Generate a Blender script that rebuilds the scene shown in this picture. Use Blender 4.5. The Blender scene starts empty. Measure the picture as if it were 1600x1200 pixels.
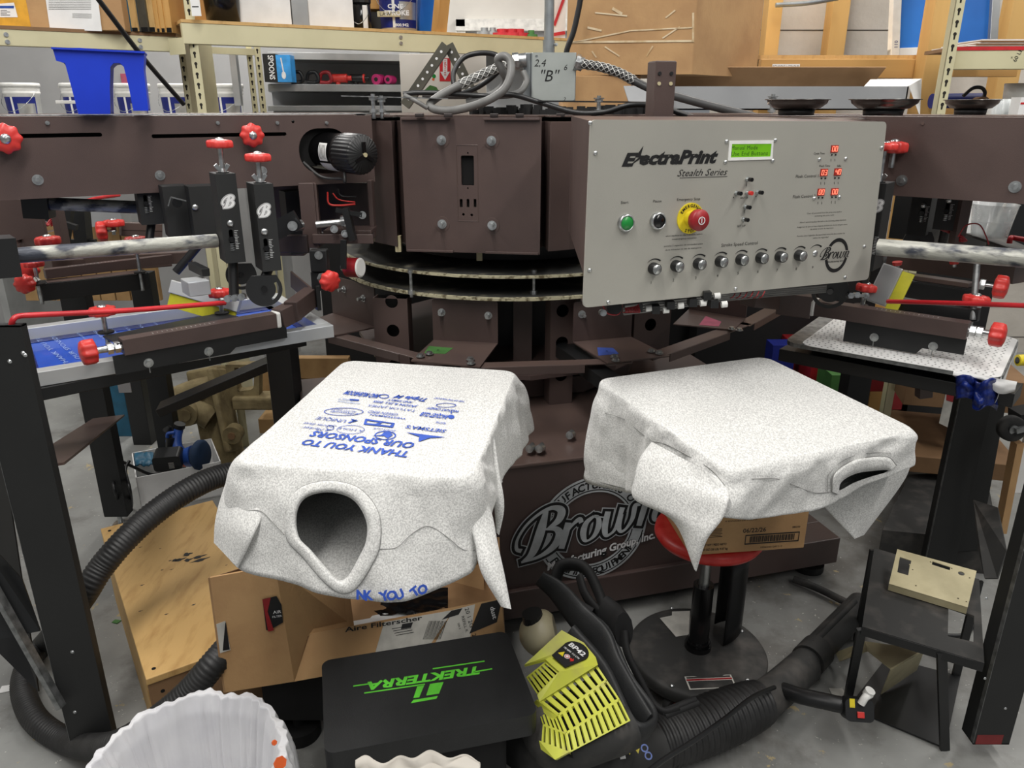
import bpy, math, random
from mathutils import Matrix, Vector, noise
from mathutils.geometry import tessellate_polygon
import numpy as np
random.seed(7)
scene = bpy.context.scene
COL = scene.collection
V = Vector
R = math.radians

# ------------------------------------------------------------------ camera
F_PX = 1200.0; TILT = R(19.9); CAM_H = 1.5
cam_data = bpy.data.cameras.new('camera'); cam = bpy.data.objects.new('camera', cam_data); COL.objects.link(cam)
cam.location = (0, 0, CAM_H); cam.rotation_euler = (R(90) - TILT, 0, 0)
cam_data.sensor_fit = 'HORIZONTAL'; cam_data.sensor_width = 36.0; cam_data.lens = 27.0
cam_data.clip_start = 0.05; cam_data.clip_end = 60
scene.camera = cam

# ------------------------------------------------------------------ world, light, exposure
w = bpy.data.worlds.new('world'); scene.world = w; w.use_nodes = True
bg = w.node_tree.nodes['Background']; bg.inputs[0].default_value = (0.93, 0.96, 1.0, 1); bg.inputs[1].default_value = 0.18
scene.view_settings.view_transform = 'Standard'
scene.view_settings.look = 'None'
scene.view_settings.exposure = 0.1
scene.view_settings.gamma = 1.0
scene.view_settings.use_curve_mapping = False

def area(name, loc, sx, sy, power, col=(1, 0.97, 0.93), aim=None):
    l = bpy.data.lights.new(name, 'AREA'); l.shape = 'RECTANGLE'; l.size = sx; l.size_y = sy
    l.energy = power; l.color = col
    o = bpy.data.objects.new(name, l); COL.objects.link(o); o.location = loc
    if aim: o.rotation_euler = (V(aim) - V(loc)).to_track_quat('-Z', 'Y').to_euler()
    return o
# fluorescent ceiling fixtures of the workshop (rows running away from the camera); the last two are added fill
area('ceiling_and_fill_light', (-0.5, 1.1, 3.5), 0.3, 2.4, 62)
area('ceiling_and_fill_light', (1.7, 1.0, 3.5), 0.3, 2.4, 42)
area('ceiling_and_fill_light', (-2.6, 2.2, 3.5), 0.3, 2.4, 52)
area('ceiling_and_fill_light', (-1.6, 4.9, 3.4), 0.3, 2.4, 80)
area('ceiling_and_fill_light', (1.3, 4.6, 3.4), 0.3, 2.4, 64)
area('ceiling_and_fill_light', (3.4, 3.2, 3.4), 0.3, 2.4, 46)
area('ceiling_and_fill_light', (-0.9, -0.9, 3.3), 0.3, 2.0, 34)  # fill light on the camera side, added to brighten the floor
area('ceiling_and_fill_light', (1.5, -0.7, 3.3), 0.3, 2.0, 34)  # second added fill, no known fixture here

# ------------------------------------------------------------------ pixel measuring helpers (1600x1200)
_c, _s = math.cos(TILT), math.sin(TILT)
def _ray(px, py):
    a = (px - 800) / F_PX; b = (600 - py) / F_PX
    return V((a, _c + b * _s, -_s + b * _c))
def PZ(px, py, z):
    r = _ray(px, py); t = (z - CAM_H) / r.z
    return V((r.x * t, r.y * t, z))
def PY(px, py, y):
    r = _ray(px, py); t = y / r.y
    return V((r.x * t, y, CAM_H + r.z * t))
def HIT(px, py, P, n):
    r = _ray(px, py); o = V((0, 0, CAM_H)); n = V(n); t = (V(P) - o).dot(n) / r.dot(n)
    return o + r * t

# ------------------------------------------------------------------ materials
def lin(c):
    out = []
    for v in c[:3]:
        v = v / 255.0
        out.append(v / 12.92 if v <= 0.04045 else ((v + 0.055) / 1.055) ** 2.4)
    return (*out, 1.0)
MATS = {}
def mat(name, rgb, rough=0.5, metal=0.0, rgb2=None, scale=20.0, lo=0.4, hi=0.65, bump=0.0, bscale=60.0,
        emit=0.0, alpha=1.0, stretch=None, detail=4.0, trans=0.0, coat=0.0, spec=0.5, sheen=0.0):
    m = bpy.data.materials.new(name); m.use_nodes = True; nt = m.node_tree; b = nt.nodes['Principled BSDF']
    b.inputs['Base Color'].default_value = lin(rgb); b.inputs['Roughness'].default_value = rough
    b.inputs['Metallic'].default_value = metal; b.inputs['Specular IOR Level'].default_value = spec
    if coat: b.inputs['Coat Weight'].default_value = coat
    if sheen: b.inputs['Sheen Weight'].default_value = sheen
    if trans: b.inputs['Transmission Weight'].default_value = trans; b.inputs['IOR'].default_value = 1.2
    if alpha < 1: b.inputs['Alpha'].default_value = alpha
    tc = nt.nodes.new('ShaderNodeTexCoord'); mp = nt.nodes.new('ShaderNodeMapping')
    nt.links.new(tc.outputs['Object'], mp.inputs[0])
    if stretch: mp.inputs['Scale'].default_value = stretch
    if rgb2 is None:
        rgb2 = tuple(v * 0.88 for v in rgb)
    n = nt.nodes.new('ShaderNodeTexNoise'); n.inputs['Scale'].default_value = scale; n.inputs['Detail'].default_value = detail
    nt.links.new(mp.outputs[0], n.inputs[0])
    r = nt.nodes.new('ShaderNodeValToRGB'); r.color_ramp.elements[0].position = lo; r.color_ramp.elements[1].position = hi
    r.color_ramp.elements[0].color = lin(rgb); r.color_ramp.elements[1].color = lin(rgb2)
    nt.links.new(n.outputs[0], r.inputs[0]); nt.links.new(r.outputs[0], b.inputs['Base Color'])
    if bump:
        n2 = nt.nodes.new('ShaderNodeTexNoise'); n2.inputs['Scale'].default_value = bscale; n2.inputs['Detail'].default_value = 5
        nt.links.new(mp.outputs[0], n2.inputs[0])
        bp = nt.nodes.new('ShaderNodeBump'); bp.inputs['Strength'].default_value = bump; bp.inputs['Distance'].default_value = 0.01
        nt.links.new(n2.outputs[0], bp.inputs['Height']); nt.links.new(bp.outputs[0], b.inputs['Normal'])
    if emit:
        b.inputs['Emission Color'].default_value = lin(rgb); b.inputs['Emission Strength'].default_value = emit
    MATS[name] = m
    return m

mat('brown', (84, 69, 65), 0.40, 0.0, (77, 63, 60), 6, bump=0.08, bscale=500)
mat('brown_lid', (92, 76, 70), 0.35, 0.0, (84, 70, 66), 6)
mat('brown_dark', (46, 37, 36), 0.5)
mat('black', (26, 27, 28), 0.42, 0, (22, 23, 24), 8)
mat('black_matte', (20, 20, 21), 0.8)
mat('black_gloss', (16, 16, 17), 0.2)
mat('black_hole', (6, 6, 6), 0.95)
mat('post_black', (26, 27, 27), 0.62, 0, (30, 31, 31), 5)
mat('red', (208, 62, 56), 0.38, 0, (196, 44, 40), 30)
mat('red_rod', (196, 36, 44), 0.35)
mat('red_dark', (150, 30, 36), 0.4)
mat('zinc', (205, 208, 208), 0.28, 0.9, (150, 152, 152), 60)
mat('zinc_dull', (150, 152, 152), 0.42, 0.8, (110, 112, 112), 50)
mat('steel', (190, 192, 190), 0.3, 0.95)
mat('alu', (206, 208, 208), 0.42, 0.45, (190, 195, 200), 5)
mat('panel_grey', (172, 170, 161), 0.36, 0.2, (167, 165, 157), 5, bump=0.12, bscale=900)
mat('print_black', (14, 14, 15), 0.6)
mat('print_white', (232, 232, 232), 0.5)
mat('logo_silver', (190, 195, 197), 0.45)
mat('cream_edge', (186, 180, 150), 0.8, 0, (96, 86, 62), 60, 0.48, 0.62)
mat('disc_top', (62, 62, 60), 0.55, 0, (120, 116, 100), 14, 0.55, 0.75)
mat('rod_ink', (164, 164, 156), 0.45, 0.25, (58, 62, 72), 16, 0.44, 0.58, bump=0.3, bscale=40, stretch=(1, 1, 2.5))
mat('yellow', (226, 205, 40), 0.5)
mat('squeegee_yellow', (196, 190, 40), 0.45)
mat('green_btn', (34, 140, 62), 0.3)
mat('lcd', (104, 172, 18), 0.35, emit=0.18)
mat('lcd_text', (20, 60, 10), 0.5)
mat('led_back', (120, 30, 22), 0.5, emit=0.5)
mat('led', (255, 120, 95), 0.5, emit=1.6)
mat('mesh_blue', (26, 84, 196), 0.35, 0, (20, 70, 172), 6, coat=0.3)
mat('tape_blue', (20, 42, 120), 0.35, 0, (12, 26, 84), 30, bump=0.4)
mat('mesh_text', (150, 175, 225), 0.5)
mat('tape_green', (72, 124, 60), 0.6)
mat('tape_pink', (176, 84, 108), 0.6)
mat('tape_marker_blue', (62, 86, 168), 0.6)
mat('white_plastic', (232, 232, 228), 0.4, 0, (220, 220, 216), 20)
mat('paper', (236, 236, 234), 0.7, 0, (226, 226, 224), 12)
mat('cardboard', (188, 150, 104), 0.75, 0, (172, 134, 92), 7, bump=0.1, bscale=90)
mat('cardboard_in', (166, 130, 92), 0.8, 0, (150, 116, 80), 9)
mat('cardboard_dark', (140, 108, 76), 0.8, 0, (126, 96, 66), 9)
mat('grey_box', (158, 160, 162), 0.6, 0, (148, 150, 152), 5)
mat('rack_beige', (212, 206, 170), 0.42, 0, (202, 196, 160), 6)
mat('rack_hole', (40, 36, 30), 0.9)
mat('pine', (214, 172, 104), 0.6, 0, (184, 134, 70), 5, 0.4, 0.7, stretch=(1, 1, 0.12))
mat('pine_x', (206, 162, 96), 0.6, 0, (170, 122, 64), 5, 0.4, 0.7, stretch=(0.12, 1, 1))
mat('plywood', (206, 168, 108), 0.6, 0, (178, 138, 82), 14, 0.5, 0.8, stretch=(3.0, 0.7, 1), bump=0.1)
mat('block_white', (206, 200, 190), 0.85, 0, (192, 186, 176), 4, bump=0.25, bscale=30)
mat('wall_white', (226, 222, 214), 0.85, 0, (218, 214, 206), 3)
mat('wall_grey', (168, 168, 168), 0.8, 0, (158, 158, 158), 3)
mat('blue_bucket', (18, 58, 200), 0.42, 0, (14, 50, 184), 5)
mat('blue_frame', (36, 116, 205), 0.4, 0, (28, 96, 180), 3)
mat('hose_black', (34, 34, 34), 0.5, 0, (44, 44, 44), 20)
mat('rubber', (24, 24, 24), 0.75, 0, (60, 58, 54), 30, 0.5, 0.8)
mat('dusty_black', (44, 44, 43), 0.7, 0, (84, 80, 76), 14, 0.48, 0.8)
mat('seat_black', (36, 37, 38), 0.55, 0, (33, 34, 35), 30, bump=0.1, bscale=400)
mat('lime', (104, 220, 64), 0.5)
mat('blower_yellow', (196, 200, 74), 0.45, 0, (168, 160, 96), 12, 0.5, 0.75)
mat('tank', (176, 168, 140), 0.4, 0, (150, 140, 110), 10)
mat('bag_white', (226, 226, 228), 0.35, 0, (216, 216, 220), 10, trans=0.15)
mat('bag_grey', (196, 198, 206), 0.4, 0, (206, 208, 214), 10)
mat('beige_metal', (196, 186, 150), 0.45, 0.1, (184, 174, 138), 20)
mat('cable', (60, 60, 60), 0.45)
mat('cable_light', (112, 112, 110), 0.45)
mat('mesh_grip', (200, 200, 196), 0.35, 0.7)
mat('conduit', (168, 174, 176), 0.35, 0.75)
mat('galv', (186, 192, 188), 0.42, 0.55, (168, 174, 170), 6)
mat('angle_steel', (92, 90, 80), 0.45, 0.5)
mat('exit_red', (206, 40, 48), 0.5)
mat('floor_white_paper', (200, 198, 190), 0.8)
mat('trim_white', (236, 234, 228), 0.5)
mat('shelf_metal', (182, 184, 184), 0.35, 0.55, (160, 162, 162), 5)
mat('teal', (30, 92, 120), 0.5)
mat('navy', (20, 34, 120), 0.5)
mat('glass_clear', (235, 240, 240), 0.1, alpha=0.35)
mat('khaki_arm', (138, 124, 88), 0.8, 0, (112, 98, 68), 16, bump=0.3)
mat('tool_blue', (46, 86, 170), 0.4)
mat('pad_blue', (26, 52, 84), 0.8)
mat('orange', (222, 96, 40), 0.5)
mat('cloth_white', (214, 208, 198), 0.9, 0, (196, 190, 180), 6)
mat('seam', (148, 148, 146), 0.95)
mat('pine_shaded', (160, 128, 84), 0.7, 0, (128, 98, 60), 6)  # pine darkened: the shade behind the press is put into its colour
mat('pan_steel', (120, 118, 114), 0.25, 0.9, (90, 88, 86), 8)
mat('magenta', (190, 40, 110), 0.5)
mat('floor_dirt_red', (120, 40, 40), 0.8)
mat('print_blue', (38, 76, 172), 0.7)
mat('print_blue_faint', (120, 142, 190), 0.8)

def shirt_mat():
    m = mat('shirt', (205, 205, 203), 0.95, sheen=0.2)
    nt = m.node_tree; b = nt.nodes['Principled BSDF']
    tc = [n for n in nt.nodes if n.type == 'TEX_COORD'][0]
    n1 = nt.nodes.new('ShaderNodeTexNoise'); n1.inputs['Scale'].default_value = 420; n1.inputs['Detail'].default_value = 3
    mp = nt.nodes.new('ShaderNodeMapping'); mp.inputs['Scale'].default_value = (1.0, 0.45, 1.0)
    nt.links.new(tc.outputs['Object'], mp.inputs[0]); nt.links.new(mp.outputs[0], n1.inputs[0])
    r = nt.nodes.new('ShaderNodeValToRGB')
    r.color_ramp.elements[0].position = 0.36; r.color_ramp.elements[0].color = lin((170, 170, 168))
    r.color_ramp.elements[1].position = 0.62; r.color_ramp.elements[1].color = lin((210, 210, 207))
    nt.links.new(n1.outputs[0], r.inputs[0])
    for l in list(b.inputs['Base Color'].links): nt.links.remove(l)
    nt.links.new(r.outputs[0], b.inputs['Base Color'])
    bp = nt.nodes.new('ShaderNodeBump'); bp.inputs['Strength'].default_value = 0.25; bp.inputs['Distance'].default_value = 0.002
    nt.links.new(n1.outputs[0], bp.inputs['Height']); nt.links.new(bp.outputs[0], b.inputs['Normal'])
shirt_mat()

def floor_mat():
    m = mat('floor_paint', (112, 114, 113), 0.42)
    nt = m.node_tree; b = nt.nodes['Principled BSDF']
    tc = [n for n in nt.nodes if n.type == 'TEX_COORD'][0]
    def nz(sc, det, lo, hi, c0, c1):
        n = nt.nodes.new('ShaderNodeTexNoise'); n.inputs['Scale'].default_value = sc; n.inputs['Detail'].default_value = det
        n.inputs['Roughness'].default_value = 0.65
        nt.links.new(tc.outputs['Object'], n.inputs[0])
        r = nt.nodes.new('ShaderNodeValToRGB'); r.color_ramp.elements[0].position = lo; r.color_ramp.elements[1].position = hi
        r.color_ramp.elements[0].color = c0; r.color_ramp.elements[1].color = c1
        nt.links.new(n.outputs[0], r.inputs[0]); return r
    base = nz(1.6, 6, 0.35, 0.7, lin((152, 153, 150)), lin((120, 120, 117)))
    dirt = nz(4.0, 12, 0.50, 0.64, (0, 0, 0, 1), (1, 1, 1, 1))
    chip = nz(13.0, 5, 0.66, 0.675, (0, 0, 0, 1), (1, 1, 1, 1))
    speck = nz(85.0, 2, 0.71, 0.73, (0, 0, 0, 1), (1, 1, 1, 1))
    def mix(a, fac, colr, k):
        mx = nt.nodes.new('ShaderNodeMix'); mx.data_type = 'RGBA'
        ml = nt.nodes.new('ShaderNodeMath'); ml.operation = 'MULTIPLY'; ml.inputs[1].default_value = k
        nt.links.new(fac.outputs[0], ml.inputs[0]); nt.links.new(ml.outputs[0], mx.inputs[0])
        nt.links.new(a, mx.inputs[6]); mx.inputs[7].default_value = colr
        return mx.outputs[2]
    o = mix(base.outputs[0], dirt, lin((84, 80, 75)), 0.6)
    o = mix(o, chip, lin((176, 160, 122)), 0.9)
    o = mix(o, speck, lin((214, 212, 204)), 0.8)
    for l in list(b.inputs['Base Color'].links): nt.links.remove(l)
    nt.links.new(o, b.inputs['Base Color'])
floor_mat()

# ------------------------------------------------------------------ mesh builder
def FR(o, x, y=None, z=None):
    """frame: origin, x axis, and either y (z = x cross y) or z."""
    x = V(x).normalized()
    if y is not None:
        y = V(y); y = (y - x * x.dot(y)).normalized(); z = x.cross(y)
    else:
        z = V(z); z = (z - x * x.dot(z)).normalized(); y = z.cross(x)
    m = Matrix((x, y, z)).transposed().to_4x4(); m.translation = V(o)
    return m
def AX(o, z):
    """frame with the given z axis."""
    z = V(z).normalized(); h = V((0, 0, 1)) if abs(z.z) < 0.9 else V((0, 1, 0))
    x = h.cross(z).normalized(); y = z.cross(x)
    m = Matrix((x, y, z)).transposed().to_4x4(); m.translation = V(o)
    return m
def at(x, y, z=0): return Matrix.Translation((x, y, z))
ID = Matrix.Identity(4)
_textcache = {}
def catmull(pts, k=6):
    pts = [V(p) for p in pts]
    if len(pts) < 3: return pts
    P = [pts[0] * 2 - pts[1]] + pts + [pts[-1] * 2 - pts[-2]]
    out = []
    for i in range(1, len(P) - 2):
        a, b, c, d = P[i-1], P[i], P[i+1], P[i+2]
        for j in range(k):
            t = j / k
            out.append(0.5 * ((2*b) + (-a+c)*t + (2*a-5*b+4*c-d)*t*t + (-a+3*b-3*c+d)*t**3))
    out.append(pts[-1])
    return out

class MB:
    def __init__(s, m='brown'):
        s.v = []; s.f = []; s.fm = []; s.fs = []; s.mats = [m]; s.cur = 0; s.sm = False
    def m(s, name):
        if name not in s.mats: s.mats.append(name)
        s.cur = s.mats.index(name); return s
    def add(s, vs, fs, fr=None, smooth=False):
        o = len(s.v)
        if fr is None: s.v += [V(v) for v in vs]
        else: s.v += [fr @ V(v) for v in vs]
        flip = fr is not None and fr.to_3x3().determinant() < 0
        for f in fs:
            f = [o + i for i in f]
            if flip: f.reverse()
            s.f.append(f); s.fm.append(s.cur); s.fs.append(smooth)
        return s
    def box(s, x0, x1, y0, y1, z0, z1, fr=None):
        vs = [(x, y, z) for x in (x0, x1) for y in (y0, y1) for z in (z0, z1)]
        fs = [(0,1,3,2), (4,6,7,5), (0,4,5,1), (2,3,7,6), (0,2,6,4), (1,5,7,3)]
        return s.add(vs, fs, fr)
    def bar(s, p0, p1, wid, hgt, up=(0, 0, 1), off=(0, 0)):
        p0 = V(p0); p1 = V(p1); d = p1 - p0; L = d.length
        f = FR(p0, d, z=up)
        return s.box(0, L, -wid/2 + off[0], wid/2 + off[0], -hgt/2 + off[1], hgt/2 + off[1], f)
    def cyl(s, p0, p1, r0, r1=None, n=20, caps=True, smooth=True):
        if r1 is None: r1 = r0
        p0 = V(p0); p1 = V(p1); f = AX(p0, p1 - p0); L = (p1 - p0).length
        vs = []
        for k in range(n):
            a = 2*math.pi*k/n
            vs.append((r0*math.cos(a), r0*math.sin(a), 0))
        for k in range(n):
            a = 2*math.pi*k/n
            vs.append((r1*math.cos(a), r1*math.sin(a), L))
        s.add(vs, [(k, (k+1) % n, n + (k+1) % n, n + k) for k in range(n)], f, smooth)
        if caps:
            if r0 > 0: s.add(vs[:n], [tuple(range(n-1, -1, -1))], f)
            if r1 > 0: s.add(vs[n:], [tuple(range(n))], f)
        return s
    def lathe(s, prof, fr=ID, n=32, smooth=True, lobes=0, lamp=0.0):
        vs = []
        for (r, z) in prof:
            for k in range(n):
                a = 2*math.pi*k/n
                rr = r * (1 + lamp * math.cos(lobes * a)) if lobes else r
                vs.append((rr*math.cos(a), rr*math.sin(a), z))
        fs = []
        for i in range(len(prof) - 1):
            for k in range(n):
                k2 = (k+1) % n
                fs.append((i*n+k, i*n+k2, (i+1)*n+k2, (i+1)*n+k))
        return s.add(vs, fs, fr, smooth)
    def tube(s, pts, r, n=10, k=6, caps=True, closed=False, rfun=None, flat=None):
        P = catmull(pts, k) if k > 1 else [V(p) for p in pts]
        N = len(P); vs = []; prev = None
        for i in range(N):
            t = (P[min(i+1, N-1)] - P[max(i-1, 0)])
            if t.length < 1e-9: t = V((0, 0, 1))
            t.normalize()
            if prev is None:
                h = V((0, 0, 1)) if abs(t.z) < 0.9 else V((0, 1, 0)); x = h.cross(t).normalized()
            else:
                x = (prev - t * prev.dot(t))
                x = x.normalized() if x.length > 1e-6 else V((1, 0, 0))
            prev = x; y = t.cross(x)
            rr = rfun(i / (N-1)) * r if rfun else r
            for j in range(n):
                a = 2*math.pi*j/n
                fx, fy = (1, 1) if flat is None else flat
                vs.append(P[i] + x*math.cos(a)*rr*fx + y*math.sin(a)*rr*fy)
        fs = [(i*n+j, i*n+(j+1) % n, (i+1)*n+(j+1) % n, (i+1)*n+j) for i in range(N-1) for j in range(n)]
        s.add(vs, fs, None, True)
        if caps:
            s.add(vs[:n], [tuple(range(n-1, -1, -1))]); s.add(vs[-n:], [tuple(range(n))])
        return s
    def plate(s, fr, outer, z0, z1, holes=()):
        """flat plate in frame fr; outer/holes are 2D loops; extruded z0..z1"""
        def area2(l): return sum(l[i][0]*l[(i+1) % len(l)][1] - l[(i+1) % len(l)][0]*l[i][1] for i in range(len(l)))
        outer = list(outer); 
        if area2(outer) < 0: outer.reverse()
        hs = []
        for h in holes:
            h = list(h)
            if area2(h) > 0: h.reverse()
            hs.append(h)
        loops = [[V((p[0], p[1], 0)) for p in l] for l in [outer] + hs]
        flat = [p for l in loops for p in l]
        tris = tessellate_polygon(loops)
        top = []; bot = []
        for t in tris:
            a, b, c = (flat[i] for i in t)
            if (b-a).cross(c-a).z < 0: t = (t[0], t[2], t[1])
            top.append(tuple(t)); bot.append((t[0], t[2], t[1]))
        s.add([(p.x, p.y, z1) for p in flat], top, fr)
        s.add([(p.x, p.y, z0) for p in flat], bot, fr)
        for l in loops:
            n = len(l)
            vs = [(p.x, p.y, z0) for p in l] + [(p.x, p.y, z1) for p in l]
            s.add(vs, [(i, (i+1) % n, n+(i+1) % n, n+i) for i in range(n)], fr)
        return s
    def quad(s, a, b, c, d): return s.add([a, b, c, d], [(0, 1, 2, 3)])
    def grid(s, fn, nu, nv, smooth=True, closed_u=False, skip=None):
        vs = [fn(i/nu, j/nv) for j in range(nv+1) for i in range(nu if closed_u else nu+1)]
        W = nu if closed_u else nu+1
        fs = []
        for j in range(nv):
            for i in range(nu):
                if skip and skip((i+.5)/nu, (j+.5)/nv): continue
                i2 = (i+1) % W if closed_u else i+1
                fs.append((j*W+i, j*W+i2, (j+1)*W+i2, (j+1)*W+i))
        return s.add(vs, fs, None, smooth)
    def text(s, body, fr, h, width=None, bold=0.0, shear=0.0, align='CENTER', spacing=1.0, ang=0, th=0.0):
        key = (body, bold, shear, spacing)
        if key not in _textcache:
            cu = bpy.data.curves.new('tmp', 'FONT'); cu.body = body; cu.size = 1.0; cu.offset = bold; cu.shear = shear
            cu.space_character = spacing; cu.resolution_u = 2; cu.fill_mode = 'FRONT'
            ob = bpy.data.objects.new('tmp', cu); COL.objects.link(ob)
            bpy.context.view_layer.update()
            me = bpy.data.meshes.new_from_object(ob)
            vs = [v.co.copy() for v in me.vertices]; fs = [tuple(p.vertices) for p in me.polygons]
            bpy.data.objects.remove(ob); bpy.data.curves.remove(cu); bpy.data.meshes.remove(me)
            _textcache[key] = (vs, fs)
        vs, fs = _textcache[key]
        if not vs: return s
        ok = [v for v in vs if -0.6 < v.y < 1.4]
        x0 = min(v.x for v in ok); x1 = max(v.x for v in ok); x0r, x1r = x0 - 0.01, x1 + 0.01
        vs = [v if -0.6 < v.y < 1.4 else V((x0, 0, 0)) for v in vs]
        k = h / 0.72
        kx = (width / (x1 - x0)) if width else k
        cx = {'CENTER': (x0+x1)/2, 'LEFT': x0, 'RIGHT': x1}[align]
        ro = Matrix.Rotation(ang, 4, 'Z')
        fs = [f for f in fs if all(-0.6 < vs[i].y < 1.4 and x0r < vs[i].x < x1r for i in f)]
        fs = [f if (vs[f[1]]-vs[f[0]]).cross(vs[f[2]]-vs[f[1]]).z >= 0 or len(f) > 3 else tuple(reversed(f)) for f in fs]
        return s.add([(((v.x-cx)*kx), (v.y - 0.36)*k, th) for v in vs], fs, fr @ ro)
    def build(s, name, parent=None, bev=0.0, seg=2, label=None, sub=0, solid=0.0, local=False, merge=False):
        me = bpy.data.meshes.new(name)
        if local: c = V((0, 0, 0))
        else:
            xs = [v.x for v in s.v]; ys = [v.y for v in s.v]; zs = [v.z for v in s.v]
            c = V(((min(xs)+max(xs))/2, (min(ys)+max(ys))/2, min(zs)))
        me.from_pydata([v - c for v in s.v], [], s.f)
        for n in s.mats: me.materials.append(MATS[n])
        me.polygons.foreach_set('material_index', s.fm)
        me.polygons.foreach_set('use_smooth', s.fs)
        me.update()
        o = bpy.data.objects.new(name, me); COL.objects.link(o)
        wl = c
        if parent is not None:
            o.parent = parent
            pl = V(parent.get('_wl', (0, 0, 0))) if '_wl' in parent else V((0, 0, 0))
            o.location = c - pl
        else: o.location = c
        o['_wl'] = tuple(wl)
        if merge:
            md = o.modifiers.new('weld', 'WELD'); md.merge_threshold = 0.0004
        if sub:
            md = o.modifiers.new('sub', 'SUBSURF'); md.levels = sub; md.render_levels = sub
        if solid:
            md = o.modifiers.new('solid', 'SOLIDIFY'); md.thickness = solid; md.offset = -1
        if bev:
            md = o.modifiers.new('bevel', 'BEVEL'); md.width = bev; md.segments = seg; md.limit_method = 'ANGLE'
            md.angle_limit = R(40); md.use_clamp_overlap = True
        if label: o['label'] = label
        return o

def thing(name, label, cat, loc=(0, 0, 0), group=None):
    o = bpy.data.objects.new(name, None); COL.objects.link(o); o.location = loc
    o.empty_display_size = 0.05
    o['label'] = label; o['category'] = cat; o['_wl'] = tuple(loc)
    if group: o['group'] = group
    return o
def tag(o, label, cat, group=None):
    o['label'] = label; o['category'] = cat
    if group: o['group'] = group
    return o
def struct(o):
    o['kind'] = 'structure'; return o
def copy_tree(o, parent=None):
    c = o.copy(); COL.objects.link(c)
    if parent is not None: c.parent = parent
    for ch in list(o.children): copy_tree(ch, c)
    return c

def circ(cx, cy, r, n=20, ry=None, a0=0):
    return [(cx + r*math.cos(a0+2*math.pi*k/n), cy + (ry or r)*math.sin(a0+2*math.pi*k/n)) for k in range(n)]
def rrect(x0, x1, y0, y1, r, n=5):
    out = []
    for (cx, cy, a) in ((x1-r, y1-r, 0), (x0+r, y1-r, 90), (x0+r, y0+r, 180), (x1-r, y0+r, 270)):
        for k in range(n+1):
            t = R(a + 90*k/n); out.append((cx + r*math.cos(t), cy + r*math.sin(t)))
    return out
def slot(x0, x1, y, r):
    return rrect(x0, x1, y-r, y+r, r*0.999, 6)

# hardware shared by the press
def bolt(mb, p, n, r=0.009, washer=0.014, h=0.007, stud=0.0, m='zinc'):
    mb.m(m); f = AX(p, n); d = V(n).normalized(); p = V(p)
    mb.cyl(p, p + d*0.0018, washer, n=20)
    mb.cyl(p + d*0.0018, p + d*(0.0018+h), r, n=6, smooth=False)
    if stud: mb.cyl(p + d*0.0018, p + d*(0.004+h+stud), r*0.62, n=10)
    return mb
def knob(parent, p, axis, r=0.024, h=0.018, stem=0.05, face=True, stem_r=0.0045, nuts=0, name='knob', label=None):
    """red lobed clamping knob; p = point where the stem enters, axis points to the knob head"""
    mb = MB('red'); d = V(axis).normalized(); p = V(p); f = AX(p + d*stem, d)
    prof = [(0, 0), (r*0.6, 0), (r*0.97, h*0.12), (r, h*0.3), (r, h*0.75), (r*0.92, h*0.95), (r*0.5, h*1.08), (0, h*1.1)]
    mb.lathe(prof, f, n=56, lobes=8, lamp=0.07)
    mb.m('zinc')
    if face: mb.lathe([(0, h*1.32), (r*0.2, h*1.28), (r*0.34, h*1.16), (r*0.36, h*1.05)][::-1], f, n=16)
    if stem > 0: mb.cyl(p, p + d*stem, stem_r, n=12)
    for k in range(nuts):
        q = p + d*(0.004 + k*0.015); mb.cyl(q, q + d*0.012, r*0.5, n=6, smooth=False)
    return mb.build(name, parent, label=label)
# slanted script lettering drawn as ribbons
GLY = {
 'B': (.80, [([(.36, .97), (.33, .6), (.28, .25), (.20, .05), (.04, -.03)], [.10, .19, .19, .14, .04]),
             ([(-.02, .22), (-.14, .30), (-.16, .52), (-.02, .78), (.24, .96), (.50, 1.0), (.70, .88), (.68, .68), (.46, .55)], [.10, .08, .06, .06, .07, .10, .17, .15, .04]),
             ([(.42, .56), (.66, .50), (.78, .32), (.68, .10), (.40, -.03), (.02, -.04)], [.04, .12, .19, .15, .08, .05])]),
 'r': (.46, [([(.12, .56), (.10, .28), (.08, .0)], [.14, .15, .13]), ([(.12, .34), (.24, .50), (.36, .56), (.42, .47)], [.04, .07, .11, .10])]),
 'o': (.47, [([(.22, .54), (.08, .44), (.05, .24), (.12, .05), (.22, .01), (.34, .10), (.38, .30), (.32, .48), (.22, .54), (.42, .46), (.5, .44)], [.06, .11, .14, .10, .05, .10, .13, .09, .05, .03, .03])]),
 'w': (.80, [([(.06, .55), (.06, .25), (.12, .03), (.22, .0), (.33, .12), (.38, .55)], [.13, .14, .11, .06, .08, .12]), ([(.38, .40), (.38, .18), (.46, .0), (.58, .02), (.68, .22), (.68, .50), (.80, .48)], [.12, .13, .08, .06, .10, .11, .03])]),
 'n': (.60, [([(.12, .56), (.10, .28), (.08, .0)], [.13, .14, .12]), ([(.12, .34), (.24, .50), (.38, .54), (.43, .40), (.40, .14), (.46, .02), (.60, .08)], [.04, .06, .10, .13, .13, .08, .03])]),
}
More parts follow.
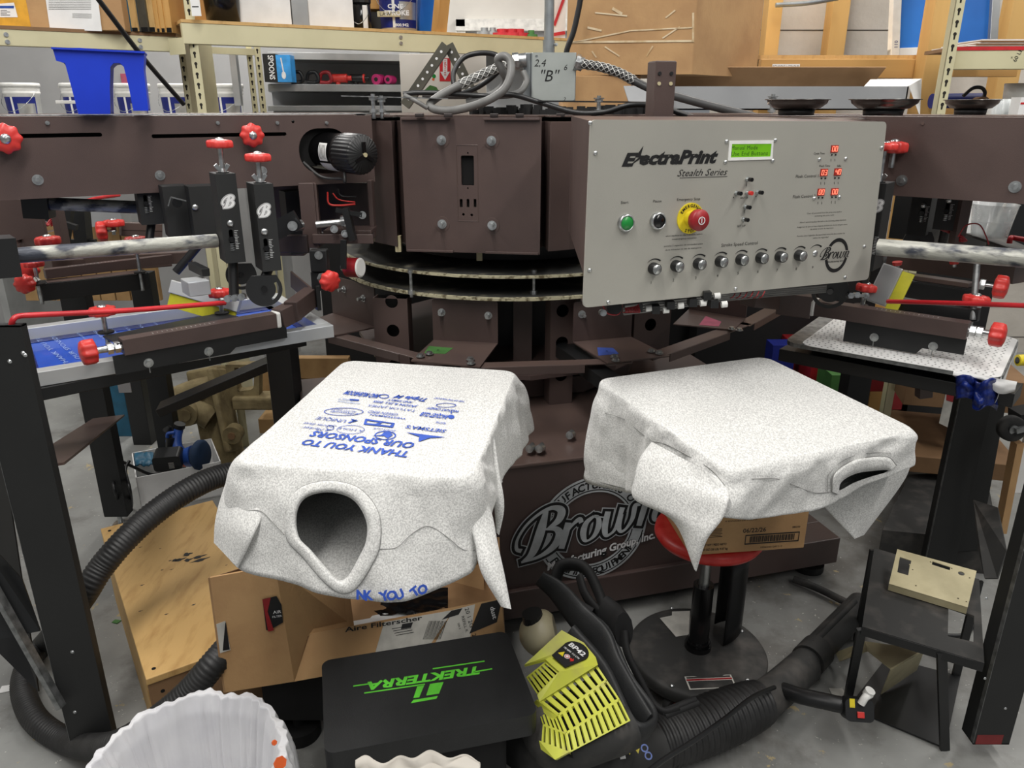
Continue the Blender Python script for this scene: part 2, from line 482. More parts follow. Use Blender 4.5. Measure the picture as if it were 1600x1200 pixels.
def script_word(mb, fr, word, S, layers, shear=.30, cx=None):
    tot = sum(GLY[c][0] for c in word); x0 = -tot/2 if cx is None else cx
    for (m_, ex, z) in layers:
        mb.m(m_); x = x0; zz = 0
        for c in word:
            adv, strokes = GLY[c]
            for pts, ws in strokes:
                P = catmull([V((px + x, py, w_)) for (px, py), w_ in zip(pts, ws)], 6)
                Q = [V(((p.x + shear*p.y)*S, p.y*S, 0)) for p in P]; Wd = [p.z*S/2 + ex*S for p in P]; n = len(Q)
                t0 = (Q[0]-Q[1]).normalized(); t1 = (Q[-1]-Q[-2]).normalized(); Q[0] = Q[0] + t0*ex*S; Q[-1] = Q[-1] + t1*ex*S
                vs = []
                for i in range(n):
                    t = (Q[min(i+1, n-1)] - Q[max(i-1, 0)]).normalized(); nn = V((-t.y, t.x, 0)); a_ = Q[i] + nn*Wd[i]; b_ = Q[i] - nn*Wd[i]
                    vs += [(a_.x, a_.y, z + zz), (b_.x, b_.y, z + zz)]
                zz += .00002
                mb.add(vs, [(2*i+1, 2*i+3, 2*i+2, 2*i) for i in range(n-1)], fr)
            x += adv
# ================================================================== THE PRESS
CX, CY = 0.0, 2.95
press = thing('screen_printing_press', 'big brown automatic carousel textile press with silver control panel and red knobs', 'printing press', (CX, CY, 0))

def loc(fr, px, py):
    """pixel -> (u, v) on the z=0 plane of frame fr"""
    p = HIT(px, py, fr.translation, fr.col[2].to_3d())
    q = fr.inverted() @ p
    return (q.x, q.y)

# ---- hub housing
def hx(px, y): p = PY(px, 180, y); return (p.x, p.y)
ZB, ZT = 1.085, 1.474
a = V((*hx(625, 2.37), 0)); b = V((*hx(846, 2.31), 0))
fh = FR(a, b - a, y=(0, 0, 1))
inner = [hx(574, 2.50), hx(611, 2.41), hx(617, 2.50), hx(628, 2.43), hx(842, 2.36), hx(852, 2.42), hx(860, 2.33), hx(895, 2.36), hx(1010, 2.6),
         (0.62, 3.1), (0.45, 3.45), (0, 3.6), (-0.45, 3.45), (-0.62, 3.1), (-0.58, 2.75)]
mb = MB('brown'); mb.plate(ID, inner, ZB, ZT - 0.02)
mb.m('brown_lid'); mb.plate(ID, [(x, y) for x, y in inner], ZT - 0.02, ZT - 0.016)
hub = mb.build('hub_housing', press, bev=0.004)
W = (b - a).length
holes = []
for (x0, x1, y0, y1) in ((720, 741, 243, 290), (718, 723, 311, 324), (729, 733.5, 311, 324), (740, 744.5, 311, 324)):
    u0, v1 = loc(fh, x0, y0); u1, v0 = loc(fh, x1, y1); holes.append(rrect(u0, u1, v0, v1, min(0.004, (u1-u0)*0.3)))
for (x, y, r) in ((731, 239, .0025), (731, 294, .0025), (724, 335, .004), (737, 336, .004)):
    u, v = loc(fh, x, y); holes.append(circ(u, v, r, 12))
mb = MB('brown'); mb.plate(fh, [(0, ZB-.006), (W, ZB-.006), (W, ZT-.004), (0, ZT-.004)], -0.01, 0.0, holes)
for s in ((0.004, W*0.36), (W*0.6, W-0.004)):           # folded tabs at top and bottom of the face
    mb.box(s[0], s[1], ZT-0.012, ZT-0.006, 0, 0.010, fh); mb.box(s[0], s[1], ZB-0.006, ZB, 0, 0.010, fh)
mb.m('brown_lid')
u0, v1 = loc(fh, 713, 226); u1, v0 = loc(fh, 748, 346)
for (p, q, r_, t) in ((u0, u1, v1-.0014, v1), (u0, u1, v0, v0+.0014), (u0, u0+.0012, v0, v1), (u1-.0012, u1, v0, v1)):
    mb.box(p, q, r_, t, 0, 0.0012, fh)
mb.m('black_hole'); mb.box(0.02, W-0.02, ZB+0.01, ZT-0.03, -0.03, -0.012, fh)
for (x, y) in ((690, 219), (768, 220), (691, 350), (769, 352)):
    u, v = loc(fh, x, y); mb.m('brown_lid'); mb.cyl(fh @ V((u, v, 0)), fh @ V((u, v, 0.0012)), 0.023, n=28); mb.m('brown'); mb.cyl(fh @ V((u, v, 0.0010)), fh @ V((u, v, 0.0017)), 0.0215, n=28)
face = mb.build('hub_face_plate', press, bev=0.002)
for (x, y) in ((690, 219), (768, 220), (691, 350), (769, 352)):
    u, v = loc(fh, x, y); m2 = MB('zinc'); bolt(m2, fh @ V((u, v, 0.0017)), fh.col[2].to_3d(), 0.0105, 0.014, 0.008, 0.012)
    m2.build('bolt', face)

# hub top lid, drag chain clutter
mb = MB('brown_lid'); mb.plate(ID, [(x*0.985, 2.95+(y-2.95)*0.985) for x, y in inner], ZT-0.004, ZT)
mb.build('hub_lid', press)
mb = MB('black_matte')
for k in range(70):
    a_ = R(-60 + k*1.9); r_ = 0.40 + 0.05*math.sin(k*1.7)
    x, y = CX + 0.18 + r_*math.sin(a_)*0.8, CY - 0.12 - 0.22*math.cos(a_)
    h = 0.012 + 0.02*random.random()
    mb.box(-.011, .011, -.013, .013, 0, h, Matrix.Translation((x, y, ZT)) @ Matrix.Rotation(a_, 4, 'Z'))
mb.build('cable_drag_chain', press)
for (x, y, h) in ((584, 2.45, .06), (597, 2.46, .055), (935, 2.45, .055), (1205, 2.5, .06)):
    p = PY(x, 178, y); m2 = MB('zinc'); m2.cyl((p.x, y, ZT-.01), (p.x, y, ZT+h), .006, n=12)
    for q in (0.008, h-.018): m2.cyl((p.x, y, ZT+q), (p.x, y, ZT+q+.008), .012, n=6, smooth=False)
    m2.cyl((p.x, y, ZT+h-.009), (p.x, y, ZT+h-.006), .016, n=20)
    m2.build('leveling_bolt', press)
for (x, y) in ((514, 2.42), (522, 2.45), (541, 2.5), (563, 2.5), (655, 2.33), (772, 2.33), (812, 2.32), (876, 2.36), (700, 2.32)):
    p = PY(x, 178, y); m2 = MB('brown_dark'); m2.box(p.x-.012, p.x+.012, y-.006, y+.02, ZT-.004, ZT+.006); m2.build('lid_clip', press, bev=.002)
# brown square upright standing on the hub (px 1038)
p0 = PY(1036, 182, 2.25); mb = MB('brown')
fu = FR((p0.x, 2.25, 0), (math.cos(R(12)), math.sin(R(12)), 0), y=(0, 0, 1))
z1 = PY(1038, 96, 2.25).z
mb.box(-.030, .030, 1.45, z1, -.06, 0, fu)
mb.m('brown_lid'); mb.box(-.028, .028, z1, z1+.002, -.058, -.002, fu)
up = mb.build('square_upright', press, bev=.003)
for (u, v, m_) in ((-.018, .03, 'black'), (.016, .03, 'black'), (-.018, .056, 'beige_metal'), (.016, .056, 'beige_metal')):
    m2 = MB(m_); p = fu @ V((u, z1-v, 0)); m2.cyl(p, p + fu.col[2].to_3d()*.003, .005, n=12); m2.build('screw', up)

# ---- left print arm (long beam)
A = PY(580, 178, 2.37)
fb = FR((A.x, A.y, 0), (0.857, 0.515, 0), y=(0, 0, 1))
zb0 = 1.287
hl = []
for (xa, xb, y) in ((0, 160, 213), (237, 448, 213)):
    ua, v = loc(fb, xa, y); ub, _ = loc(fb, xb, y)
    if xa == 0: ua -= 0.05
    hl.append(slot(ua, ub, v, 0.0048))
um, vm = loc(fb, 508, 236)
hl.append([(um + p_[0], vm + p_[1]) for p_ in rrect(-.075, .075, -.062, .062, .058, 8)])
u, v = loc(fb, 458, 190); hl.append(circ(u, v, .0045, 12))
mb = MB('brown'); mb.plate(fb, [(-1.75, zb0), (0.0, zb0), (0.0, 1.474), (-1.75, 1.474)], -0.004, 0.0, hl)
mb.box(-1.75, 0, 1.468, 1.474, -.03, -.004, fb); mb.box(-1.75, 0, zb0, zb0+.004, -.05, -.004, fb)
mb.box(-1.75, 0, zb0, 1.474, -.254, -.25, fb); mb.box(-1.75, 0, 1.468, 1.474, -.25, -.22, fb)
mb.m('brown_lid'); mb.box(-1.75, -.05, 1.474, 1.477, -.06, 0.0, fb); mb.box(-1.75, .05, 1.478, 1.481, -.25, -.19, fb)
mb.m('zinc_dull'); mb.box(-1.75, .1, 1.476, 1.4795, -.16, -.10, fb)
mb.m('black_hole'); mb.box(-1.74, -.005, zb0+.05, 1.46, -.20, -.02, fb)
arm = mb.build('print_arm', press, bev=.0012)
nb = fb.col[2].to_3d()
for (x, y, r) in ((74, 192, .005), (340, 192, .005), (433, 192, .005), (510, 192, .005)):
    u, v = loc(fb, x, y); m2 = MB('zinc'); p = fb @ V((u, v, 0)); m2.cyl(p, p + nb*.004, r, n=8); m2.cyl(p+nb*.004, p + nb*.006, r*.6, n=8); m2.build('screw', arm)
for (x, y) in ((59, 281), (250, 274), (410, 267)):
    u, v = loc(fb, x, y); m2 = MB('zinc'); bolt(m2, fb @ V((u, v, 0)), nb, .0065, .0125, .006); m2.build('bolt', arm)
for (x, y) in ((9, 216), (390, 211)):
    u, v = loc(fb, x, y); knob(arm, fb @ V((u, v, 0)), nb, r=.033 if x < 50 else .030, h=.022, stem=.016)
# motor through the oval opening
p = fb @ V((um, vm, -.06)); ax = (nb + V((0.42, 0, -.03))).normalized(); fm_ = AX(p, ax)
mb = MB('black_gloss'); mb.lathe([(0, 0), (.052, 0), (.052, .12), (.053, .122), (.053, .135)], fm_, 40)
mb.m('black'); mb.lathe([(.053, .135), (.0535, .137), (.0535, .205), (.048, .214), (.0, .216)], fm_, 120, lobes=30, lamp=.025)
mb.m('white_plastic')
for (a0, a1, z0, z1_, r) in ((150, 205, .075, .112, .0527), (212, 300, .07, .125, .0527)):
    mb.grid(lambda s_, t: fm_ @ V((r*math.cos(R(a0+(a1-a0)*s_)), r*math.sin(R(a0+(a1-a0)*s_)), z0+(z1_-z0)*t)), 12, 1)
mb.m('print_black')
for k in range(5):
    zz = .08 + k*.006
    mb.grid(lambda s_, t: fm_ @ V((.0530*math.cos(R(156+42*s_)), .0530*math.sin(R(156+42*s_)), zz+.002*t)), 12, 1)
mb.m('black_gloss'); 
for k in range(3):
    t = R(90 + 120*k); mb.bar(fm_ @ V((0, 0, .218)), fm_ @ V((.034*math.cos(t), .034*math.sin(t), .217)), .010, .005, up=ax)
mb.m('beige_metal'); mb.cyl(fm_ @ V((0, 0, .216)), fm_ @ V((0, 0, .224)), .006)
mot = mb.build('motor', press, label='black cylindrical electric motor')
m2 = MB('cable'); q = fm_ @ V((-.02, -.045, .15)); m2.tube([q, q+V((0, -.01, -.03)), fb @ V((um+.03, vm-.075, .05)), fb @ V((um-.02, vm-.07, .01)), fb @ V((um-.06, vm-.03, -.02))], .0045); m2.build('motor_cable', mot)
# lift mechanism hanging at the hub end of the arm
mb = MB('brown')
def vbox(mb, x0, x1, ytop, ybot, dep, th=.01):
    """upright bar whose face spans pixel columns x0..x1 at depth dep"""
    p = PY(x0, (ytop+ybot)/2, dep); q = PY(x1, (ytop+ybot)/2, dep); zt = PY(x0, ytop, dep).z; zb = PY(x0, ybot, dep).z
    mb.box(p.x, q.x, dep, dep+th, zb, zt); return mb
vbox(mb, 470, 494, 286, 388, 2.25, .05); vbox(mb, 494, 498, 286, 384, 2.25, .004)
vbox(mb, 576, 583, 282, 372, 2.33, .04); vbox(mb, 488, 583, 366, 381, 2.24, .006); vbox(mb, 505, 580, 360, 366, 2.26, .10)
vbox(mb, 425, 470, 286, 400, 2.45, .05)
mb.m('brown_dark'); vbox(mb, 498, 576, 286, 362, 2.42, .01); vbox(mb, 430, 480, 368, 395, 2.2, .02)
lf = mb.build('lift_frame', press, bev=.002)
m2 = MB('steel'); m2.cyl(PY(494, 351, 2.24), PY(534, 347, 2.25), .0105); m2.m('zinc'); m2.cyl(PY(534, 347, 2.25), PY(544, 346, 2.25), .019)
m2.m('black'); m2.bar(PY(540, 325, 2.22), PY(552, 375, 2.22), .018, .03, up=(0, 1, 0)); m2.bar(PY(525, 328, 2.22), PY(566, 336, 2.22), .01, .012); m2.build('lift_shaft', lf)
m2 = MB('zinc'); m2.cyl(PY(428, 355, 2.12), PY(470, 352, 2.2), .016); m2.m('black'); m2.bar(PY(428, 362, 2.1), PY(466, 342, 2.1), .05, .014, up=(0, 1, 0)); m2.m('zinc'); m2.cyl(PY(457, 353, 2.08), PY(457, 353, 2.065), .013); m2.build('pivot_link', lf)
for (x, y) in ((566, 336), (522, 358), (539, 365)):
    m2 = MB('zinc'); bolt(m2, PY(x, y, 2.23), (0.3, -1, 0), .008, .011, .012); m2.build('bolt', lf)
m2 = MB('red'); m2.tube([PY(512, 300, 2.3), PY(514, 318, 2.3), PY(530, 321, 2.3), PY(555, 319, 2.3)], .003, n=6); m2.tube([PY(520, 302, 2.3), PY(530, 312, 2.3), PY(555, 316, 2.3)], .002, n=6)
m2.m('black'); m2.tube([PY(528, 295, 2.3), PY(533, 306, 2.3), PY(556, 308, 2.3)], .003, n=6); m2.build('wiring', lf)
# pivot block and knob at px 522,440
mb = MB('black'); vbox(mb, 484, 511, 391, 425, 2.05, .03); vbox(mb, 486, 508, 425, 455, 2.06, .02)
pb = mb.build('pivot_block', press, bev=.003)
m2 = MB('zinc'); bolt(m2, PY(498, 399, 2.05), (0, -1, 0), .008, .011, .006); m2.build('bolt', pb)
knob(press, PY(500, 433, 2.03), (.75, -.62, -.12), r=.027, h=.024, stem=.03, face=False, nuts=2)
mb = MB('black'); mb.bar(PY(537, 375, 2.2), PY(537, 420, 2.2), .016, .012, up=(0, 1, 0)); rl = mb.build('roller_arm', press)
m2 = MB('red_dark'); c_ = PY(553, 418, 2.26); axr = V((.9, -.35, .05)).normalized(); m2.cyl(c_ - axr*.022, c_ + axr*.022, .029, n=28); m2.m('white_plastic'); m2.cyl(c_ + axr*.022, c_ + axr*.025, .029, .024, n=28)
m2.m('zinc'); m2.cyl(c_ - axr*.04, c_ - axr*.022, .012, n=12); m2.build('roller', rl)

# ---- right print arm
B0 = PY(1387, 305, 2.02)
fr_ = FR((B0.x, B0.y, 0), (0.77, -0.638, 0), y=(0, 0, 1))
zr = PY(1387, 305, 2.02).z
mb = MB('brown'); mb.plate(fr_, [(-.75, zr), (1.1, zr), (1.1, 1.474), (-.75, 1.474)], -.004, 0)
mb.box(-.75, 1.1, 1.468, 1.474, -.03, -.004, fr_); mb.box(-.75, 1.1, zr, 1.474, -.254, -.25, fr_)
mb.m('brown_lid'); mb.box(-.75, 1.1, 1.474, 1.476, -.05, 0, fr_); mb.m('black_matte'); mb.box(-.75, 1.1, 1.40, 1.472, -.25, -.05, fr_)
mb.m('brown_lid'); mb.box(-.75, 1.1, 1.476, 1.479, -.25, -.08, fr_)
arm2 = mb.build('print_arm', press, bev=.0012)
nr = fr_.col[2].to_3d()
for (x, y) in ((1409, 282), (1586, 292)):
    u, v = loc(fr_, x, y); m2 = MB('zinc'); bolt(m2, fr_ @ V((u, v, 0)), nr, .0075, .0135, .006); m2.build('bolt', arm2)
u, v = loc(fr_, 1442, 193); m2 = MB('brown_lid'); p = fr_ @ V((u, v, 0)); m2.cyl(p, p+nr*.002, .004); m2.build('screw', arm2)

# ---- control panel box
TL = PY(922, 188, 1.5); BLp = PY(911, 481, 1.5); TR = PY(1386, 190, 1.5*1.178); BR = PY(1357, 437, 1.5*1.178)
xd = ((BR + TR) - (BLp + TL)); yd = ((TL + TR) - (BLp + BR))
fp = FR(BLp, xd, y=yd)
np_ = fp.col[2].to_3d()
cor = [loc(fp, *q) for q in ((911, 481), (1357, 437), (1386, 190), (923, 187))]
mb = MB('panel_grey')
def rpoly(c, r=.006):
    out = []
    n = len(c)
    for i in range(n):
        p, q, s_ = V((*c[i-1], 0)), V((*c[i], 0)), V((*c[(i+1) % n], 0))
        a_ = q + (p-q).normalized()*r; b_ = q + (s_-q).normalized()*r
        for k in range(5):
            t = k/4; w_ = a_*(1-t)**2 + q*2*t*(1-t) + b_*t*t; out.append((w_.x, w_.y))
    return out
mb.plate(fp, rpoly(cor, .012), -.004, 0)
panel = mb.build('control_panel', press, bev=.001)
mb = MB('brown')
ins = [(cor[0][0]+.004, cor[0][1]+.06), (cor[1][0]-.004, cor[1][1]+.06), (cor[2][0]-.004, cor[2][1]-.003), (cor[3][0]+.004, cor[3][1]-.003)]
q = [fp @ V((u, v, -.005)) for u, v in ins]
b0 = V((.165, 2.25, 1.16)); b1 = V((.62, 2.42, 1.16)); b2 = V((.62, 2.42, 1.474)); b3 = V((.165, 2.25, 1.474))
b4 = V((q[1].x+.02, q[1].y+.20, 1.2)); b5 = V((q[1].x+.02, q[1].y+.20, 1.474))
mb.quad(q[0], q[3], b3, b0); mb.quad(q[3], q[2], b5, V(b3)); mb.quad(q[1], b4, b5, q[2]); mb.quad(b4, b0, b3, b5)
box_ = mb.build('control_box', press, solid=.003)
def P2(px, py, z=0.0): u, v = loc(fp, px, py); return V((u, v, z))
def PW(px, py, z=0.0): return fp @ P2(px, py, z)
def fpa(px, py, z=0.0006): return fp @ Matrix.Translation(P2(px, py, z))
def pxw(x0, x1, y): return abs(loc(fp, x1, y)[0] - loc(fp, x0, y)[0])
for (x, y) in ((922, 192), (930, 239), (921, 422), (950, 472), (1149, 451), (1320, 433), (1350, 385), (1377, 231), (1280, 249), (1321, 248), (1272, 310), (1311, 308), (1135, 221), (1211, 219), (1133, 253), (1207, 251)):
    m2 = MB('zinc'); m2.lathe([(.0042, 0), (.0042, .0012), (.003, .003), (0, .0036)], fpa(x, y, 0), 14); m2.build('screw', panel)
# lettering, printed on the panel
mb = MB('print_black')
def ptx(body, x, y, h, wpx=None, **k):
    w_ = pxw(x - wpx/2, x + wpx/2, y) if wpx else None
    mb.text(body, fpa(x, y), h, width=w_, **k)
k1 = abs(loc(fp, 1000, 240)[1] - loc(fp, 1000, 241)[1])   # metres per pixel
ptx('E', 984, 249, 20*k1, 25, bold=.05, shear=.32); ptx('ectraPrint', 1062, 245, 21*k1, 122, bold=.05, shear=.32)
mb.plate(fp, [loc(fp, *q_) for q_ in ((1005, 228), (992, 246), (998, 246), (980, 262), (1008, 243), (1001, 243))], .0004, .0008)
ptx('Stealth Series', 1098, 269, 11.5*k1, 78, shear=.42)
mb.box(*sorted((loc(fp, 1062, 277)[0], loc(fp, 1136, 277)[0])), loc(fp, 1100, 277)[1], loc(fp, 1100, 276.4)[1], 0.0004, .0008, fp)
k2 = k1*1.1
ptx('Start', 976, 316, 4.4*k1, 12); ptx('Pause', 1027, 314, 4.4*k1, 13); ptx('Emergency Stop', 1076, 311, 4.6*k1, 36)
ptx('allow machine to idle 5 seconds before', 1069, 367, 2.6*k1, 57); ptx('nonemergency activation', 1069, 372.5, 2.6*k1, 38)
ptx('permita 5 segundos de inactividad antes', 1068, 382.5, 2.6*k1, 60); ptx('de la activacion no sea de emergencia', 1068, 388.5, 2.6*k1, 56)
ptx('Stroke Speed Control', 1155.5, 381, 5.4*k2, 56); ptx('ENTER', 1163, 309, 3.2*k2, 12); ptx('SET UP', 1158, 353, 3.4*k2, 13)
ptx('Cycle Time', 1280, 239.5, 3.8*k2, 17); ptx('Flash Time', 1288.5, 259, 3.4*k2, 17); ptx('Idle', 1311, 259, 3.4*k2, 6)
ptx('Flash Control 1', 1261, 275, 5.0*k2, 35); ptx('Flash Control 2', 1256.5, 306.5, 5.0*k2, 35)
for (t, x, y, w_) in (('Clear all personnel from the press area before', 1288, 332, 54), ('activating the print cycle', 1288, 336.5, 30), ('Allow 5 second machine idle before disconnecting safety interlocks', 1286, 345.5, 72),
                    ('Asegurese de que no haya ninguna persona en el area de giro antes', 1285, 352.5, 78), ('de activar el ciclo de impresion', 1284, 357, 36),
                    ('Permita cinco segundos de inactividad antes de desconectar las', 1283, 366.5, 74), ('cables de seguridad', 1282, 371, 24)):
    ptx(t, x, y, 2.4*k2, w_)
# knob scale wedges and numbers
KN = [(1021, 419), (1056, 415), (1091, 411.5), (1125, 408), (1157, 405), (1188, 402.5), (1218, 400.5), (1248, 398.5), (1273.5, 396)]
for i, (x, y) in enumerate(KN):
    u, v = loc(fp, x, y); kk = 1.0 - .0*i
    outer_ = []; inner_ = []
    for j in range(13):
        t = R(140 - 95*j/12); wd = .0002 + .0034*(j/12)
        outer_.append((u + (.0198+wd)*math.cos(t), v + (.0178+wd)*math.sin(t))); inner_.append((u + .0198*math.cos(t), v + .0178*math.sin(t)))
    mb.plate(fp, outer_ + inner_[::-1], .0003, .0007)
    ptx(str(i+1), x - 4, y + 21.5 + (1 if i < 4 else 0), 5.2*k1)
# round maker's mark bottom right
u, v = loc(fp, 1307, 399); rr = loc(fp, 1324, 399)[0] - u
mb.plate(fp, circ(u, v, rr*1.02, 40, rr*1.22), .0003, .0006, [circ(u, v, rr*.80, 40, rr*.96)])
script_word(mb, fp @ Matrix.Translation((u-.006, v-.006, 0)), 'Brown', rr*2.5/3.1, (('panel_grey', .05, .0008), ('print_black', .0, .0012)), .3)
mb.text('Manufacturing Group', fp @ Matrix.Translation((u, v-.013, .0009)), .0035, width=rr*1.7, bold=.02, shear=.2)
for (x, y) in ((1166, 286), (1163, 328)): mb.bar(PW(x, y, .0006), PW(x, y+5, .0006), .0008, .0004, up=np_)
for (x, y) in ((1146, 308.5), (1181, 307)): mb.cyl(PW(x, y, .0002), PW(x, y, .0007), .0012, n=8)
for (x, y) in ((1299, 242), (1305, 242), (1283, 278.5), (1289, 278.5), (1304, 278), (1310, 278), (1278.5, 309), (1284.5, 309), (1299.5, 308), (1305.5, 308)):
    mb.cyl(PW(x, y, .0), PW(x, y, .0025), .0016, n=10); 
    mb.bar(PW(x-.8, y+6, .0006), PW(x-.8, y+10, .0006), .0007, .0004, up=np_)
mb.build('lettering', panel)
# LCD
mb = MB('white_plastic'); c4 = [loc(fp, *q_) for q_ in ((1139, 220), (1208, 219), (1206, 249), (1137, 251))]
mb.plate(fp, c4, 0, .002, [[loc(fp, *q_) for q_ in ((1143, 225), (1205, 224.5), (1203, 244.5), (1141, 246))]])
mb.m('lcd'); mb.plate(fp, [loc(fp, *q_) for q_ in ((1143, 225), (1205, 224.5), (1203, 244.5), (1141, 246))], 0, .001)
mb.m('lcd_text'); 
mb.text('Manual Mode', fpa(1163, 230.5, .0013), 6.2*k2, width=pxw(1143, 1184, 230), spacing=1.1)
mb.text('Use End Buttons', fpa(1171, 239.5, .0013), 6.4*k2, width=pxw(1142.5, 1199, 239), spacing=1.1)
mb.build('display_screen', panel, label='green liquid crystal display')
# seven segment displays
SEG = {'0': 'abcdef', '3': 'abgcd', '4': 'fgbc'}
def seg7(m_, ch, cx, cy, w_, h_, fr0):
    s_ = {'a': ((-1, 1), (1, 1)), 'b': ((1, 1), (1, 0)), 'c': ((1, 0), (1, -1)), 'd': ((-1, -1), (1, -1)), 'e': ((-1, 0), (-1, -1)), 'f': ((-1, 1), (-1, 0)), 'g': ((-1, 0), (1, 0))}
    for c in SEG[ch]:
        (xa, ya), (xb, yb) = s_[c]
        pa = V((cx + (xa + .15*ya)*w_/2, cy + ya*h_/2, .0025)); pb_ = V((cx + (xb + .15*yb)*w_/2, cy + yb*h_/2, .0025))
        m_.bar(fr0 @ pa, fr0 @ pb_, .0011, .0006, up=fr0.col[2].to_3d())
for (t, x, y) in (('00', 1303.5, 232.5), ('03', 1287, 269.5), ('40', 1308.5, 268.5), ('00', 1282.5, 300), ('00', 1303.5, 299.5)):
    m2 = MB('led_back'); u, v = loc(fp, x, y); m2.box(u-.0095, u+.0095, v-.0075, v+.0075, 0, .002, fp)
    m2.m('led'); seg7(m2, t[0], u-.0042, v, .0052, .010, fp); seg7(m2, t[1], u+.0042, v, .0052, .010, fp); m2.build('number_display', panel)
# buttons
def btn(x, y, m_, nm, lab):
    m2 = MB('zinc'); f = fpa(x, y, 0); m2.lathe([(.0175, 0), (.0175, .006), (.0155, .009), (.0140, .009), (.0138, .006)], f, 32); m2.m(m_); m2.lathe([(.0138, .006), (.013, .0085), (0, .009)], f, 32)
    m2.build(nm, panel, label=lab)
btn(977, 348, 'green_btn', 'push_button', 'green start button'); btn(1027, 345, 'black_gloss', 'push_button', 'black pause button')
m2 = MB('yellow'); f = fpa(1078, 341, 0); m2.cyl(PW(1078, 341, 0), PW(1078, 341, .0025), .031, n=40); m2.cyl(PW(1078, 341, .002), PW(1078, 341, .018), .0155, n=28)
m2.m('red_dark'); m2.lathe([(.0155, .018), (.021, .024), (.0215, .036), (.019, .040), (0, .0415)], f, 36)
m2.m('print_white'); m2.plate(f, circ(0, 0, .008, 24), .0417, .042, [circ(0, 0, .0062, 24)]); m2.box(-.0009, .0009, -.0045, .0045, .0417, .042, f)
m2.m('print_black')
for i, ch in enumerate('EMERGENCY'):
    t = R(150 - i*15); m2.text(ch, f @ Matrix.Translation((.0255*math.cos(t), .0255*math.sin(t), .003)) @ Matrix.Rotation(t - math.pi/2, 4, 'Z'), .0062, bold=.03)
for i, ch in enumerate('STOP'):
    t = R(-112 + i*15); m2.text(ch, f @ Matrix.Translation((.0255*math.cos(t), .0255*math.sin(t), .003)) @ Matrix.Rotation(t + math.pi/2, 4, 'Z'), .0062, bold=.03)
m2.build('emergency_stop_button', panel, label='red mushroom button on a yellow disc')
for (x, y, m_) in ((1167, 280, 'black_gloss'), (1150, 301.5, 'black_gloss'), (1167, 301, 'red'), (1183, 300, 'black_gloss'), (1164, 323, 'black_gloss'), (1161, 342.5, 'black_gloss')):
    m2 = MB('zinc'); m2.cyl(PW(x, y, 0), PW(x, y, .003), .0052, n=6, smooth=False); m2.cyl(PW(x, y, .003), PW(x, y, .009), .0032, n=12); m2.m(m_); m2.cyl(PW(x, y, .009), PW(x, y, .017), .0042, n=16)
    m2.build('toggle_button', panel)
for i, (x, y) in enumerate(KN[:8]):
    f = fpa(x-1, y, 0); m2 = MB('black'); m2.lathe([(.012, 0), (.0115, .016), (.0105, .0175), (.0100, .0175)], f, 60, lobes=20, lamp=.02)
    m2.m('steel'); m2.lathe([(.0100, .0175), (.0098, .0182), (0, .0182)], f, 28); m2.m('zinc'); 
    for t in (20, 200): m2.plate(f, [(0, 0), (.0094*math.cos(R(t)), .0094*math.sin(R(t))), (.0094*math.cos(R(t+40)), .0094*math.sin(R(t+40)))], .0182, .01845)
    m2.build('speed_knob', panel)
m2 = MB('zinc'); m2.lathe([(.007, 0), (.0065, .002), (.003, .0035), (0, .0035)], fpa(1273.5, 396, 0), 20); m2.build('hole_plug', panel)
# bundle of air tubes and wires under the panel
mb = MB('cable_light')
for k in range(4):
    mb.tube([PY(975, 478+k*4, 1.58+.02*k), PY(1040, 470+k*4, 1.62+.02*k), PY(1120, 461+k*3, 1.66+.02*k), PY(1210, 452+k*3, 1.72+.02*k), PY(1290, 446+k*3, 1.8)], .004, n=8)
tb = mb.build('air_tube_bundle', press)
for i, (x, y) in enumerate(((1013, 482), (1040, 485), (1063, 478), (1098, 474), (1131, 476), (1120, 463))):
    m2 = MB('white_plastic'); m2.cyl(PY(x-4, y, 1.6), PY(x+5, y-1, 1.6), .007, n=12); m2.m('black'); m2.box(*sorted((PY(x-22, y, 1.6).x, PY(x-10, y, 1.6).x)), 1.59, 1.62, PY(x, y+4, 1.6).z, PY(x, y-8, 1.6).z)
    m2.build('tube_fitting', tb)
m2 = MB('red_dark'); p = PY(957, 480, 1.56)
m2.tube([PY(942, 478, 1.56), PY(950, 490, 1.56), PY(966, 491, 1.57), PY(972, 478, 1.58)], .0015, n=6)
for k in range(12): m2.tube([PY(975+k*2, 475, 1.59), PY(978+k*2, 487, 1.585), PY(973+k*2, 488, 1.6)], .0012, n=5)
for k in range(6): m2.tube([PY(1150+k*9, 455, 1.66), PY(1146+k*9, 463, 1.65), PY(1141+k*9, 466, 1.68)], .0012, n=5)
m2.m('zinc'); m2.cyl(PY(940, 488, 1.57), PY(943, 489, 1.55), .007); m2.m('black'); m2.cyl(PY(960, 480, 1.6), PY(960, 480, 1.57), .016)
m2.build('control_wiring', tb)

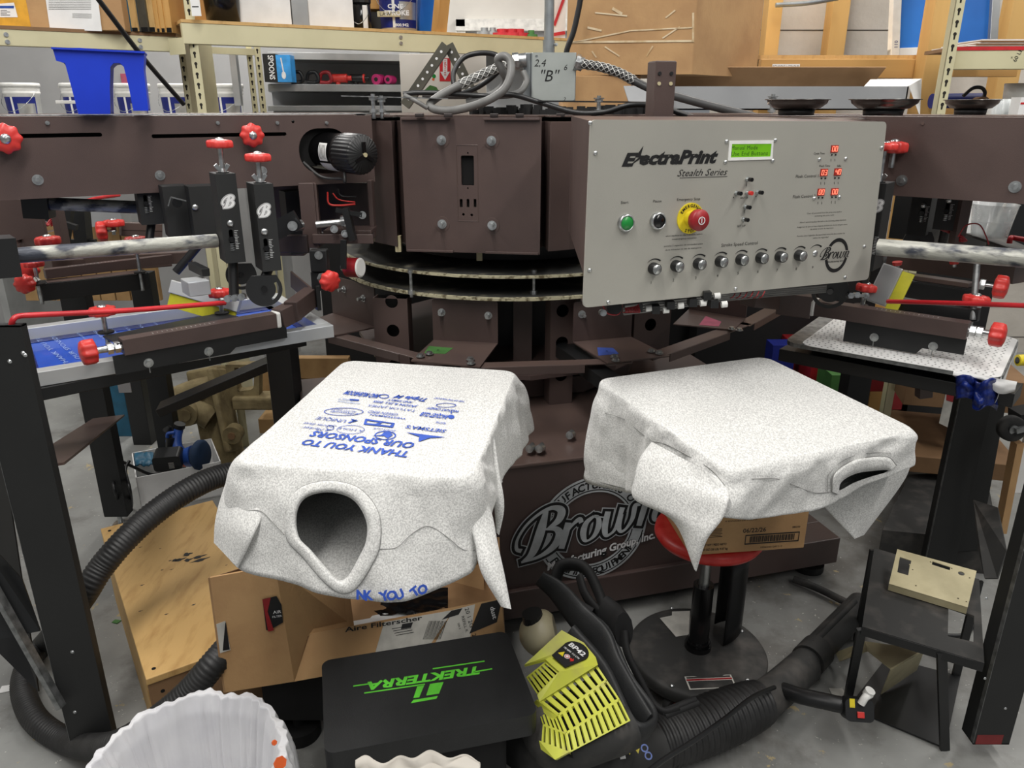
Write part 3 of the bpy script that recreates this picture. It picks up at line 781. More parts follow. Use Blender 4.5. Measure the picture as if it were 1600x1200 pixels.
# ---- two cam discs under the hub
def ring_disc(nm, z, r, th=.007):
    mb = MB('disc_top'); n = 120
    mb.plate(at(CX, CY), circ(0, 0, r, n), z-th, z, [circ(0, 0, .30, 60)])
    mb.m('cream_edge')
    vs = []; fs = []
    for k in range(n):
        a_ = 2*math.pi*k/n; j1 = r + .0015*random.random(); 
        for (rr_, zz) in ((j1-.006*random.random()-.002, z+.0008), (j1+.001, z-.001), (j1+.001, z-th-.001*random.random()-.0005)):
            vs.append((CX+rr_*math.cos(a_), CY+rr_*math.sin(a_), zz))
    for k in range(n):
        k2 = (k+1) % n
        for j in range(2): fs.append((k*3+j, k*3+j+1, k2*3+j+1, k2*3+j))
    mb.add(vs, fs)
    return mb.build(nm, press)
ring_disc('cam_disc', 1.012, .635); ring_disc('cam_disc', .945, .640, .009)
for (x, y) in ((642, 440), (834, 445)):
    p = PY(x, y, 2.36); m2 = MB('zinc'); m2.cyl((p.x, p.y, .936), (p.x, p.y, 1.02), .005, n=12); m2.cyl((p.x, p.y, .945), (p.x, p.y, .957), .011, n=6, smooth=False); m2.cyl((p.x, p.y, 1.012), (p.x, p.y, 1.022), .009, n=6, smooth=False); m2.build('disc_spacer', press)
mb = MB('black'); 
mb.cyl((CX, CY, .55), (CX, CY, 1.09), .27, n=40); mb.cyl((CX, CY, .30), (CX, CY, .56), .16, n=40)
mb.cyl((CX, CY, 1.02), (CX, CY, 1.08), .42, n=40)
mb.m('beige_metal'); 
for (x, y) in ((622, 384), (749, 398)): p = PY(x, y, 2.42); mb.box(p.x-.009, p.x+.009, 2.42, 2.44, p.z-.02, p.z+.03)
mb.build('centre_column', press)
# perforated uprights around the column
def perf(x0, x1, y0, y1, dep, hs, ang=0, dark=False):
    mb = MB('brown'); p = PY(x0, y1, dep); q = PY(x1, y1, dep); f = FR((p.x, dep, 0), (math.cos(R(ang)), math.sin(R(ang)), 0), y=(0, 0, 1))
    w_ = (q.x - p.x)/math.cos(R(ang)); z0 = p.z; z1 = PY(x0, y0, dep).z
    H = [circ(w_*hx_, PY(x0, hy, dep).z, r_, 24) for (hx_, hy, r_) in hs]
    mb.plate(f, [(0, z0), (w_, z0), (w_, z1), (0, z1)], -.004, 0, H)
    mb.box(0, .004, z0, z1, -.06, -.004, f); mb.box(w_-.004, w_, z0, z1, -.06, -.004, f)
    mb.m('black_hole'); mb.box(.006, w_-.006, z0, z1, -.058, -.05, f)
    return mb.build('perforated_upright', press, bev=.001)
perf(590, 643, 466, 600, 2.42, [(.55, 471, .021), (.55, 516, .021), (.55, 570, .021)], -6)
perf(858, 894, 460, 640, 2.40, [(.5, 487, .021), (.5, 537, .021), (.5, 588, .021)], 15)
perf(988, 1048, 470, 560, 2.55, [(.45, 510, .022)], 20)
perf(802, 830, 460, 650, 2.52, [], 0)
# brackets (vertical tab bolted to the column, flat foot reaching outward)
def bracket(b0, b1, t1, t0, ztop, tape=None, bolts=(), digit=None):
    Z_ = .79; B0_ = PZ(*b0, Z_); B1_ = PZ(*b1, Z_); T1 = PZ(*t1, Z_); T0 = PZ(*t0, Z_)
    mb = MB('brown'); f = FR(B0_, B1_ - B0_, y=(0, 0, 1)); w_ = (B1_ - B0_).length
    mb.plate(f, rrect(0, w_, -.004, ztop - Z_, .008), -.004, 0)
    mb.m('brown_lid'); mb.plate(at(0, 0, Z_), [(q.x, q.y) for q in (B0_, B1_, T1, T0)], -.004, 0)
    br = mb.build('arm_bracket', press, bev=.001)
    for (x, y) in bolts:
        u, v = loc(f, x, y); m2 = MB('zinc'); bolt(m2, f @ V((u, v, 0)), f.col[2].to_3d(), .0095, .0125, .007, .014); m2.build('bolt', br)
    if tape:
        pts, m_ = tape; m2 = MB(m_); m2.plate(at(0, 0, Z_), [(PZ(*q, Z_).x, PZ(*q, Z_).y) for q in pts], .0002, .0008); 
        if digit:
            m2.m('print_black'); c = sum((PZ(*q, Z_) for q in pts), V((0, 0, 0)))/len(pts); m2.text(digit, at(c.x, c.y, Z_+.001) @ Matrix.Rotation(math.pi, 4, 'Z'), .012)
        m2.build('tape_patch', br)
    return br
bracket((677, 531), (778, 536), (750, 573), (642, 563), .925, (((670, 541), (708, 544), (696, 553), (663, 552)), 'tape_green'), ((690, 488), (763, 493)), '6')
bracket((895, 534), (986, 526), (1046, 556), (950, 567), .92, (((933, 543), (958, 544), (967, 553), (935, 556)), 'tape_marker_blue'), ((909, 491),), '5')
bracket((1076, 483), (1165, 497), (1146, 515), (1052, 506), .85, (((1103, 494), (1127, 503), (1123, 510), (1092, 508)), 'tape_pink'))
bracket((520, 489), (588, 511), (520, 524), (470, 505), .93, None, ((568, 466), (538, 452)))
# link bars between the feet
def link(p, q, wd=.05, z=.782, flange=(0.1, 0.8), bolts=()):
    a_ = PZ(*p, z); b_ = PZ(*q, z); mb = MB('brown_lid'); mb.bar(a_, b_, wd, .004); mb.m('brown')
    d = b_ - a_; s_ = V((d.y, -d.x, 0)).normalized()
    if s_.y > 0: s_ = -s_
    mb.bar(a_ + d*flange[0] + s_*wd/2 - V((0, 0, .012)), a_ + d*flange[1] + s_*wd/2 - V((0, 0, .012)), .004, .026)
    lk = mb.build('link_bar', press, bev=.0008)
    for (x, y) in bolts:
        m2 = MB('zinc'); bolt(m2, PZ(x, y, .794), (0, 0, 1), .009, .013, .006); m2.build('bolt', lk)
    return lk
link((480, 511), (690, 566), .045, bolts=((657, 557), (671, 553)), flange=(.22, .75))
link((720, 572), (985, 564), .045, bolts=((735, 562), (736, 568), (960, 558), (962, 563)), flange=(.05, .72))
link((1010, 560), (1165, 505), .05, bolts=((1018, 549), (1030, 552), (1143, 514), (1155, 516)), flange=(.15, .75))
link((1160, 508), (1230, 470), .05)
# platform arms under the loaded garments and the two platens
def platen(px, z=.915):
    pts = [PZ(*q, z) for q in px]; c = sum(pts, V((0, 0, 0)))/4
    near = (pts[0] + pts[1])/2; far = (pts[2] + pts[3])/2; d = (near - far).normalized(); s_ = V((-d.y, d.x, 0))
    f = FR(c, s_, z=(0, 0, 1)); L = (near - far).length; w_ = ((pts[0]-pts[1]).length + (pts[2]-pts[3]).length)/2
    return f, w_, L, d, near, far
LP = platen([(365, 720), (735, 745), (805, 580), (540, 563)])
RP = platen([(1140, 732), (1432, 672), (1195, 557), (935, 592)])
for (f, w_, L, d, near, far) in (LP, RP):
    mb = MB('alu'); mb.plate(f, rrect(-w_/2+.012, w_/2-.012, -L/2+.012, L/2-.012, .03), -.02, -.008)
    mb.m('black'); p = far; q = V((CX, CY, 0)) - d*(-.45)
    mb.bar(V((p.x, p.y, .86)) + d*.35, V((p.x, p.y, .86)) + d*.06, .07, .045); mb.bar(V((p.x, p.y, .86)) + d*.06, V((p.x, p.y, .745)) - d*.22, .06, .04); mb.bar(V((p.x, p.y, .745)) - d*.2, V((p.x, p.y, .745)) - d*.75, .06, .04)
    mb.build('platen', press)
# lower turntable plate and base
mb = MB('brown'); mb.plate(at(CX, CY, 0), circ(0, 0, .60, 12, a0=.1), .66, .675); mb.plate(at(CX, CY, 0), circ(0, 0, .50, 12), .56, .62); mb.m('black'); mb.cyl((CX, CY, .62), (CX, CY, .67), .3, n=36)
mb.build('turntable_plate', press, bev=.002)
G0 = PZ(945, 930, .07); G1 = PZ(1305, 868, .07)
fg = FR((G0.x, G0.y, 0), V((G1.x-G0.x, G1.y-G0.y, 0)), y=(0, 0, 1))
uR = (V((G1.x, G1.y, 0)) - V((G0.x, G0.y, 0))).length
mb = MB('brown'); mb.box(-.85, .66, .10, .545, -.9, -.004, fg)
mb.m('brown_lid'); mb.box(-.86, .67, .545, .556, -.9, .004, fg); mb.m('brown')
mb.box(-.90, uR, .05, .145, -.10, .012, fg); mb.box(uR-.1, uR, .05, .145, -.9, -.1, fg)
base = mb.build('base_cabinet', press, bev=.003)
for (u, v) in ((-.72, -.05), (uR-.06, -.05)):
    m2 = MB('rubber'); p = fg @ V((u, 0, v)); m2.cyl((p.x, p.y, 0), (p.x, p.y, .025), .05, n=24); m2.cyl((p.x, p.y, .025), (p.x, p.y, .06), .014, n=12); m2.build('levelling_foot', base)
for (x, y) in ((832, 699), (847, 699), (894, 678)):
    m2 = MB('zinc'); p = PZ(x, y, .575); m2.cyl(p, p + V((-.01, -.02, .004)), .012, n=14); m2.cyl(p + V((0, .02, 0)), p, .007, n=10); m2.build('bolt', base)
# big round maker's mark on the base
lc = loc(fg, 926, 826); e = loc(fg, 1006, 826)[0] - lc[0]; k3 = abs(loc(fg, 926, 826)[1] - loc(fg, 926, 827)[1])
er = e*1.0; ry = 76*k3
mk = MB('logo_silver'); M0 = fg @ Matrix.Translation((lc[0], lc[1], 0))
def ann(r1, r2, z, m_): mk.m(m_); mk.plate(M0, circ(0, 0, er*r1, 72, ry*r1), z-.0003, z, [circ(0, 0, er*r2, 72, ry*r2)])
ann(1.04, .73, .0006-.004+.004, 'logo_silver'); ann(1.0, .98, .001, 'print_black'); ann(.785, .765, .001, 'print_black')
mk.m('print_black')
def ringtext(body, a0, a1, rad, flip, h):
    for i, ch in enumerate(body):
        if ch == ' ': continue
        t = R(a0 + (a1-a0)*i/(len(body)-1))
        mk.text(ch, M0 @ Matrix.Translation((er*rad*math.cos(t), ry*rad*math.sin(t), .0012)) @ Matrix.Rotation(t + (math.pi/2 if flip else -math.pi/2), 4, 'Z'), h, bold=.03, shear=.1)
ringtext('MANUFACTURERS OF', 158, 28, .88, False, 11*k3)
ringtext('PRINTING EQUIPMENT', -142, -35, .88, True, 11*k3)
Mt = M0 @ Matrix.Rotation(R(9), 4, 'Z')
def word(dx, dy, body, h, w_, lays, shear=.35):
    for i, (m_, bo) in enumerate(lays):
        mk.m(m_); mk.text(body, Mt @ Matrix.Translation((dx, dy, .0016 + i*.0004)), h, width=w_, bold=bo, shear=shear)
script_word(mk, Mt @ Matrix.Translation((-.006, -16*k3, 0)), 'Brown', 66*k3, (('logo_silver', .085, .0016), ('print_black', .062, .0022), ('logo_silver', .0, .0028)), .34)
for (m_, bo, z_) in (('print_black', .07, .0034), ('print_white', .035, .0038)):
    mk.m(m_); mk.text('Manufacturing Group, Inc.', Mt @ Matrix.Translation((8*k3, -37*k3, z_)), 12*k3, width=160*k3, bold=bo, shear=.2)
mk.build('maker_emblem', base, label='silver round emblem with script lettering')
# ================================================================== SQUEEGEE POSTS, SCREEN CLAMPS, LEGS (all carried by the press)
def script_b(fr, m_h):
    mb = MB('print_white'); script_word(mb, fr @ Matrix.Translation((-.1*m_h, -m_h*.55, 0)), 'B', m_h*1.15, (('print_white', .11, .0003), ('print_black', .075, .0006), ('print_white', .045, .0009)), .25)
    return mb
def squeegee_post(px, ytop, ybot, dep, fr0, w_=.043, dp=.07, logo=None, bolt_at=None, slot_at=None, knob_h=0, shaft=None, wing=True):
    p = PY(px, ytop, dep); x_ = fr0.col[0].to_3d(); f = FR(p, x_, y=(0, 0, 1)); h = p.z - PY(px+15, ybot, dep).z
    n_ = f.col[2].to_3d()
    holes = []
    if slot_at:
        u, v = loc(f, *slot_at); holes.append(rrect(u-.0045, u+.0045, v-.022, v+.022, .0044))
    mb = MB('post_black'); mb.plate(f, [(0, -h), (w_, -h), (w_, 0), (0, 0)], -.003, 0, holes)
    mb.box(0, .003, -h, 0, -dp, -.003, f); mb.box(w_-.003, w_, -h, 0, -dp, -.003, f); mb.box(0, w_, -h, 0, -dp, -dp+.003, f); mb.box(.003, w_-.003, -.003, -.0002, -dp+.003, -.003, f)
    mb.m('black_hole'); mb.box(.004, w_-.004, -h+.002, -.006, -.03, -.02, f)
    po = mb.build('squeegee_post', press, bev=.0012)
    if logo: u, v = loc(f, *logo); script_b(f @ Matrix.Translation((u, v, 0)), .021).build('emblem', po)
    if bolt_at: u, v = loc(f, *bolt_at); m2 = MB('zinc'); m2.lathe([(.0075, 0), (.0075, .003), (.004, .005), (0, .005)], f @ Matrix.Translation((u, v, 0)), 16); m2.build('bolt', po)
    if slot_at:
        u, v = loc(f, *slot_at); m2 = MB('black_gloss'); c = f @ V((u, v, -.004)); m2.cyl(c, c + n_*.010, .0065, n=16); m2.m('zinc')
        for k in range(4): q = f @ V((u, v - .009 - .0045*k, -.003)); m2.cyl(q, q + V((0, 0, -.002)), .006, n=12)
        m2.build('adjusting_screw', po)
        m2 = MB('print_white')
        for k in range(12): m2.box(u+.007, u+.007+(.006 if k % 4 else .009), v+.018-.0036*k, v+.0188-.0036*k, 0, .0003, f)
        m2.build('scale_marks', po)
    if knob_h:
        c = f @ V((w_*.5, 0, -dp*.4)); knob(po, c, (0.02, 0, 1), r=.0275, h=.017, stem=knob_h-.01, stem_r=.006)
        if wing:
            m2 = MB('zinc'); m2.m('black'); m2.cyl(c, c+V((0, 0, .002)), .014, n=20); m2.m('zinc'); m2.cyl(c+V((0, 0, .002)), c+V((0, 0, .010)), .008, .006)
            for s_ in (-1, 1): m2.bar(c + x_*.004*s_ + V((0, 0, .004)), c + x_*.014*s_ + V((0, 0, .018)), .004, .009, up=x_*s_)
            m2.build('wing_nut', po, bev=.001)
    if shaft:
        m2 = MB('black'); m2.cyl(f @ V((w_*.5, -h, -dp*.5)), PY(shaft[0], shaft[1], dep+.02), .011, n=18); m2.build('guide_shaft', po)
    return po, f
pA, fA = squeegee_post(336, 272, 412, 1.72, fb, logo=(357, 315), bolt_at=(360, 349), slot_at=(362, 374), knob_h=.062, shaft=(366, 470))
pB, fB = squeegee_post(396, 288, 425, 1.72, fb, logo=(413, 329), bolt_at=(413, 362), slot_at=(416, 388), knob_h=.055, shaft=(412, 440), w_=.042)
def angle_disc(px, py, dep, r, start=-150, end=-20, n_=(0.35, -.93, .1)):
    c = PY(px, py, dep); f = AX(c, n_); f = FR(c, V((0.93, .35, 0)), y=(0, 0, 1)) if n_[0] > 0 else FR(c, V((.93, -.35, 0)), y=(0, 0, 1))
    outer = [(r*math.cos(R(t)), r*math.sin(R(t))) for t in range(150, 391, 8)] + [(r*.75, r*.75), (-r*.6, r*.8)]
    sl = [(r*.80*math.cos(R(t)), r*.80*math.sin(R(t))) for t in range(start, end+1, 8)] + [(r*.64*math.cos(R(t)), r*.64*math.sin(R(t))) for t in range(end, start-1, -8)]
    mb = MB('black'); mb.plate(f, outer, -.006, 0, [sl]); mb.m('black_gloss'); mb.cyl(f @ V((0, 0, -.004)), f @ V((0, 0, .005)), r*.17, n=18)
    return mb.build('angle_dial', press, bev=.001)
angle_disc(413, 452, 1.72, .040, -60, 30); angle_disc(377, 408+22, 1.85, .036)
mb = MB('zinc'); 
for (x, y) in ((355, 467), (366, 466), (377, 464)): mb.cyl(PY(x, y, 1.70), PY(x+3, y-1, 1.72), .008, n=16)
mb.cyl(PY(344, 468, 1.72), PY(386, 464, 1.76), .004); mb.build('clamp_screw', press)

# ink-stained flood rods
def rod(p, q, r, ends=True):
    mb = MB('rod_ink'); L = (V(q)-V(p)).length; d = (V(q)-V(p)).normalized(); f = AX(p, d)
    mb.cyl(p, q, r, n=28); 
    if ends: mb.m('black'); mb.bar(V(p) - d*.05, V(p) + d*.012, .06, .075); 
    return mb.build('ink_stained_rod', press)
rod(PY(14, 400, 1.5), PY(338, 376, 1.77), .0155); rod(PY(72, 318, 2.1), PY(215, 324, 2.15), .017)
rod(PY(1640, 407, 1.52), PY(1372, 386, 1.72), .0185)

# black posts of the neighbouring heads behind
pC, fC = squeegee_post(212, 292, 352, 2.05, fb, slot_at=(228, 318), w_=.055, shaft=(232, 385))
pD, fD = squeegee_post(253, 292, 372, 2.0, fb, w_=.062)
squeegee_post(294, 292, 374, 1.98, fb, w_=.065, bolt_at=(305, 324), shaft=(275, 425))
squeegee_post(445, 300, 398, 2.35, fb, w_=.06)
m2 = MB('black_gloss'); m2.cyl(PY(277, 317, 1.99), PY(277, 317, 1.97), .012, n=24); m2.m('zinc_dull'); m2.bar(PY(263, 322, 1.97), PY(267, 308, 1.97), .002, .003); m2.bar(PY(267, 308, 1.97), PY(291, 314, 1.97), .002, .003); m2.build('cap_screw', pD)
squeegee_post(1426, 306, 366, 2.2, fr_, slot_at=(1441, 333), bolt_at=(1443, 321), w_=.05, shaft=(1440, 385))
squeegee_post(1466, 306, 358, 2.1, fr_, slot_at=(1479, 330), bolt_at=(1483, 313), w_=.05, shaft=(1472, 380))
pE, fE = squeegee_post(1350, 285, 420, 1.84, fr_, logo=(1370, 322), slot_at=(1360, 382), w_=.05, knob_h=.08, shaft=(1350, 440))
squeegee_post(1400, 300, 372, 2.4, fr_, w_=.06)
angle_disc(1297, 455, 1.92, .045, -165, -40, (-.35, -.9, 0)); angle_disc(1435, 378, 2.2, .04, -165, -40, (-.35, -.9, 0))
m2 = MB('zinc'); 
for (x, y) in ((1326, 462), (1336, 461), (1350, 462)): m2.cyl(PY(x, y, 1.9), PY(x+4, y, 1.88), .008, n=6)
m2.cyl(PY(1322, 462, 1.9), PY(1356, 462, 1.88), .004); m2.build('clamp_screw', press)
knob(press, PY(1382, 388, 1.9), (0, 0, -1), r=.026, h=.016, stem=0.0, face=False)

# clamp rails
def rail(p, q, wd=.036, h=.036, z=0, cap=None, marks=False, m_='brown'):
    mb = MB(m_); mb.bar(p, q, wd, h); d = (V(q)-V(p)).normalized(); 
    if marks:
        s_ = d.cross(V((0, 0, 1))).normalized(); up_ = V((0, 0, h/2+.0003)); mb.m('print_white')
        for k in range(14):
            a_ = V(p) + d*(.07+.011*k) + up_; mb.bar(a_ - s_*.005, a_ + s_*(.003 if k % 4 else .007), .0009, .0003)
    rl_ = mb.build('clamp_rail', press, bev=.003)
    return rl_, d
# front-left clamp
p, q = PZ(190, 541, .985), PZ(428, 499, .985)
rL, dL = rail(p, q, marks=True)
sL = V((-dL.y, dL.x, 0)) if dL.x*0+1 > 0 and V((-dL.y, dL.x, 0)).y > 0 else V((dL.y, -dL.x, 0))      # towards the screen, away from the camera
m2 = MB('white_plastic'); m2.box(0, .012, -.02, .02, -.02, .02, FR(q, dL, z=(0, 0, 1))); m2.build('end_cap', rL, bev=.004)
knob(rL, p, -dL, r=.0275, h=.032, stem=.052, face=False, stem_r=.008, nuts=2)
mb = MB('brown'); e0 = q + dL*.012; e1 = PZ(487, 463, 1.005)
mb.bar(e0, PZ(462, 484, .995), .036, .05); mb.bar(PZ(455, 487, .997), e1, .036, .052); mb.m('brown_lid'); mb.bar(e1, PZ(455, 436, 1.03), .006, .05)
mb.m('black'); mb.bar(e1 + V((.01, -.01, 0)), e1 + V((.02, -.004, 0)), .04, .07)
mb.build('clamp_elbow', press, bev=.002)
def hangplate(p, q, m_='black', drop=.055, n_sign=-1, bolts=(), z_top=None, notch=True):
    """vertical black plate under a rail, facing the camera"""
    f = FR(p, q - p, y=(0, 0, 1)); L = (q-p).length; mb = MB(m_)
    pts = [(0.0, -drop), (L*.62, -drop), (L*.66, -drop*.72), (L*.98, -drop*.72), (L*.98, .0), (0, .0)]
    mb.plate(f, pts, -.004, 0)
    hp = mb.build('clamp_plate', press, bev=.0008)
    for (x, y) in bolts:
        u, v = loc(f, x, y); m2 = MB('zinc'); bolt(m2, f @ V((u, v, 0)), f.col[2].to_3d(), .0075, .011, .006); m2.m('zinc_dull'); m2.box(u-.0012, u+.0012, v-.024, v-.01, 0, .0015, f); m2.build('bolt', hp)
    return hp, f
cam_side = -sL*.020
hangplate(PZ(176, 557, .967) , PZ(452, 508, .967), drop=.045, bolts=((232, 567), (326, 549)))
mb = MB('black'); mb.plate(at(0, 0, 0), [(v.x, v.y) for v in (PZ(160, 522, 1.0), PZ(345, 486, 1.0), PZ(372, 492, 1.0), PZ(182, 534, 1.0))], .992, .996); mb.build('clamp_plate', press, bev=.001)
for (a_, b_, r_) in (((166, 520), (163, 480), .029), ((347, 490), (344, 452), .027)):
    P0 = PZ(*a_, .996); top = PY(b_[0], b_[1], P0.y); knob(press, P0 - V((0, 0, .05)), V((0, 0, 1)), r=r_, h=.020, stem=top.z - P0.z + .03, stem_r=.0055)
    m2 = MB('black'); m2.cyl(P0, P0 + V((0, 0, .004)), .018, n=24); m2.build('washer', press)
# red bent rods
def red_rod(pts, r=.0055): mb = MB('red_rod'); mb.tube(pts, r, n=12, k=6); return mb.build('red_handle_rod', press)
red_rod([PY(18, 520, 1.43), PY(18, 508, 1.43), PY(21, 499, 1.43), PY(30, 494, 1.44), PY(60, 492, 1.46), PY(200, 485, 1.58), PY(352, 473, 1.75)])
red_rod([PY(1387, 471, 1.86), PY(1500, 474, 1.68), PY(1640, 479, 1.5)])
red_rod([PY(126, 317, 2.6), PY(150, 310, 2.7), PY(186, 305, 2.85)], .006)
red_rod([PY(1577, 380, 2.1), PY(1579, 373, 2.1), PY(1586, 372, 2.1), PY(1640, 382, 2.0)], .007)

# far-left clamp (other side of the same screen)
p, q = PZ(70, 428, 1.0), PZ(268, 404, 1.0)
r2, d2 = rail(p, q, .03, .03, marks=True)
knob(r2, PZ(58, 437, 1.0), (PZ(15, 452, 1.0) - PZ(58, 437, 1.0)), r=.0275, h=.03, stem=.045, face=False, stem_r=.008, nuts=2)
a_, b_ = PZ(57, 447, .975), PZ(232, 428, .975); mb = MB('black'); f = FR(a_, b_-a_, y=(0, 0, 1)); L = (b_-a_).length
mb.box(0, L, -.05, 0, -.004, 0, f); mb.box(0, L, 0, .004, -.07, 0, f); mb.box(0, .004, -.05, 0, -.05, 0, f); mb.m('brown_lid'); mb.box(.03, L-.02, .004, .006, -.06, -.005, f)
mb.build('clamp_plate', press, bev=.001)
for (a2, yt) in (((66, 443), 412), ((223, 424), 391)):
    P0 = PZ(*a2, .985); top = PY(a2[0], yt, P0.y-.02); knob(press, P0 - V((0, .02, .06)), (0, 0, 1), r=.027, h=.018, stem=top.z - P0.z + .05, stem_r=.0055, face=False)
    m2 = MB('black'); m2.cyl(P0 - V((0, .02, -.0)), P0 - V((0, .02, -.004)), .018, n=24); m2.build('washer', press)
# neighbour station rails further left and behind
rail(PZ(85, 412, 1.0), PZ(300, 401, 1.0), .03, .04, m_='brown_lid'); r3, d3 = rail(PY(75, 418, 2.5), PY(262, 405, 2.9), .05, .05)
knob(press, PY(52, 424, 2.4), (PY(28, 421, 2.3) - PY(52, 424, 2.4)), r=.034, h=.04, stem=.03, face=False, nuts=2)
knob(press, PY(78, 392, 2.3), (0, 0, 1), r=.034, h=.024, stem=.018); knob(press, PY(214, 386, 2.3), (0, 0, 1), r=.031, h=.02, stem=.01)
rail(PY(188, 353, 2.9), PY(252, 355, 3.0), .03, .03, m_='brown_lid'); rail(PY(188, 362, 2.9), PY(252, 364, 3.0), .03, .03)
knob(press, PY(180, 362, 2.85), (0, 0, 1), r=.036, h=.024, stem=.018); knob(press, PY(182, 360, 2.85), (-1, -.5, 0), r=.034, h=.035, stem=.03, face=False, nuts=1)
mb = MB('brown'); mb.box(PY(0, 0, 2.5).x - .3, PY(66, 350, 2.5).x, 2.5, 2.52, PY(30, 386, 2.5).z, PY(30, 312, 2.5).z); mb.box(PY(18, 0, 2.48).x, PY(30, 0, 2.48).x, 2.46, 2.5, PY(30, 386, 2.5).z, PY(30, 312, 2.5).z)
mb.m('brown_lid'); mb.quad(PY(22, 384, 2.4), PY(68, 362, 2.9), PY(120, 352, 3.0), PY(25, 376, 2.45)); mb.build('rear_station_panel', press)
m2 = MB('red_dark'); 
for k in range(3): m2.tube([PY(55+k*3, 352, 2.6), PY(64+k*3, 345+k, 2.62), PY(70+k*2, 353, 2.62), PY(80, 342+k*3, 2.65), PY(84-k*2, 352+k, 2.65)], .0025, n=5)
m2.build('wiring', press)
mb = MB('black'); 
for (a_, b_, w2) in ((PY(108, 326, 3.0), PY(100, 386, 3.0), .03), (PY(126, 326, 3.1), PY(132, 386, 3.1), .05), (PY(72, 340, 2.9), PY(120, 356, 2.9), .02), (PY(75, 330, 3.0), PY(105, 355, 3.0), .015), (PY(95, 378, 3.1), PY(150, 378, 3.1), .02)): mb.bar(a_, b_, w2, w2)
mb.build('rear_station_frame', press)
# right clamps
p, q = PZ(1513, 516, .985), PZ(1276, 480, .985)
rR, dR = rail(p, q, .038, .04, marks=True)
m2 = MB('white_plastic'); m2.box(0, .014, -.022, .022, -.022, .022, FR(q, dR, z=(0, 0, 1))); m2.build('end_cap', rR, bev=.004)
knob(rR, p, -dR, r=.028, h=.032, stem=.045, face=False, stem_r=.008, nuts=2)
mb = MB('brown'); mb.bar(q + dR*.014, PZ(1215, 472, .99), .045, .06); mb.m('brown_lid'); mb.bar(PZ(1222, 468, .99), PZ(1170, 462, 1.03), .045, .055); mb.build('clamp_elbow', press, bev=.002)
hangplate(PZ(1322, 500, .965), PZ(1515, 530, .965), drop=.058, bolts=((1366, 527), (1458, 541)))
for (a2, yt, r_) in (((1345, 478), 444, .026), ((1516, 500), 462, .030)):
    P0 = PZ(*a2, .995); top = PY(a2[0], yt, P0.y); knob(press, P0 - V((0, 0, .04)), (.05 if a2[0] > 1400 else .08, 0, 1), r=r_, h=.02, stem=top.z-P0.z+.02, stem_r=.006)
    m2 = MB('black'); m2.cyl(P0 - V((0, 0, .0)), P0 + V((0, 0, .004)), .018, n=24); m2.build('washer', press)
a_, b_ = PY(1392, 436, 2.15), PY(1520, 455, 1.95); mb = MB('black'); f = FR(a_, b_-a_, y=(0, 0, 1)); L = (b_-a_).length
mb.box(0, L, -.045, 0, -.004, 0, f); mb.box(0, L, 0, .004, -.05, 0, f); mb.m('brown_lid'); mb.box(.0, L-.02, .004, .016, -.05, -.012, f); mb.build('clamp_plate', press, bev=.001)
knob(press, PY(1528, 443, 1.93), (1, -.75, -.05), r=.028, h=.03, stem=.035, face=False, nuts=1)
m2 = MB('zinc_dull'); m2.cyl(PY(1527, 408, 1.9), PY(1520, 500, 1.85), .0075, n=14); m2.cyl(PY(1384, 392, 2.2), PY(1379, 424, 2.2), .006); m2.build('clamp_stud', press)
mb = MB('brown_lid'); mb.bar(PY(1385, 402, 2.6), PY(1600, 428, 2.2), .10, .05); mb.bar(PY(1385, 402, 2.7), PY(1520, 415, 2.5), .04, .06)
rr_ = mb.build('clamp_rail', press)
for (x, y) in ((1402, 412), (1491, 410)): m2 = MB('red'); m2.cyl(PY(x, y+2, 2.25), PY(x, y-3, 2.25), .012, .014, n=16); m2.m('zinc'); m2.cyl(PY(x, y+7, 2.25), PY(x, y+2, 2.25), .006); m2.build('lock_button', rr_)
knob(press, PY(1392, 262, 2.0), (0, 0, 1), r=.032, h=.026, stem=.035, stem_r=.007)
m2 = MB('brown'); vbox(m2, 1498, 1514, 306, 382, 2.05, .03); vbox(m2, 1514, 1520, 306, 312, 2.05, .01); m2.build('lift_frame', press)
m2 = MB('red_dark'); m2.tube([PY(1497, 370, 2.0), PY(1510, 352, 2.0), PY(1530, 351, 2.0), PY(1541, 370, 2.0), PY(1545, 382, 2.0)], .0018, n=6)
for k in range(3): m2.tube([PY(1470+k*4, 358, 2.1), PY(1485+k*3, 364, 2.1), PY(1500, 368+k*4, 2.05), PY(1510, 376, 2.05)], .0035, n=6)
m2.build('wiring', press)

# legs
def leg(name_pts, wd, dp, ztop, px, py, dep, ang=0, lit=True, foot=True, label=None):
    """px,py = a point on the right front edge at depth dep"""
    P0 = PY(px, py, dep); f = FR((P0.x, dep, 0), (math.cos(R(ang)), math.sin(R(ang)), 0), y=(0, 0, 1))
    mb = MB('post_black'); mb.box(-wd, 0, .045, ztop, -.004, 0, f); mb.box(-.004, 0, .045, ztop, -dp, -.004, f); mb.box(-wd, -wd+.004, .045, ztop, -dp, -.004, f); mb.box(-wd, 0, ztop-.004, ztop, -dp, 0, f)
    mb.box(-wd, 0, .045, .049, -dp, 0, f); mb.m('zinc_dull'); mb.box(-wd-.001, -wd, .05, ztop*.8, -.012, .0005, f)
    lg = mb.build('support_leg', press, bev=.0015)
    if not foot: return lg, f
    m2 = MB('zinc'); c = f @ V((-wd/2, 0, -dp/2)); m2.cyl((c.x, c.y, 0), (c.x, c.y, .006), .028, n=20); m2.cyl((c.x, c.y, .006), (c.x, c.y, .16), .009, n=12); m2.build('levelling_foot', lg)
    return lg, f
l1, fl1 = leg(None, .104, .02, 1.105, 120, 900, 1.42, 0)
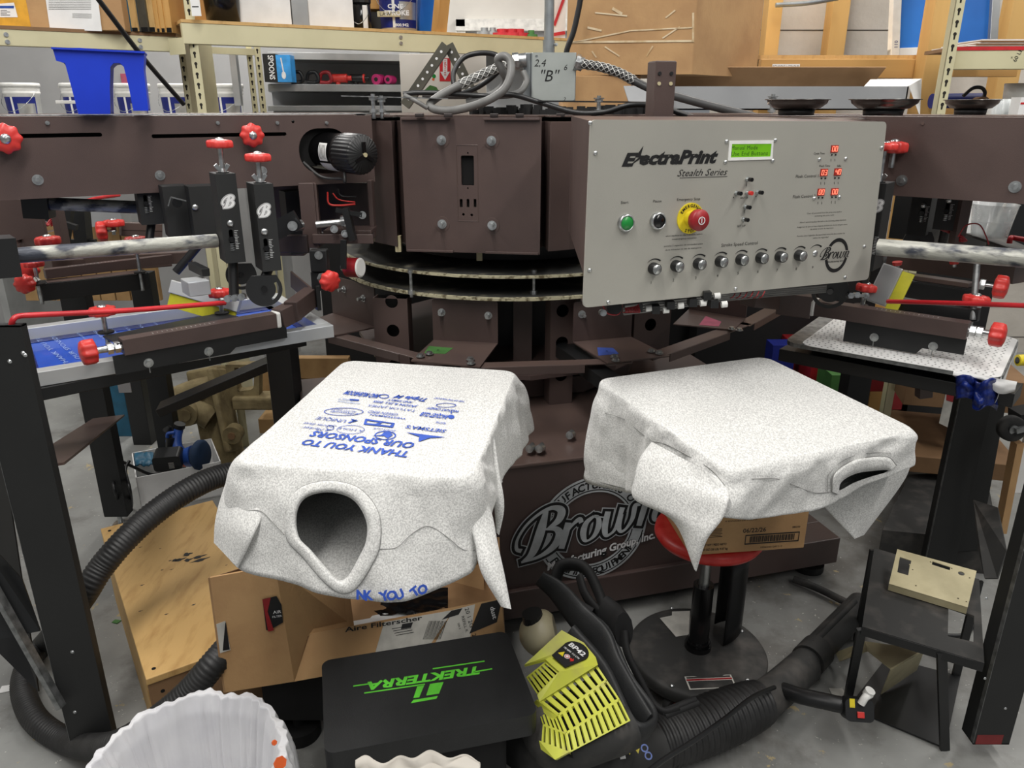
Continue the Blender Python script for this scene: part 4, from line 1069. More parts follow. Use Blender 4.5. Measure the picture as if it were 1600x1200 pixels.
for (x, y) in ((15, 565), (36, 552), (58, 555), (113, 1019), (117, 1113)):
    m2 = MB('zinc'); u, v = loc(fl1, x, y); 
    if u > -.002: u = -.004
    m2.lathe([(.0045, 0), (.003, .002), (0, .003)], fl1 @ Matrix.Translation((u, v, 0)), 12); m2.build('rivet', l1)
l2, fl2 = leg(None, .085, .05, .93, 190, 760, 2.55, 2)
l3, fl3 = leg(None, .08, .1, .86, 458, 600, 2.45, 0)
mb = MB('black'); p_ = PY(252, 640, 2.9); mb.box(p_.x-.04, p_.x+.04, 2.9, 2.95, 0, .9); mb.build('support_leg', press)
mb = MB('brown_lid'); mb.bar(PY(170, 652, 2.5), PY(60, 730, 1.52), .10, .006); mb.build('leg_brace', press)
l4, fl4 = leg(None, .088, .06, .86, 1495, 870, 2.18, -14)
l5, fl5 = leg(None, .088, .05, 1.12, 1570, 1188, 1.452, 0, foot=False)
for (x, y) in ((1539, 1060), (1541, 935), (1571, 1107)):
    m2 = MB('zinc'); u, v = loc(fl5, x, y); m2.lathe([(.0035, 0), (.002, .002), (0, .002)], fl5 @ Matrix.Translation((u, v, 0)), 10); m2.build('rivet', l5)
m2 = MB('floor_dirt_red'); m2.box(-.083, -.02, .047, .075, 0, .0006, fl5); m2.build('paint_smear', l5)
# wide web plate and gussets of the right legs
mb = MB('post_black'); mb.bar(PY(1545, 600, 2.2), PY(1500, 860, 2.25), .12, .01, up=(0, 1, 0)); mb.build('leg_web', press)
mb = MB('dusty_black'); mb.quad(PY(1522, 782, 2.05), PY(1560, 794, 1.95), PY(1574, 862, 1.75), PY(1560, 905, 1.7)); mb.quad(PY(1522, 782, 2.05), PY(1560, 905, 1.7), PY(1540, 905, 1.72), PY(1530, 860, 1.85)); mb.build('leg_gusset', press, solid=.004)
mb = MB('black'); mb.bar(PY(1228, 548, 2.1), PY(1590, 618, 1.72), .10, .035); mb.m('brown'); mb.bar(PY(1445, 575, 1.95), PY(1443, 620, 1.95), .035, .03, up=(0, 1, 0)); mb.build('side_arm', press, bev=.002)
mb = MB('black'); mb.bar(PZ(60, 610, .895), PZ(470, 528, .895), .07, .03); mb.build('side_arm', press, bev=.002)
mb = MB('black'); mb.bar(PY(250, 640, 2.5), PY(450, 555, 2.6), .09, .03); mb.build('side_arm', press, bev=.002)
mb = MB('post_black'); vbox(mb, 1325, 1360, 575, 640, 2.7, .08); mb.build('support_leg', press)
# left lower panel between the legs
mb = MB('black'); mb.quad(PY(-60, 800, 1.5), PY(36, 905, 1.47), PY(64, 985, 1.46), PY(-60, 1010, 1.40)); mb.quad(PY(-60, 700, 1.8), PY(5, 700, 1.75), PY(62, 1080, 1.5), PY(-60, 960, 1.6)); mb.m('zinc_dull'); mb.bar(PY(-20, 900, 1.45), PY(96, 1105, 1.40), .012, .02, up=(0, 1, 0)); mb.build('leg_side_panel', press, solid=.004)

# ---- printing screens (separate things clamped in the press)
zS = .945
def screen(label, n0, n1, wdt, flip, frame_m='alu', mesh_m='mesh_blue', name='printing_screen', th=.034, meshz=-.024):
    """n0,n1: near rail end pixels; wdt: width away from the camera"""
    a_ = PZ(*n0, zS); b_ = PZ(*n1, zS); d = (b_-a_); L = d.length; d.normalize(); s_ = V((-d.y, d.x, 0)); s_ = s_ if s_.y > 0 else -s_
    root = thing(name, label, 'screen', (a_ + s_*wdt/2 + d*L/2))
    f = FR(a_, d, z=(0, 0, 1)) if V((0, 0, 1)).cross(d).dot(s_) > 0 else None
    mb = MB(frame_m); w_ = .034
    for (x0, x1, y0, y1) in ((0, L, 0, w_), (0, L, wdt-w_, wdt), (0, w_, w_, wdt-w_), (L-w_, L, w_, wdt-w_)):
        mb.box(x0, x1, y0, y1, -th, 0, f)
    fo = mb.build('screen_frame', root, bev=.0015)
    m2 = MB(mesh_m); m2.box(w_-.005, L-w_+.005, w_-.005, wdt-w_+.005, -th+.001, -th+.002, f); mo = m2.build('screen_mesh', root)
    m3 = MB('tape_blue'); 
    for (x0, x1, y0, y1) in ((w_-.004, L-w_+.004, w_, w_+.016), (w_, L-w_, wdt-w_-.04, wdt-w_), (w_, w_+.02, w_, wdt-w_), (L-w_-.02, L-w_, w_, wdt-w_)): m3.box(x0, x1, y0, y1, -th+.0021, -th+.0035, f)
    m3.build('tape_border', mo)
    return root, f, L, mo, th
scL, fS, LS, mo, th = screen('aluminium framed screen with blue mesh and faint sponsor lettering, clamped at left', (20, 588), (521, 508), .46, False)
mb = MB('mesh_text')
def st(body, x, y, hpx, wpx, slope=0.0):
    z = zS - th + .004; p = PZ(x, y, z); a_ = PZ(x+wpx/2, y+slope*wpx/2, z); b_ = PZ(x-wpx/2, y-slope*wpx/2, z)
    mb.text(body, FR(p, b_-a_, z=(0, 0, 1)), hpx, width=(a_-b_).length, bold=.0)
st('THANK YOU TO', 80, 547, .012, 52, .85); st('OUR SPONSORS', 99, 540, .012, 46, .85)
for k, (x, y) in enumerate(((122, 521), (150, 520), (172, 512), (196, 511), (218, 508), (240, 503))): st(('MUSHROOM', 'UNIQUE', 'TAYLOR JAMES', 'SIETSMA', 'RACQUET', 'TRIPLE M')[k], x, y, .006, 22, .8)
mb.build('stencil_lettering', mo)
# squeegees
def squeegee(label, p, q, up_, tilt, m_blade='squeegee_yellow', hh=.05, bw=.035, loc_name='squeegee'):
    root = thing(loc_name, label, 'squeegee', (V(p)+V(q))/2 - V((0, 0, .05)))
    f = FR(p, V(q)-V(p), y=up_); L = (V(q)-V(p)).length
    mb = MB('alu'); mb.box(0, L, 0, hh, -.009, .009, f); mb.build('holder', root, bev=.002)
    mb = MB(m_blade); mb.box(.004, L-.004, -bw, 0, -.004, .004, f); mb.build('blade', root, bev=.0005)
    return root
squeegee('aluminium squeegee with a yellow blade resting in the blue mesh screen', PY(265, 457, 1.98), PY(372, 488, 1.95), (.15, .3, 1), 0, hh=.034, bw=.036)
mb = MB('alu'); mb.bar(PY(300, 444, 1.86), PY(312, 451, 1.80), .05, .035); mb.m('black'); mb.bar(PY(300, 415, 1.9), PY(322, 426, 1.84), .02, .02); mb.build('squeegee_mount', press, bev=.002)
root = thing('squeegee', 'grey metal squeegee with yellow blade tilted up in the right print head', 'squeegee', PY(1400, 475, 1.98))
f = FR(PY(1356, 470, 2.0), PY(1382, 479, 1.97) - PY(1356, 470, 2.0), y=PY(1390, 422, 2.0) - PY(1356, 470, 2.0))
mb = MB('zinc_dull'); mb.mats[0] = 'shelf_metal'; mb.box(-.005, .047, 0, .105, -.008, .004, f); mb.build('holder', root, bev=.003)
mb = MB('squeegee_yellow'); mb.box(.047, .078, -.012, .10, -.006, -.001, f); mb.build('blade', root, bev=.0005)
# right head frame rail (screen edge) and taped platen
mb = MB('alu'); mb.bar(PY(1408, 458, 2.15), PY(1530, 474, 1.98), .035, .03); mb.m('black'); mb.bar(PY(1395, 478, 2.0), PY(1530, 492, 1.85), .02, .03)
tag(mb.build('printing_screen', bev=.001), 'bare aluminium screen frame clamped in the right print head', 'screen')
n0, n1 = PZ(1224, 533, .902), PZ(1566, 592, .902); d = (n1-n0).normalized(); s_ = V((-d.y, d.x, 0)); L = (n1-n0).length
f = FR(n0, d, z=(0, 0, 1))
mb = MB('zinc_dull'); mb.plate(f, rrect(0, L, 0, .41, .04), -.012, -.001); mb.m('black'); mb.box(.05, L-.05, .1, .3, -.05, -.012, f)
pl = mb.build('platen', press, label='platen covered with patterned white paper')
mb = MB('paper'); mb.plate(f, rrect(.045, L-.004, -.004, .412, .03), -.001, .0006)
vs = []; 
def drape(u, v):
    x = L-.10 + .13*u; 
    return f @ V((x, -.004 - .006*math.sin(v*3) + .004*noise.noise(V((u*9, v*3, 0))), .0006 - .055*v*(.55+.45*math.sin(u*9+1)*.5)*(.3+.7*u)))
mb.grid(drape, 24, 8)
def drape2(u, v): 
    return f @ V((L - .004 + .004*math.sin(v*3), .42*u - .005, .0006 - .10*v*(.6+.3*math.sin(u*7))))
mb.grid(drape2, 24, 8)
mb.build('pallet_paper', pl)
mb = MB('print_black')
for i in range(32):
    for j in range(24):
        x = .052 + i*.0155; y = .008 + j*.0168
        if x > L-.02: continue
        c = (x + (.004 if j % 2 else 0), y)
        mb.box(c[0]-.0003, c[0]+.0003, y-.0035, y+.0035, .0007, .0009, f); mb.box(c[0]-.002, c[0]+.002, y+.0012, y+.0018, .0007, .0009, f); mb.box(c[0]-.0026, c[0]+.0026, y-.0035, y-.0029, .0007, .0009, f)
pm = mb.build('anchor_pattern', pl); pm['kind'] = 'stuff'
# small patterned tape scrap under the left frame
mb = MB('paper'); f = FR(PY(186, 614, 2.0), (1, .1, 0), y=(0, 0, 1)); mb.box(0, .033, 0, .032, -.004, 0, f); mb.build('tape_scrap', press)
# ================================================================== SETTING
mb = MB('floor_paint'); mb.box(-6, 7, -3, 8, -.1, 0); struct(mb.build('floor'))
mb = MB('wall_white'); mb.box(-6, 1.2, 7.0, 7.2, 0, 3.8); struct(mb.build('wall_back'))
# ================================================================== T-SHIRTS draped over the platens
def PROJ(p):
    p = V(p); d = p.y*_c - (p.z-CAM_H)*_s; u = p.y*_s + (p.z-CAM_H)*_c
    return (800 + F_PX*p.x/d, 600 - F_PX*u/d)
def in_poly(x, y, P):
    c = False; n = len(P)
    for i in range(n):
        x1, y1 = P[i]; x2, y2 = P[(i+1) % n]
        if (y1 > y) != (y2 > y) and x < (x2-x1)*(y-y1)/(y2-y1)+x1: c = not c
    return c
def smooth_loop(pts, k=8):
    P = [V((x, y, 0)) for x, y in pts]; n = len(P); out = []
    for i in range(n):
        a, b, c, d = P[i-1], P[i], P[(i+1) % n], P[(i+2) % n]
        for j in range(k):
            t = j/k; q = 0.5*((2*b)+(-a+c)*t+(2*a-5*b+4*c-d)*t*t+(-a+3*b-3*c+d)*t**3); out.append((q.x, q.y))
    return out

def make_shirt(name, label, corners, ctrl, hole=None, zt=.9235, seed=1, NU=420, NV=56, fold=.005):
    f, w_, L, d, near, far = platen(corners, zt)
    root = thing(name, label, 't-shirt', (f.translation.x, f.translation.y, zt - .3))
    # perimeter of the platen, from the near-left corner counter-clockwise
    cs = [PZ(*q, zt) for q in corners]                   # near-left, near-right, far-right, far-left
    rad = .035; per = []; cornerU = []
    for i in range(4):
        p, q, s_ = cs[i-1], cs[i], cs[(i+1) % 4]; a_ = q + (p-q).normalized()*rad; b_ = q + (s_-q).normalized()*rad
        for k in range(9):
            t = k/8; per.append(a_*(1-t)**2 + q*2*t*(1-t) + b_*t*t)
    # start in the middle of the near-left corner
    per = per[4:] + per[:4]
    acc = [0]
    for i in range(len(per)): acc.append(acc[-1] + (per[(i+1) % len(per)] - per[i]).length)
    T = acc[-1]; 
    def S(u):
        t = (u % 1.0)*T
        for i in range(len(per)):
            if acc[i+1] >= t: return per[i].lerp(per[(i+1) % len(per)], (t-acc[i])/max(1e-9, acc[i+1]-acc[i]))
        return per[0]
    side = [0, acc[9]/T, acc[18]/T, acc[27]/T, 1.0]
    cen = sum(cs, V((0, 0, 0)))/4
    C = []
    for c in ctrl:
        e, fr0 = c[0], c[1]; u = side[e] + (side[e+1]-side[e])*fr0
        if len(c) == 4: C.append((u, PY(*c[2], c[3])))
        else:
            s0 = S(u); n_ = S(u+.004) - S(u-.004); n_ = V((n_.y, -n_.x, 0)).normalized()
            C.append((u, s0 + n_*c[2] - V((0, 0, .2))*1.0*1.0 if False else s0 + n_*c[2]*.12 + V((0, 0, -.17))))
    C.sort(key=lambda t: t[0]); n = len(C)
    def B(u):
        u = u % 1.0
        j = max([i for i in range(n) if C[i][0] <= u] + [-1])
        if j == -1: j = n-1; ub = C[j][0]-1
        else: ub = C[j][0]
        k = (j+1) % n; ue = C[k][0] + (1 if C[k][0] <= ub else 0)
        t = (u-ub)/(ue-ub); a_, b_, c_, d_ = C[j-1][1], C[j][1], C[k][1], C[(k+1) % n][1]
        m1 = (c_-a_)*.35; m2 = (d_-b_)*.35
        return b_*(2*t**3-3*t*t+1) + m1*(t**3-2*t*t+t) + c_*(-2*t**3+3*t*t) + m2*(t**3-t*t)
    SS = [S(i/NU) for i in range(NU)]; BB = [B(i/NU) for i in range(NU)]
    NN = []
    for i in range(NU):
        t = SS[(i+4) % NU] - SS[i-4]; NN.append(V((t.y, -t.x, 0)).normalized())
    def skirt(u, v):
        i = int(round(u*NU)) % NU; s0, b0, n_ = SS[i], BB[i], NN[i]
        out_ = max(.006, (b0-s0).dot(n_)); k = .010 + out_*.30
        c0 = s0 + n_*.008; c1 = s0 + n_*k + V((0, 0, -.026)); 
        t = v
        p = s0*(1-t)**3 + c0*3*t*(1-t)**2 + c1*3*t*t*(1-t) + b0*t**3
        q = V((i/NU*T*14, v*1.1, seed*7.3)); 
        wv = 0
        # wrap-safe noise: use the point itself along the perimeter
        q = V((s0.x*16, s0.y*16, v*1.5 + seed*5))
        wv = noise.noise(q) * fold * 2.4 * min(1, v*v*4) + noise.noise(q*2.3)*fold*.9*min(1, v*v*4)
        wv += noise.noise(V((p.x*26, p.y*26, p.z*26)))*fold*.5*min(1, v*v*9)
        return p + n_*wv + V((0, 0, wv*.25))
    mb = MB('shirt')
    G = [[skirt(i/NU, j/NV) for i in range(NU)] for j in range(NV+1)]
    keep = {}
    if hole:
        HP = smooth_loop(hole)
        pix = [[PROJ(G[j][i]) for i in range(NU)] for j in range(NV+1)]
        front = [[(G[j][i] - V((0, 0, CAM_H))).dot(NN[i]) < 0.02 or j < 6 for i in range(NU)] for j in range(NV+1)]
        rem = set()
        for j in range(NV):
            for i in range(NU):
                i2 = (i+1) % NU
                cx = (pix[j][i][0]+pix[j+1][i2][0])/2; cy = (pix[j][i][1]+pix[j+1][i2][1])/2
                if NN[i].y < 0.1 and in_poly(cx, cy, HP): rem.add((i, j))
        for (i, j) in rem:
            for (di, dj) in ((0, 0), (1, 0), (0, 1), (1, 1)):
                ii = (i+di) % NU; jj = j+dj
                adj = [((ii-1) % NU, jj-1), (ii, jj-1), ((ii-1) % NU, jj), (ii, jj)]
                if any(a_ not in rem for a_ in adj):
                    px, py = pix[jj][ii]; bx = min(HP, key=lambda h: (h[0]-px)**2+(h[1]-py)**2)
                    G[jj][ii] = PY(bx[0], bx[1], G[jj][ii].y)
    else: rem = set()
    vs = [G[j][i] for j in range(NV+1) for i in range(NU)]
    fs = [(j*NU+i, (j+1)*NU+i, (j+1)*NU+(i+1) % NU, j*NU+(i+1) % NU) for j in range(NV) for i in range(NU) if (i, j) not in rem]
    fs = [tuple(reversed(q)) if False else q for q in fs]
    # top layer: rings from the perimeter to the middle
    NR = 14; base_ = len(vs)
    for r_ in range(1, NR+1):
        for i in range(NU):
            p = SS[i].lerp(cen, r_/NR*.995); vs.append(p + V((0, 0, noise.noise(V((p.x*9, p.y*9, seed)))*.0007)))
    ring = lambda r_, i: (i % NU) if r_ == 0 else base_ + (r_-1)*NU + (i % NU)
    for r_ in range(NR):
        for i in range(NU): fs.append((ring(r_, i), ring(r_, i+1), ring(r_+1, i+1), ring(r_+1, i)))
    vs.append(cen); fs += [(ring(NR, i), ring(NR, i+1), len(vs)-1) for i in range(NU)]
    # lower layer of the garment hanging under the platen
    b1 = len(vs)
    NB = 10; low = V((cen.x, cen.y, zt - .10))
    for r_ in range(1, NB+1):
        for i in range(NU):
            t = r_/NB; p = G[NV][i].lerp(low, t); p.z = G[NV][i].z*(1-t)**2 + low.z*(1-(1-t)**2) - .05*math.sin(math.pi*t)*(1 if hole else .6)
            vs.append(p + V((0, 0, noise.noise(p*14)*.008*math.sin(math.pi*t))))
    rb = lambda r_, i: NV*NU + (i % NU) if r_ == 0 else b1 + (r_-1)*NU + (i % NU)
    for r_ in range(NB):
        for i in range(NU): fs.append((rb(r_, i+1), rb(r_, i), rb(r_+1, i), rb(r_+1, i+1)))
    mb.add(vs, fs, None, True)
    body = mb.build('shirt_body', root)
    allp = [(PROJ(G[j][i]), G[j][i].y) for j in range(0, NV+1) for i in range(NU) if (G[j][i].x*NN[i].x + G[j][i].y*NN[i].y) < -.02 and G[j][i].z < zt-.002]
    ax = np.array([t[0][0] for t in allp]); ay = np.array([t[0][1] for t in allp]); ad = np.array([t[1] for t in allp])
    def onsurf(px, py, off=.003):
        """point of the cloth front seen at this pixel"""
        d2 = (ax - px)**2 + (ay - py)**2; idx = np.argpartition(d2, 14)[:14]; ww = 1/(d2[idx]+4); dm = float((ad[idx]*ww).sum()/ww.sum())
        return PY(px, py, dm - off)
    return root, body, onsurf, f

def seam_line(parent, on, pts, r=.0007, off=.0015):
    mb = MB('seam'); mb.tube([on(x, y, off) for x, y in pts], r, n=5, k=5); return mb.build('seam', parent)
def collar(parent, on, inner, outer, closed=True, lift=.005):
    I = smooth_loop(inner) if closed else [(p.x, p.y) for p in catmull([V((x, y, 0)) for x, y in inner], 8)]
    O = smooth_loop(outer) if closed else [(p.x, p.y) for p in catmull([V((x, y, 0)) for x, y in outer], 8)]
    n = len(I); mb = MB('shirt'); rows = []
    for j, (t, l) in enumerate(((-.16, -.004), (-.06, .002), (.06, lift), (.35, lift*1.2), (.7, lift), (.94, lift*.8), (1.0, 0.0))):
        rows.append([on(I[i][0]*(1-t)+O[i][0]*t, I[i][1]*(1-t)+O[i][1]*t, l) for i in range(n)])
    vs = [p for r_ in rows for p in r_]; m_ = n if closed else n-1
    mb.add(vs, [(j*n+i, j*n+(i+1) % n, (j+1)*n+(i+1) % n, (j+1)*n+i) for j in range(len(rows)-1) for i in range(m_)], None, True)
    return mb.build('collar', parent)
def flat_sleeve(parent, left, right, dl, dr=None, bulge=.016, open_end=True, name='sleeve', seed=3):
    """soft flattened tube of cloth between two pixel outlines (left/right), dl/dr = depth of each outline point"""
    dr = dr or dl
    Lp = catmull([PY(x, y, d_) for (x, y), d_ in zip(left, dl)], 8); Rp = catmull([PY(x, y, d_) for (x, y), d_ in zip(right, dr)], 8)
    m_ = min(len(Lp), len(Rp)); K = 40; vs = []
    for j in range(m_):
        a_, b_ = Lp[j], Rp[j]; c = (a_+b_)/2; h = (b_-a_)/2
        toc = (V((0, 0, CAM_H)) - c).normalized()
        bl = min(bulge, h.length*.9)
        for k in range(K):
            t = 2*math.pi*k/K
            p = c + h*math.cos(t) + toc*bl*math.sin(t)
            p += toc*noise.noise(V((p.x*30, p.y*30, p.z*9+seed)))*.005
            vs.append(p)
    fs = [(j*K+k, j*K+(k+1) % K, (j+1)*K+(k+1) % K, (j+1)*K+k) for j in range(m_-1) for k in range(K)]
    mb = MB('shirt'); mb.add(vs, fs, None, True)
    # turned hem ring
    if open_end:
        o = (m_-1)*K; ring_ = [vs[o+k] for k in range(K)]; cc = sum(ring_, V((0, 0, 0)))/K
        v2 = ring_ + [cc + (p-cc)*.86 for p in ring_] + [cc + (p-cc)*.80 + (vs[o-K*3+k]-ring_[k])*1.0 for k, p in enumerate(ring_)]
        mb.add(v2, [(j*K+k, j*K+(k+1) % K, (j+1)*K+(k+1) % K, (j+1)*K+k) for j in range(2) for k in range(K)], None, True)
    return mb.build(name, parent)

LCOR = [(365, 722), (735, 747), (805, 580), (540, 563)]
hole_L = [(462, 800), (478, 775), (515, 767), (552, 778), (574, 810), (575, 845), (562, 875), (545, 903), (530, 909), (512, 893), (485, 862), (464, 838)]
shirtL, bodyL, onL, fL = make_shirt('t_shirt', 'heather grey t-shirt with blue sponsor lettering on top and wide neck hole', LCOR, [
    (0, 0.0, (337, 842), 1.20), (0, .10, (378, 888), 1.13), (0, .32, (470, 918), 1.075), (0, .5, (548, 936), 1.055), (0, .70, (640, 937), 1.055), (0, .9, (735, 896), 1.09), (0, 1.0, (752, 850), 1.14),
    (1, .12, (778, 775), 1.26), (1, .4, (785, 752), 1.40), (1, .75, (815, 706), 1.58), (1, 1.0, (829, 668), 1.72),
    (2, .3, .2), (2, .7, .2), (3, 0.05, .1), (3, .35, .05), (3, .7, .1), (3, .92, (352, 800), 1.32)], hole_L, seed=1)
outer_L = [(447, 800), (466, 764), (512, 751), (560, 762), (591, 800), (594, 850), (580, 885), (556, 920), (532, 927), (505, 908), (474, 872), (448, 842)]
collar(shirtL, onL, hole_L, outer_L, lift=.006)
seam_line(shirtL, onL, outer_L[::1] + outer_L[:1], r=.0008, off=.001)
seam_line(shirtL, onL, [(593, 858), (620, 855), (645, 833), (670, 822), (700, 840), (722, 858), (742, 860)])
seam_line(shirtL, onL, [(444, 835), (425, 815), (410, 800), (395, 797), (378, 800)])
flat_sleeve(shirtL, [(712, 752), (728, 800), (742, 850), (752, 895), (783, 948)], [(748, 748), (768, 800), (778, 850), (789, 900), (799, 952)], [1.185, 1.15, 1.11, 1.08, 1.06], [1.20, 1.17, 1.13, 1.09, 1.06], bulge=.014)
flat_sleeve(shirtL, [(357, 742), (344, 780), (336, 815), (334, 848)], [(420, 752), (412, 800), (395, 840), (372, 888)], [1.25, 1.22, 1.2, 1.19], [1.19, 1.15, 1.12, 1.12], bulge=.02)
# tail of the hem hanging behind on the right
flat_sleeve(shirtL, [(758, 690), (764, 735), (772, 790), (775, 832)], [(772, 680), (780, 735), (788, 790), (780, 836)], [1.34, 1.30, 1.27, 1.26], bulge=.008, name='shirt_tail')
# printed text, laid upside down as seen from the operator's side
mb = MB('print_blue'); zt_ = .9252
A0 = PZ(637, 711, zt_); A1 = PZ(472, 691, zt_); xdir = (A1 - A0).normalized()
FT = FR(A0, xdir, z=(0, 0, 1))          # x runs to the left of the picture, y towards the camera
def tt(body, x, y, wpx, hpx, bold=.02, shear=0, m_='print_blue', ang=0):
    p = PZ(x, y, zt_); 
    a_ = PZ(x+wpx/2, y + wpx/2*.12, zt_); b_ = PZ(x-wpx/2, y - wpx/2*.12, zt_)
    h = abs(PZ(x, y+hpx/2, zt_).y - PZ(x, y-hpx/2, zt_).y)
    mb.m(m_); mb.text(body, FR(p, (b_-a_), z=(0, 0, 1)), h, width=(a_-b_).length, bold=bold, shear=shear, ang=ang)
tt('THANK YOU TO', 554, 700, 166, 8.6, .03); tt('OUR SPONSORS', 565, 686.5, 160, 8.6, .03)
tt("SIETSMA'S", 665, 670, 62, 4.7); tt('THE LAST TASK', 689, 660.5, 16, 2.9); tt('RACQUET CLUB', 678, 649, 42, 5.8, .04); tt('WILDCAT CANDY', 692, 640, 50, 3.2, .03)
tt('TOP OF THE WILDCAT', 702, 624.5, 48, 2.2); tt('Triple M', 641, 622, 50, 5.0, .03, .3); tt('MAD MUSHROOM', 565, 616, 52, 5.8, .04); tt('JASON & JILL BISS', 617, 631, 68, 2.9, .02); tt('AND FAMILY', 625, 626.5, 38, 2.9, .02)
tt('TAYLOR JAMES', 612, 637.5, 74, 3.2, 0); tt('GREEN BIRD', 598, 645.5, 46, 4.0, .0); tt('WESTERMAN', 606, 651, 56, 2.2); tt('Lakeside', 537, 645, 42, 3.6, .0, .4); tt('AUTO SALES', 537, 641, 38, 2.5, 0)
tt('UNIQUE', 517, 655.5, 46, 4.7, .0); tt('Sports Inns', 499, 664, 50, 3.6, .0, .3); tt('& Market', 494, 670, 42, 3.6, .0, .3); tt('A HOLE', 548, 671, 40, 2.9, 0); tt('SPORTS CLUB', 601, 671, 34, 2.9, 0)
tt('HOMETOWN', 545, 628.5, 34, 2.5, 0, m_='print_blue_faint'); tt('SUPPLY', 541, 624, 24, 2.9, 0, m_='print_blue_faint')
mb.m('print_blue')
def tp(pts, holes=()): mb.plate(at(0, 0, zt_), [(PZ(*q, zt_).x, PZ(*q, zt_).y) for q in pts], -.0001, 0, [[(PZ(*q, zt_).x, PZ(*q, zt_).y) for q in h] for h in holes])
tp([(634, 675), (664, 679), (697, 683), (672, 684), (654, 690), (655, 682)])
tp(circ(602, 680, 17, 30, 7), [circ(602, 680, 15, 30, 5.8)]); tp([(580, 681), (596, 679), (600, 675), (608, 674), (614, 679), (606, 685), (600, 681)])
tp([(571, 654), (617, 661), (614, 668), (568, 663)], [[(574, 657), (594, 660), (586, 662), (572, 661)], [(598, 660), (613, 662), (609, 665), (592, 663)]])
tp(circ(537, 643, 31, 36, 6.2), [circ(537, 643, 29.6, 36, 5.4)]); tp(circ(600, 619, 8, 20, 3.4), [circ(600, 619, 6.5, 20, 2.4)])
tp([(548, 654), (560, 657), (552, 659)]); tp([(543, 660), (558, 655), (556, 657), (546, 661)]); tp([(546, 623), (561, 624), (561, 626), (547, 625.5)])
tp(circ(705, 651, 5, 16, 3)); tp([(704, 646), (706, 646), (706, 641), (705, 641)]); tp(circ(697, 633, 16, 24, 3.5), [circ(697, 633, 14.5, 24, 2.8)])
tp(circ(548, 671, 22, 30, 7), [circ(548, 671, 21.3, 30, 6.4)]); tp(circ(516, 668, 6, 16, 4), [circ(516, 668, 5, 16, 3.2)])
mb.build('printed_design', shirtL, label='blue sponsor lettering and small emblems')
# lettering that runs on the hanging lower layer
mb = MB('print_blue')
for i, ch in enumerate('THANK YOU TO'):
    if ch == ' ': continue
    t = i/11; x = 528 + 132*t; y = 925 + 11*math.sin(t*2.4)*1.0 - 6*t*t*1.6
    if i < 3: continue
    p = onL(x, y - 2, .006); a_ = onL(x+6, y - 2 - 8*(t-.3), .006); mb.text(ch, FR(p, a_-p, y=(0, .35, 1)), .015, bold=.05)
mb.build('printed_lettering', shirtL)

RCOR = [(1138, 735), (1432, 672), (1195, 557), (933, 593)]
hole_R = [(1311, 766), (1316, 750), (1335, 739), (1362, 734), (1386, 733), (1384, 738), (1360, 745), (1335, 754)]
shirtR, bodyR, onR, fR = make_shirt('t_shirt', 'plain heather grey t-shirt with no print, its sleeve point hanging over a cardboard box', RCOR, [
    (0, 0.0, (1128, 808), 1.13), (0, .22, (1185, 812), 1.16), (0, .45, (1262, 800), 1.21), (0, .62, (1310, 782), 1.25), (0, .78, (1350, 760), 1.28), (0, .9, (1392, 742), 1.30), (0, 1.0, (1424, 725), 1.35),
    (1, .3, .1), (1, .7, .1), (2, .1, .1), (2, .5, .1), (2, .9, .1),
    (3, 0.0, (914, 738), 1.62), (3, .12, (925, 756), 1.57), (3, .28, (972, 768), 1.49), (3, .5, (1005, 775), 1.40), (3, .8, (1075, 800), 1.24)], hole_R, seed=9)
collar(shirtR, onR, [(1309, 772), (1313, 752), (1335, 738), (1362, 733), (1384, 732), (1391, 736)], [(1300, 768), (1303, 742), (1328, 722), (1362, 714), (1388, 715), (1400, 727)], closed=False, lift=.007)
seam_line(shirtR, onR, [(1299, 769), (1302, 742), (1327, 721), (1362, 713), (1388, 714), (1401, 727)], off=.002)
seam_line(shirtR, onR, [(1293, 768), (1296, 740), (1323, 716), (1362, 707), (1392, 708)], off=.002)
seam_line(shirtR, onR, [(1175, 748), (1215, 748), (1245, 760), (1275, 770), (1300, 768)])
seam_line(shirtR, onR, [(1018, 689), (1040, 694), (1075, 712), (1110, 733), (1132, 757)])
seam_line(shirtR, onR, [(945, 645), (975, 655), (1000, 675), (1018, 689)])
flat_sleeve(shirtR, [(1018, 690), (1000, 715), (992, 745), (991, 780), (1052, 815), (1085, 890)], [(1120, 745), (1138, 768), (1138, 785), (1128, 812), (1104, 845), (1088, 893)],
            [1.36, 1.33, 1.30, 1.28, 1.20, 1.14], [1.17, 1.14, 1.12, 1.11, 1.11, 1.12], bulge=.022)
flat_sleeve(shirtR, [(1290, 768), (1284, 785), (1300, 805), (1335, 842)], [(1429, 682), (1424, 715), (1412, 752), (1350, 836)], [1.36, 1.36, 1.36, 1.36], [1.42, 1.42, 1.42, 1.40], bulge=.012)
flat_sleeve(shirtR, [(936, 610), (920, 660), (912, 715), (918, 748)], [(950, 625), (968, 700), (985, 745), (985, 765)], [1.62, 1.62, 1.6, 1.58], [1.57, 1.52, 1.48, 1.48], bulge=.016, name='shirt_tail')
# ================================================================== THINGS ON THE FLOOR IN FRONT
def quadp(mb, *ps, th=.003):
    mb.quad(*[PY(*p) for p in ps]); return mb
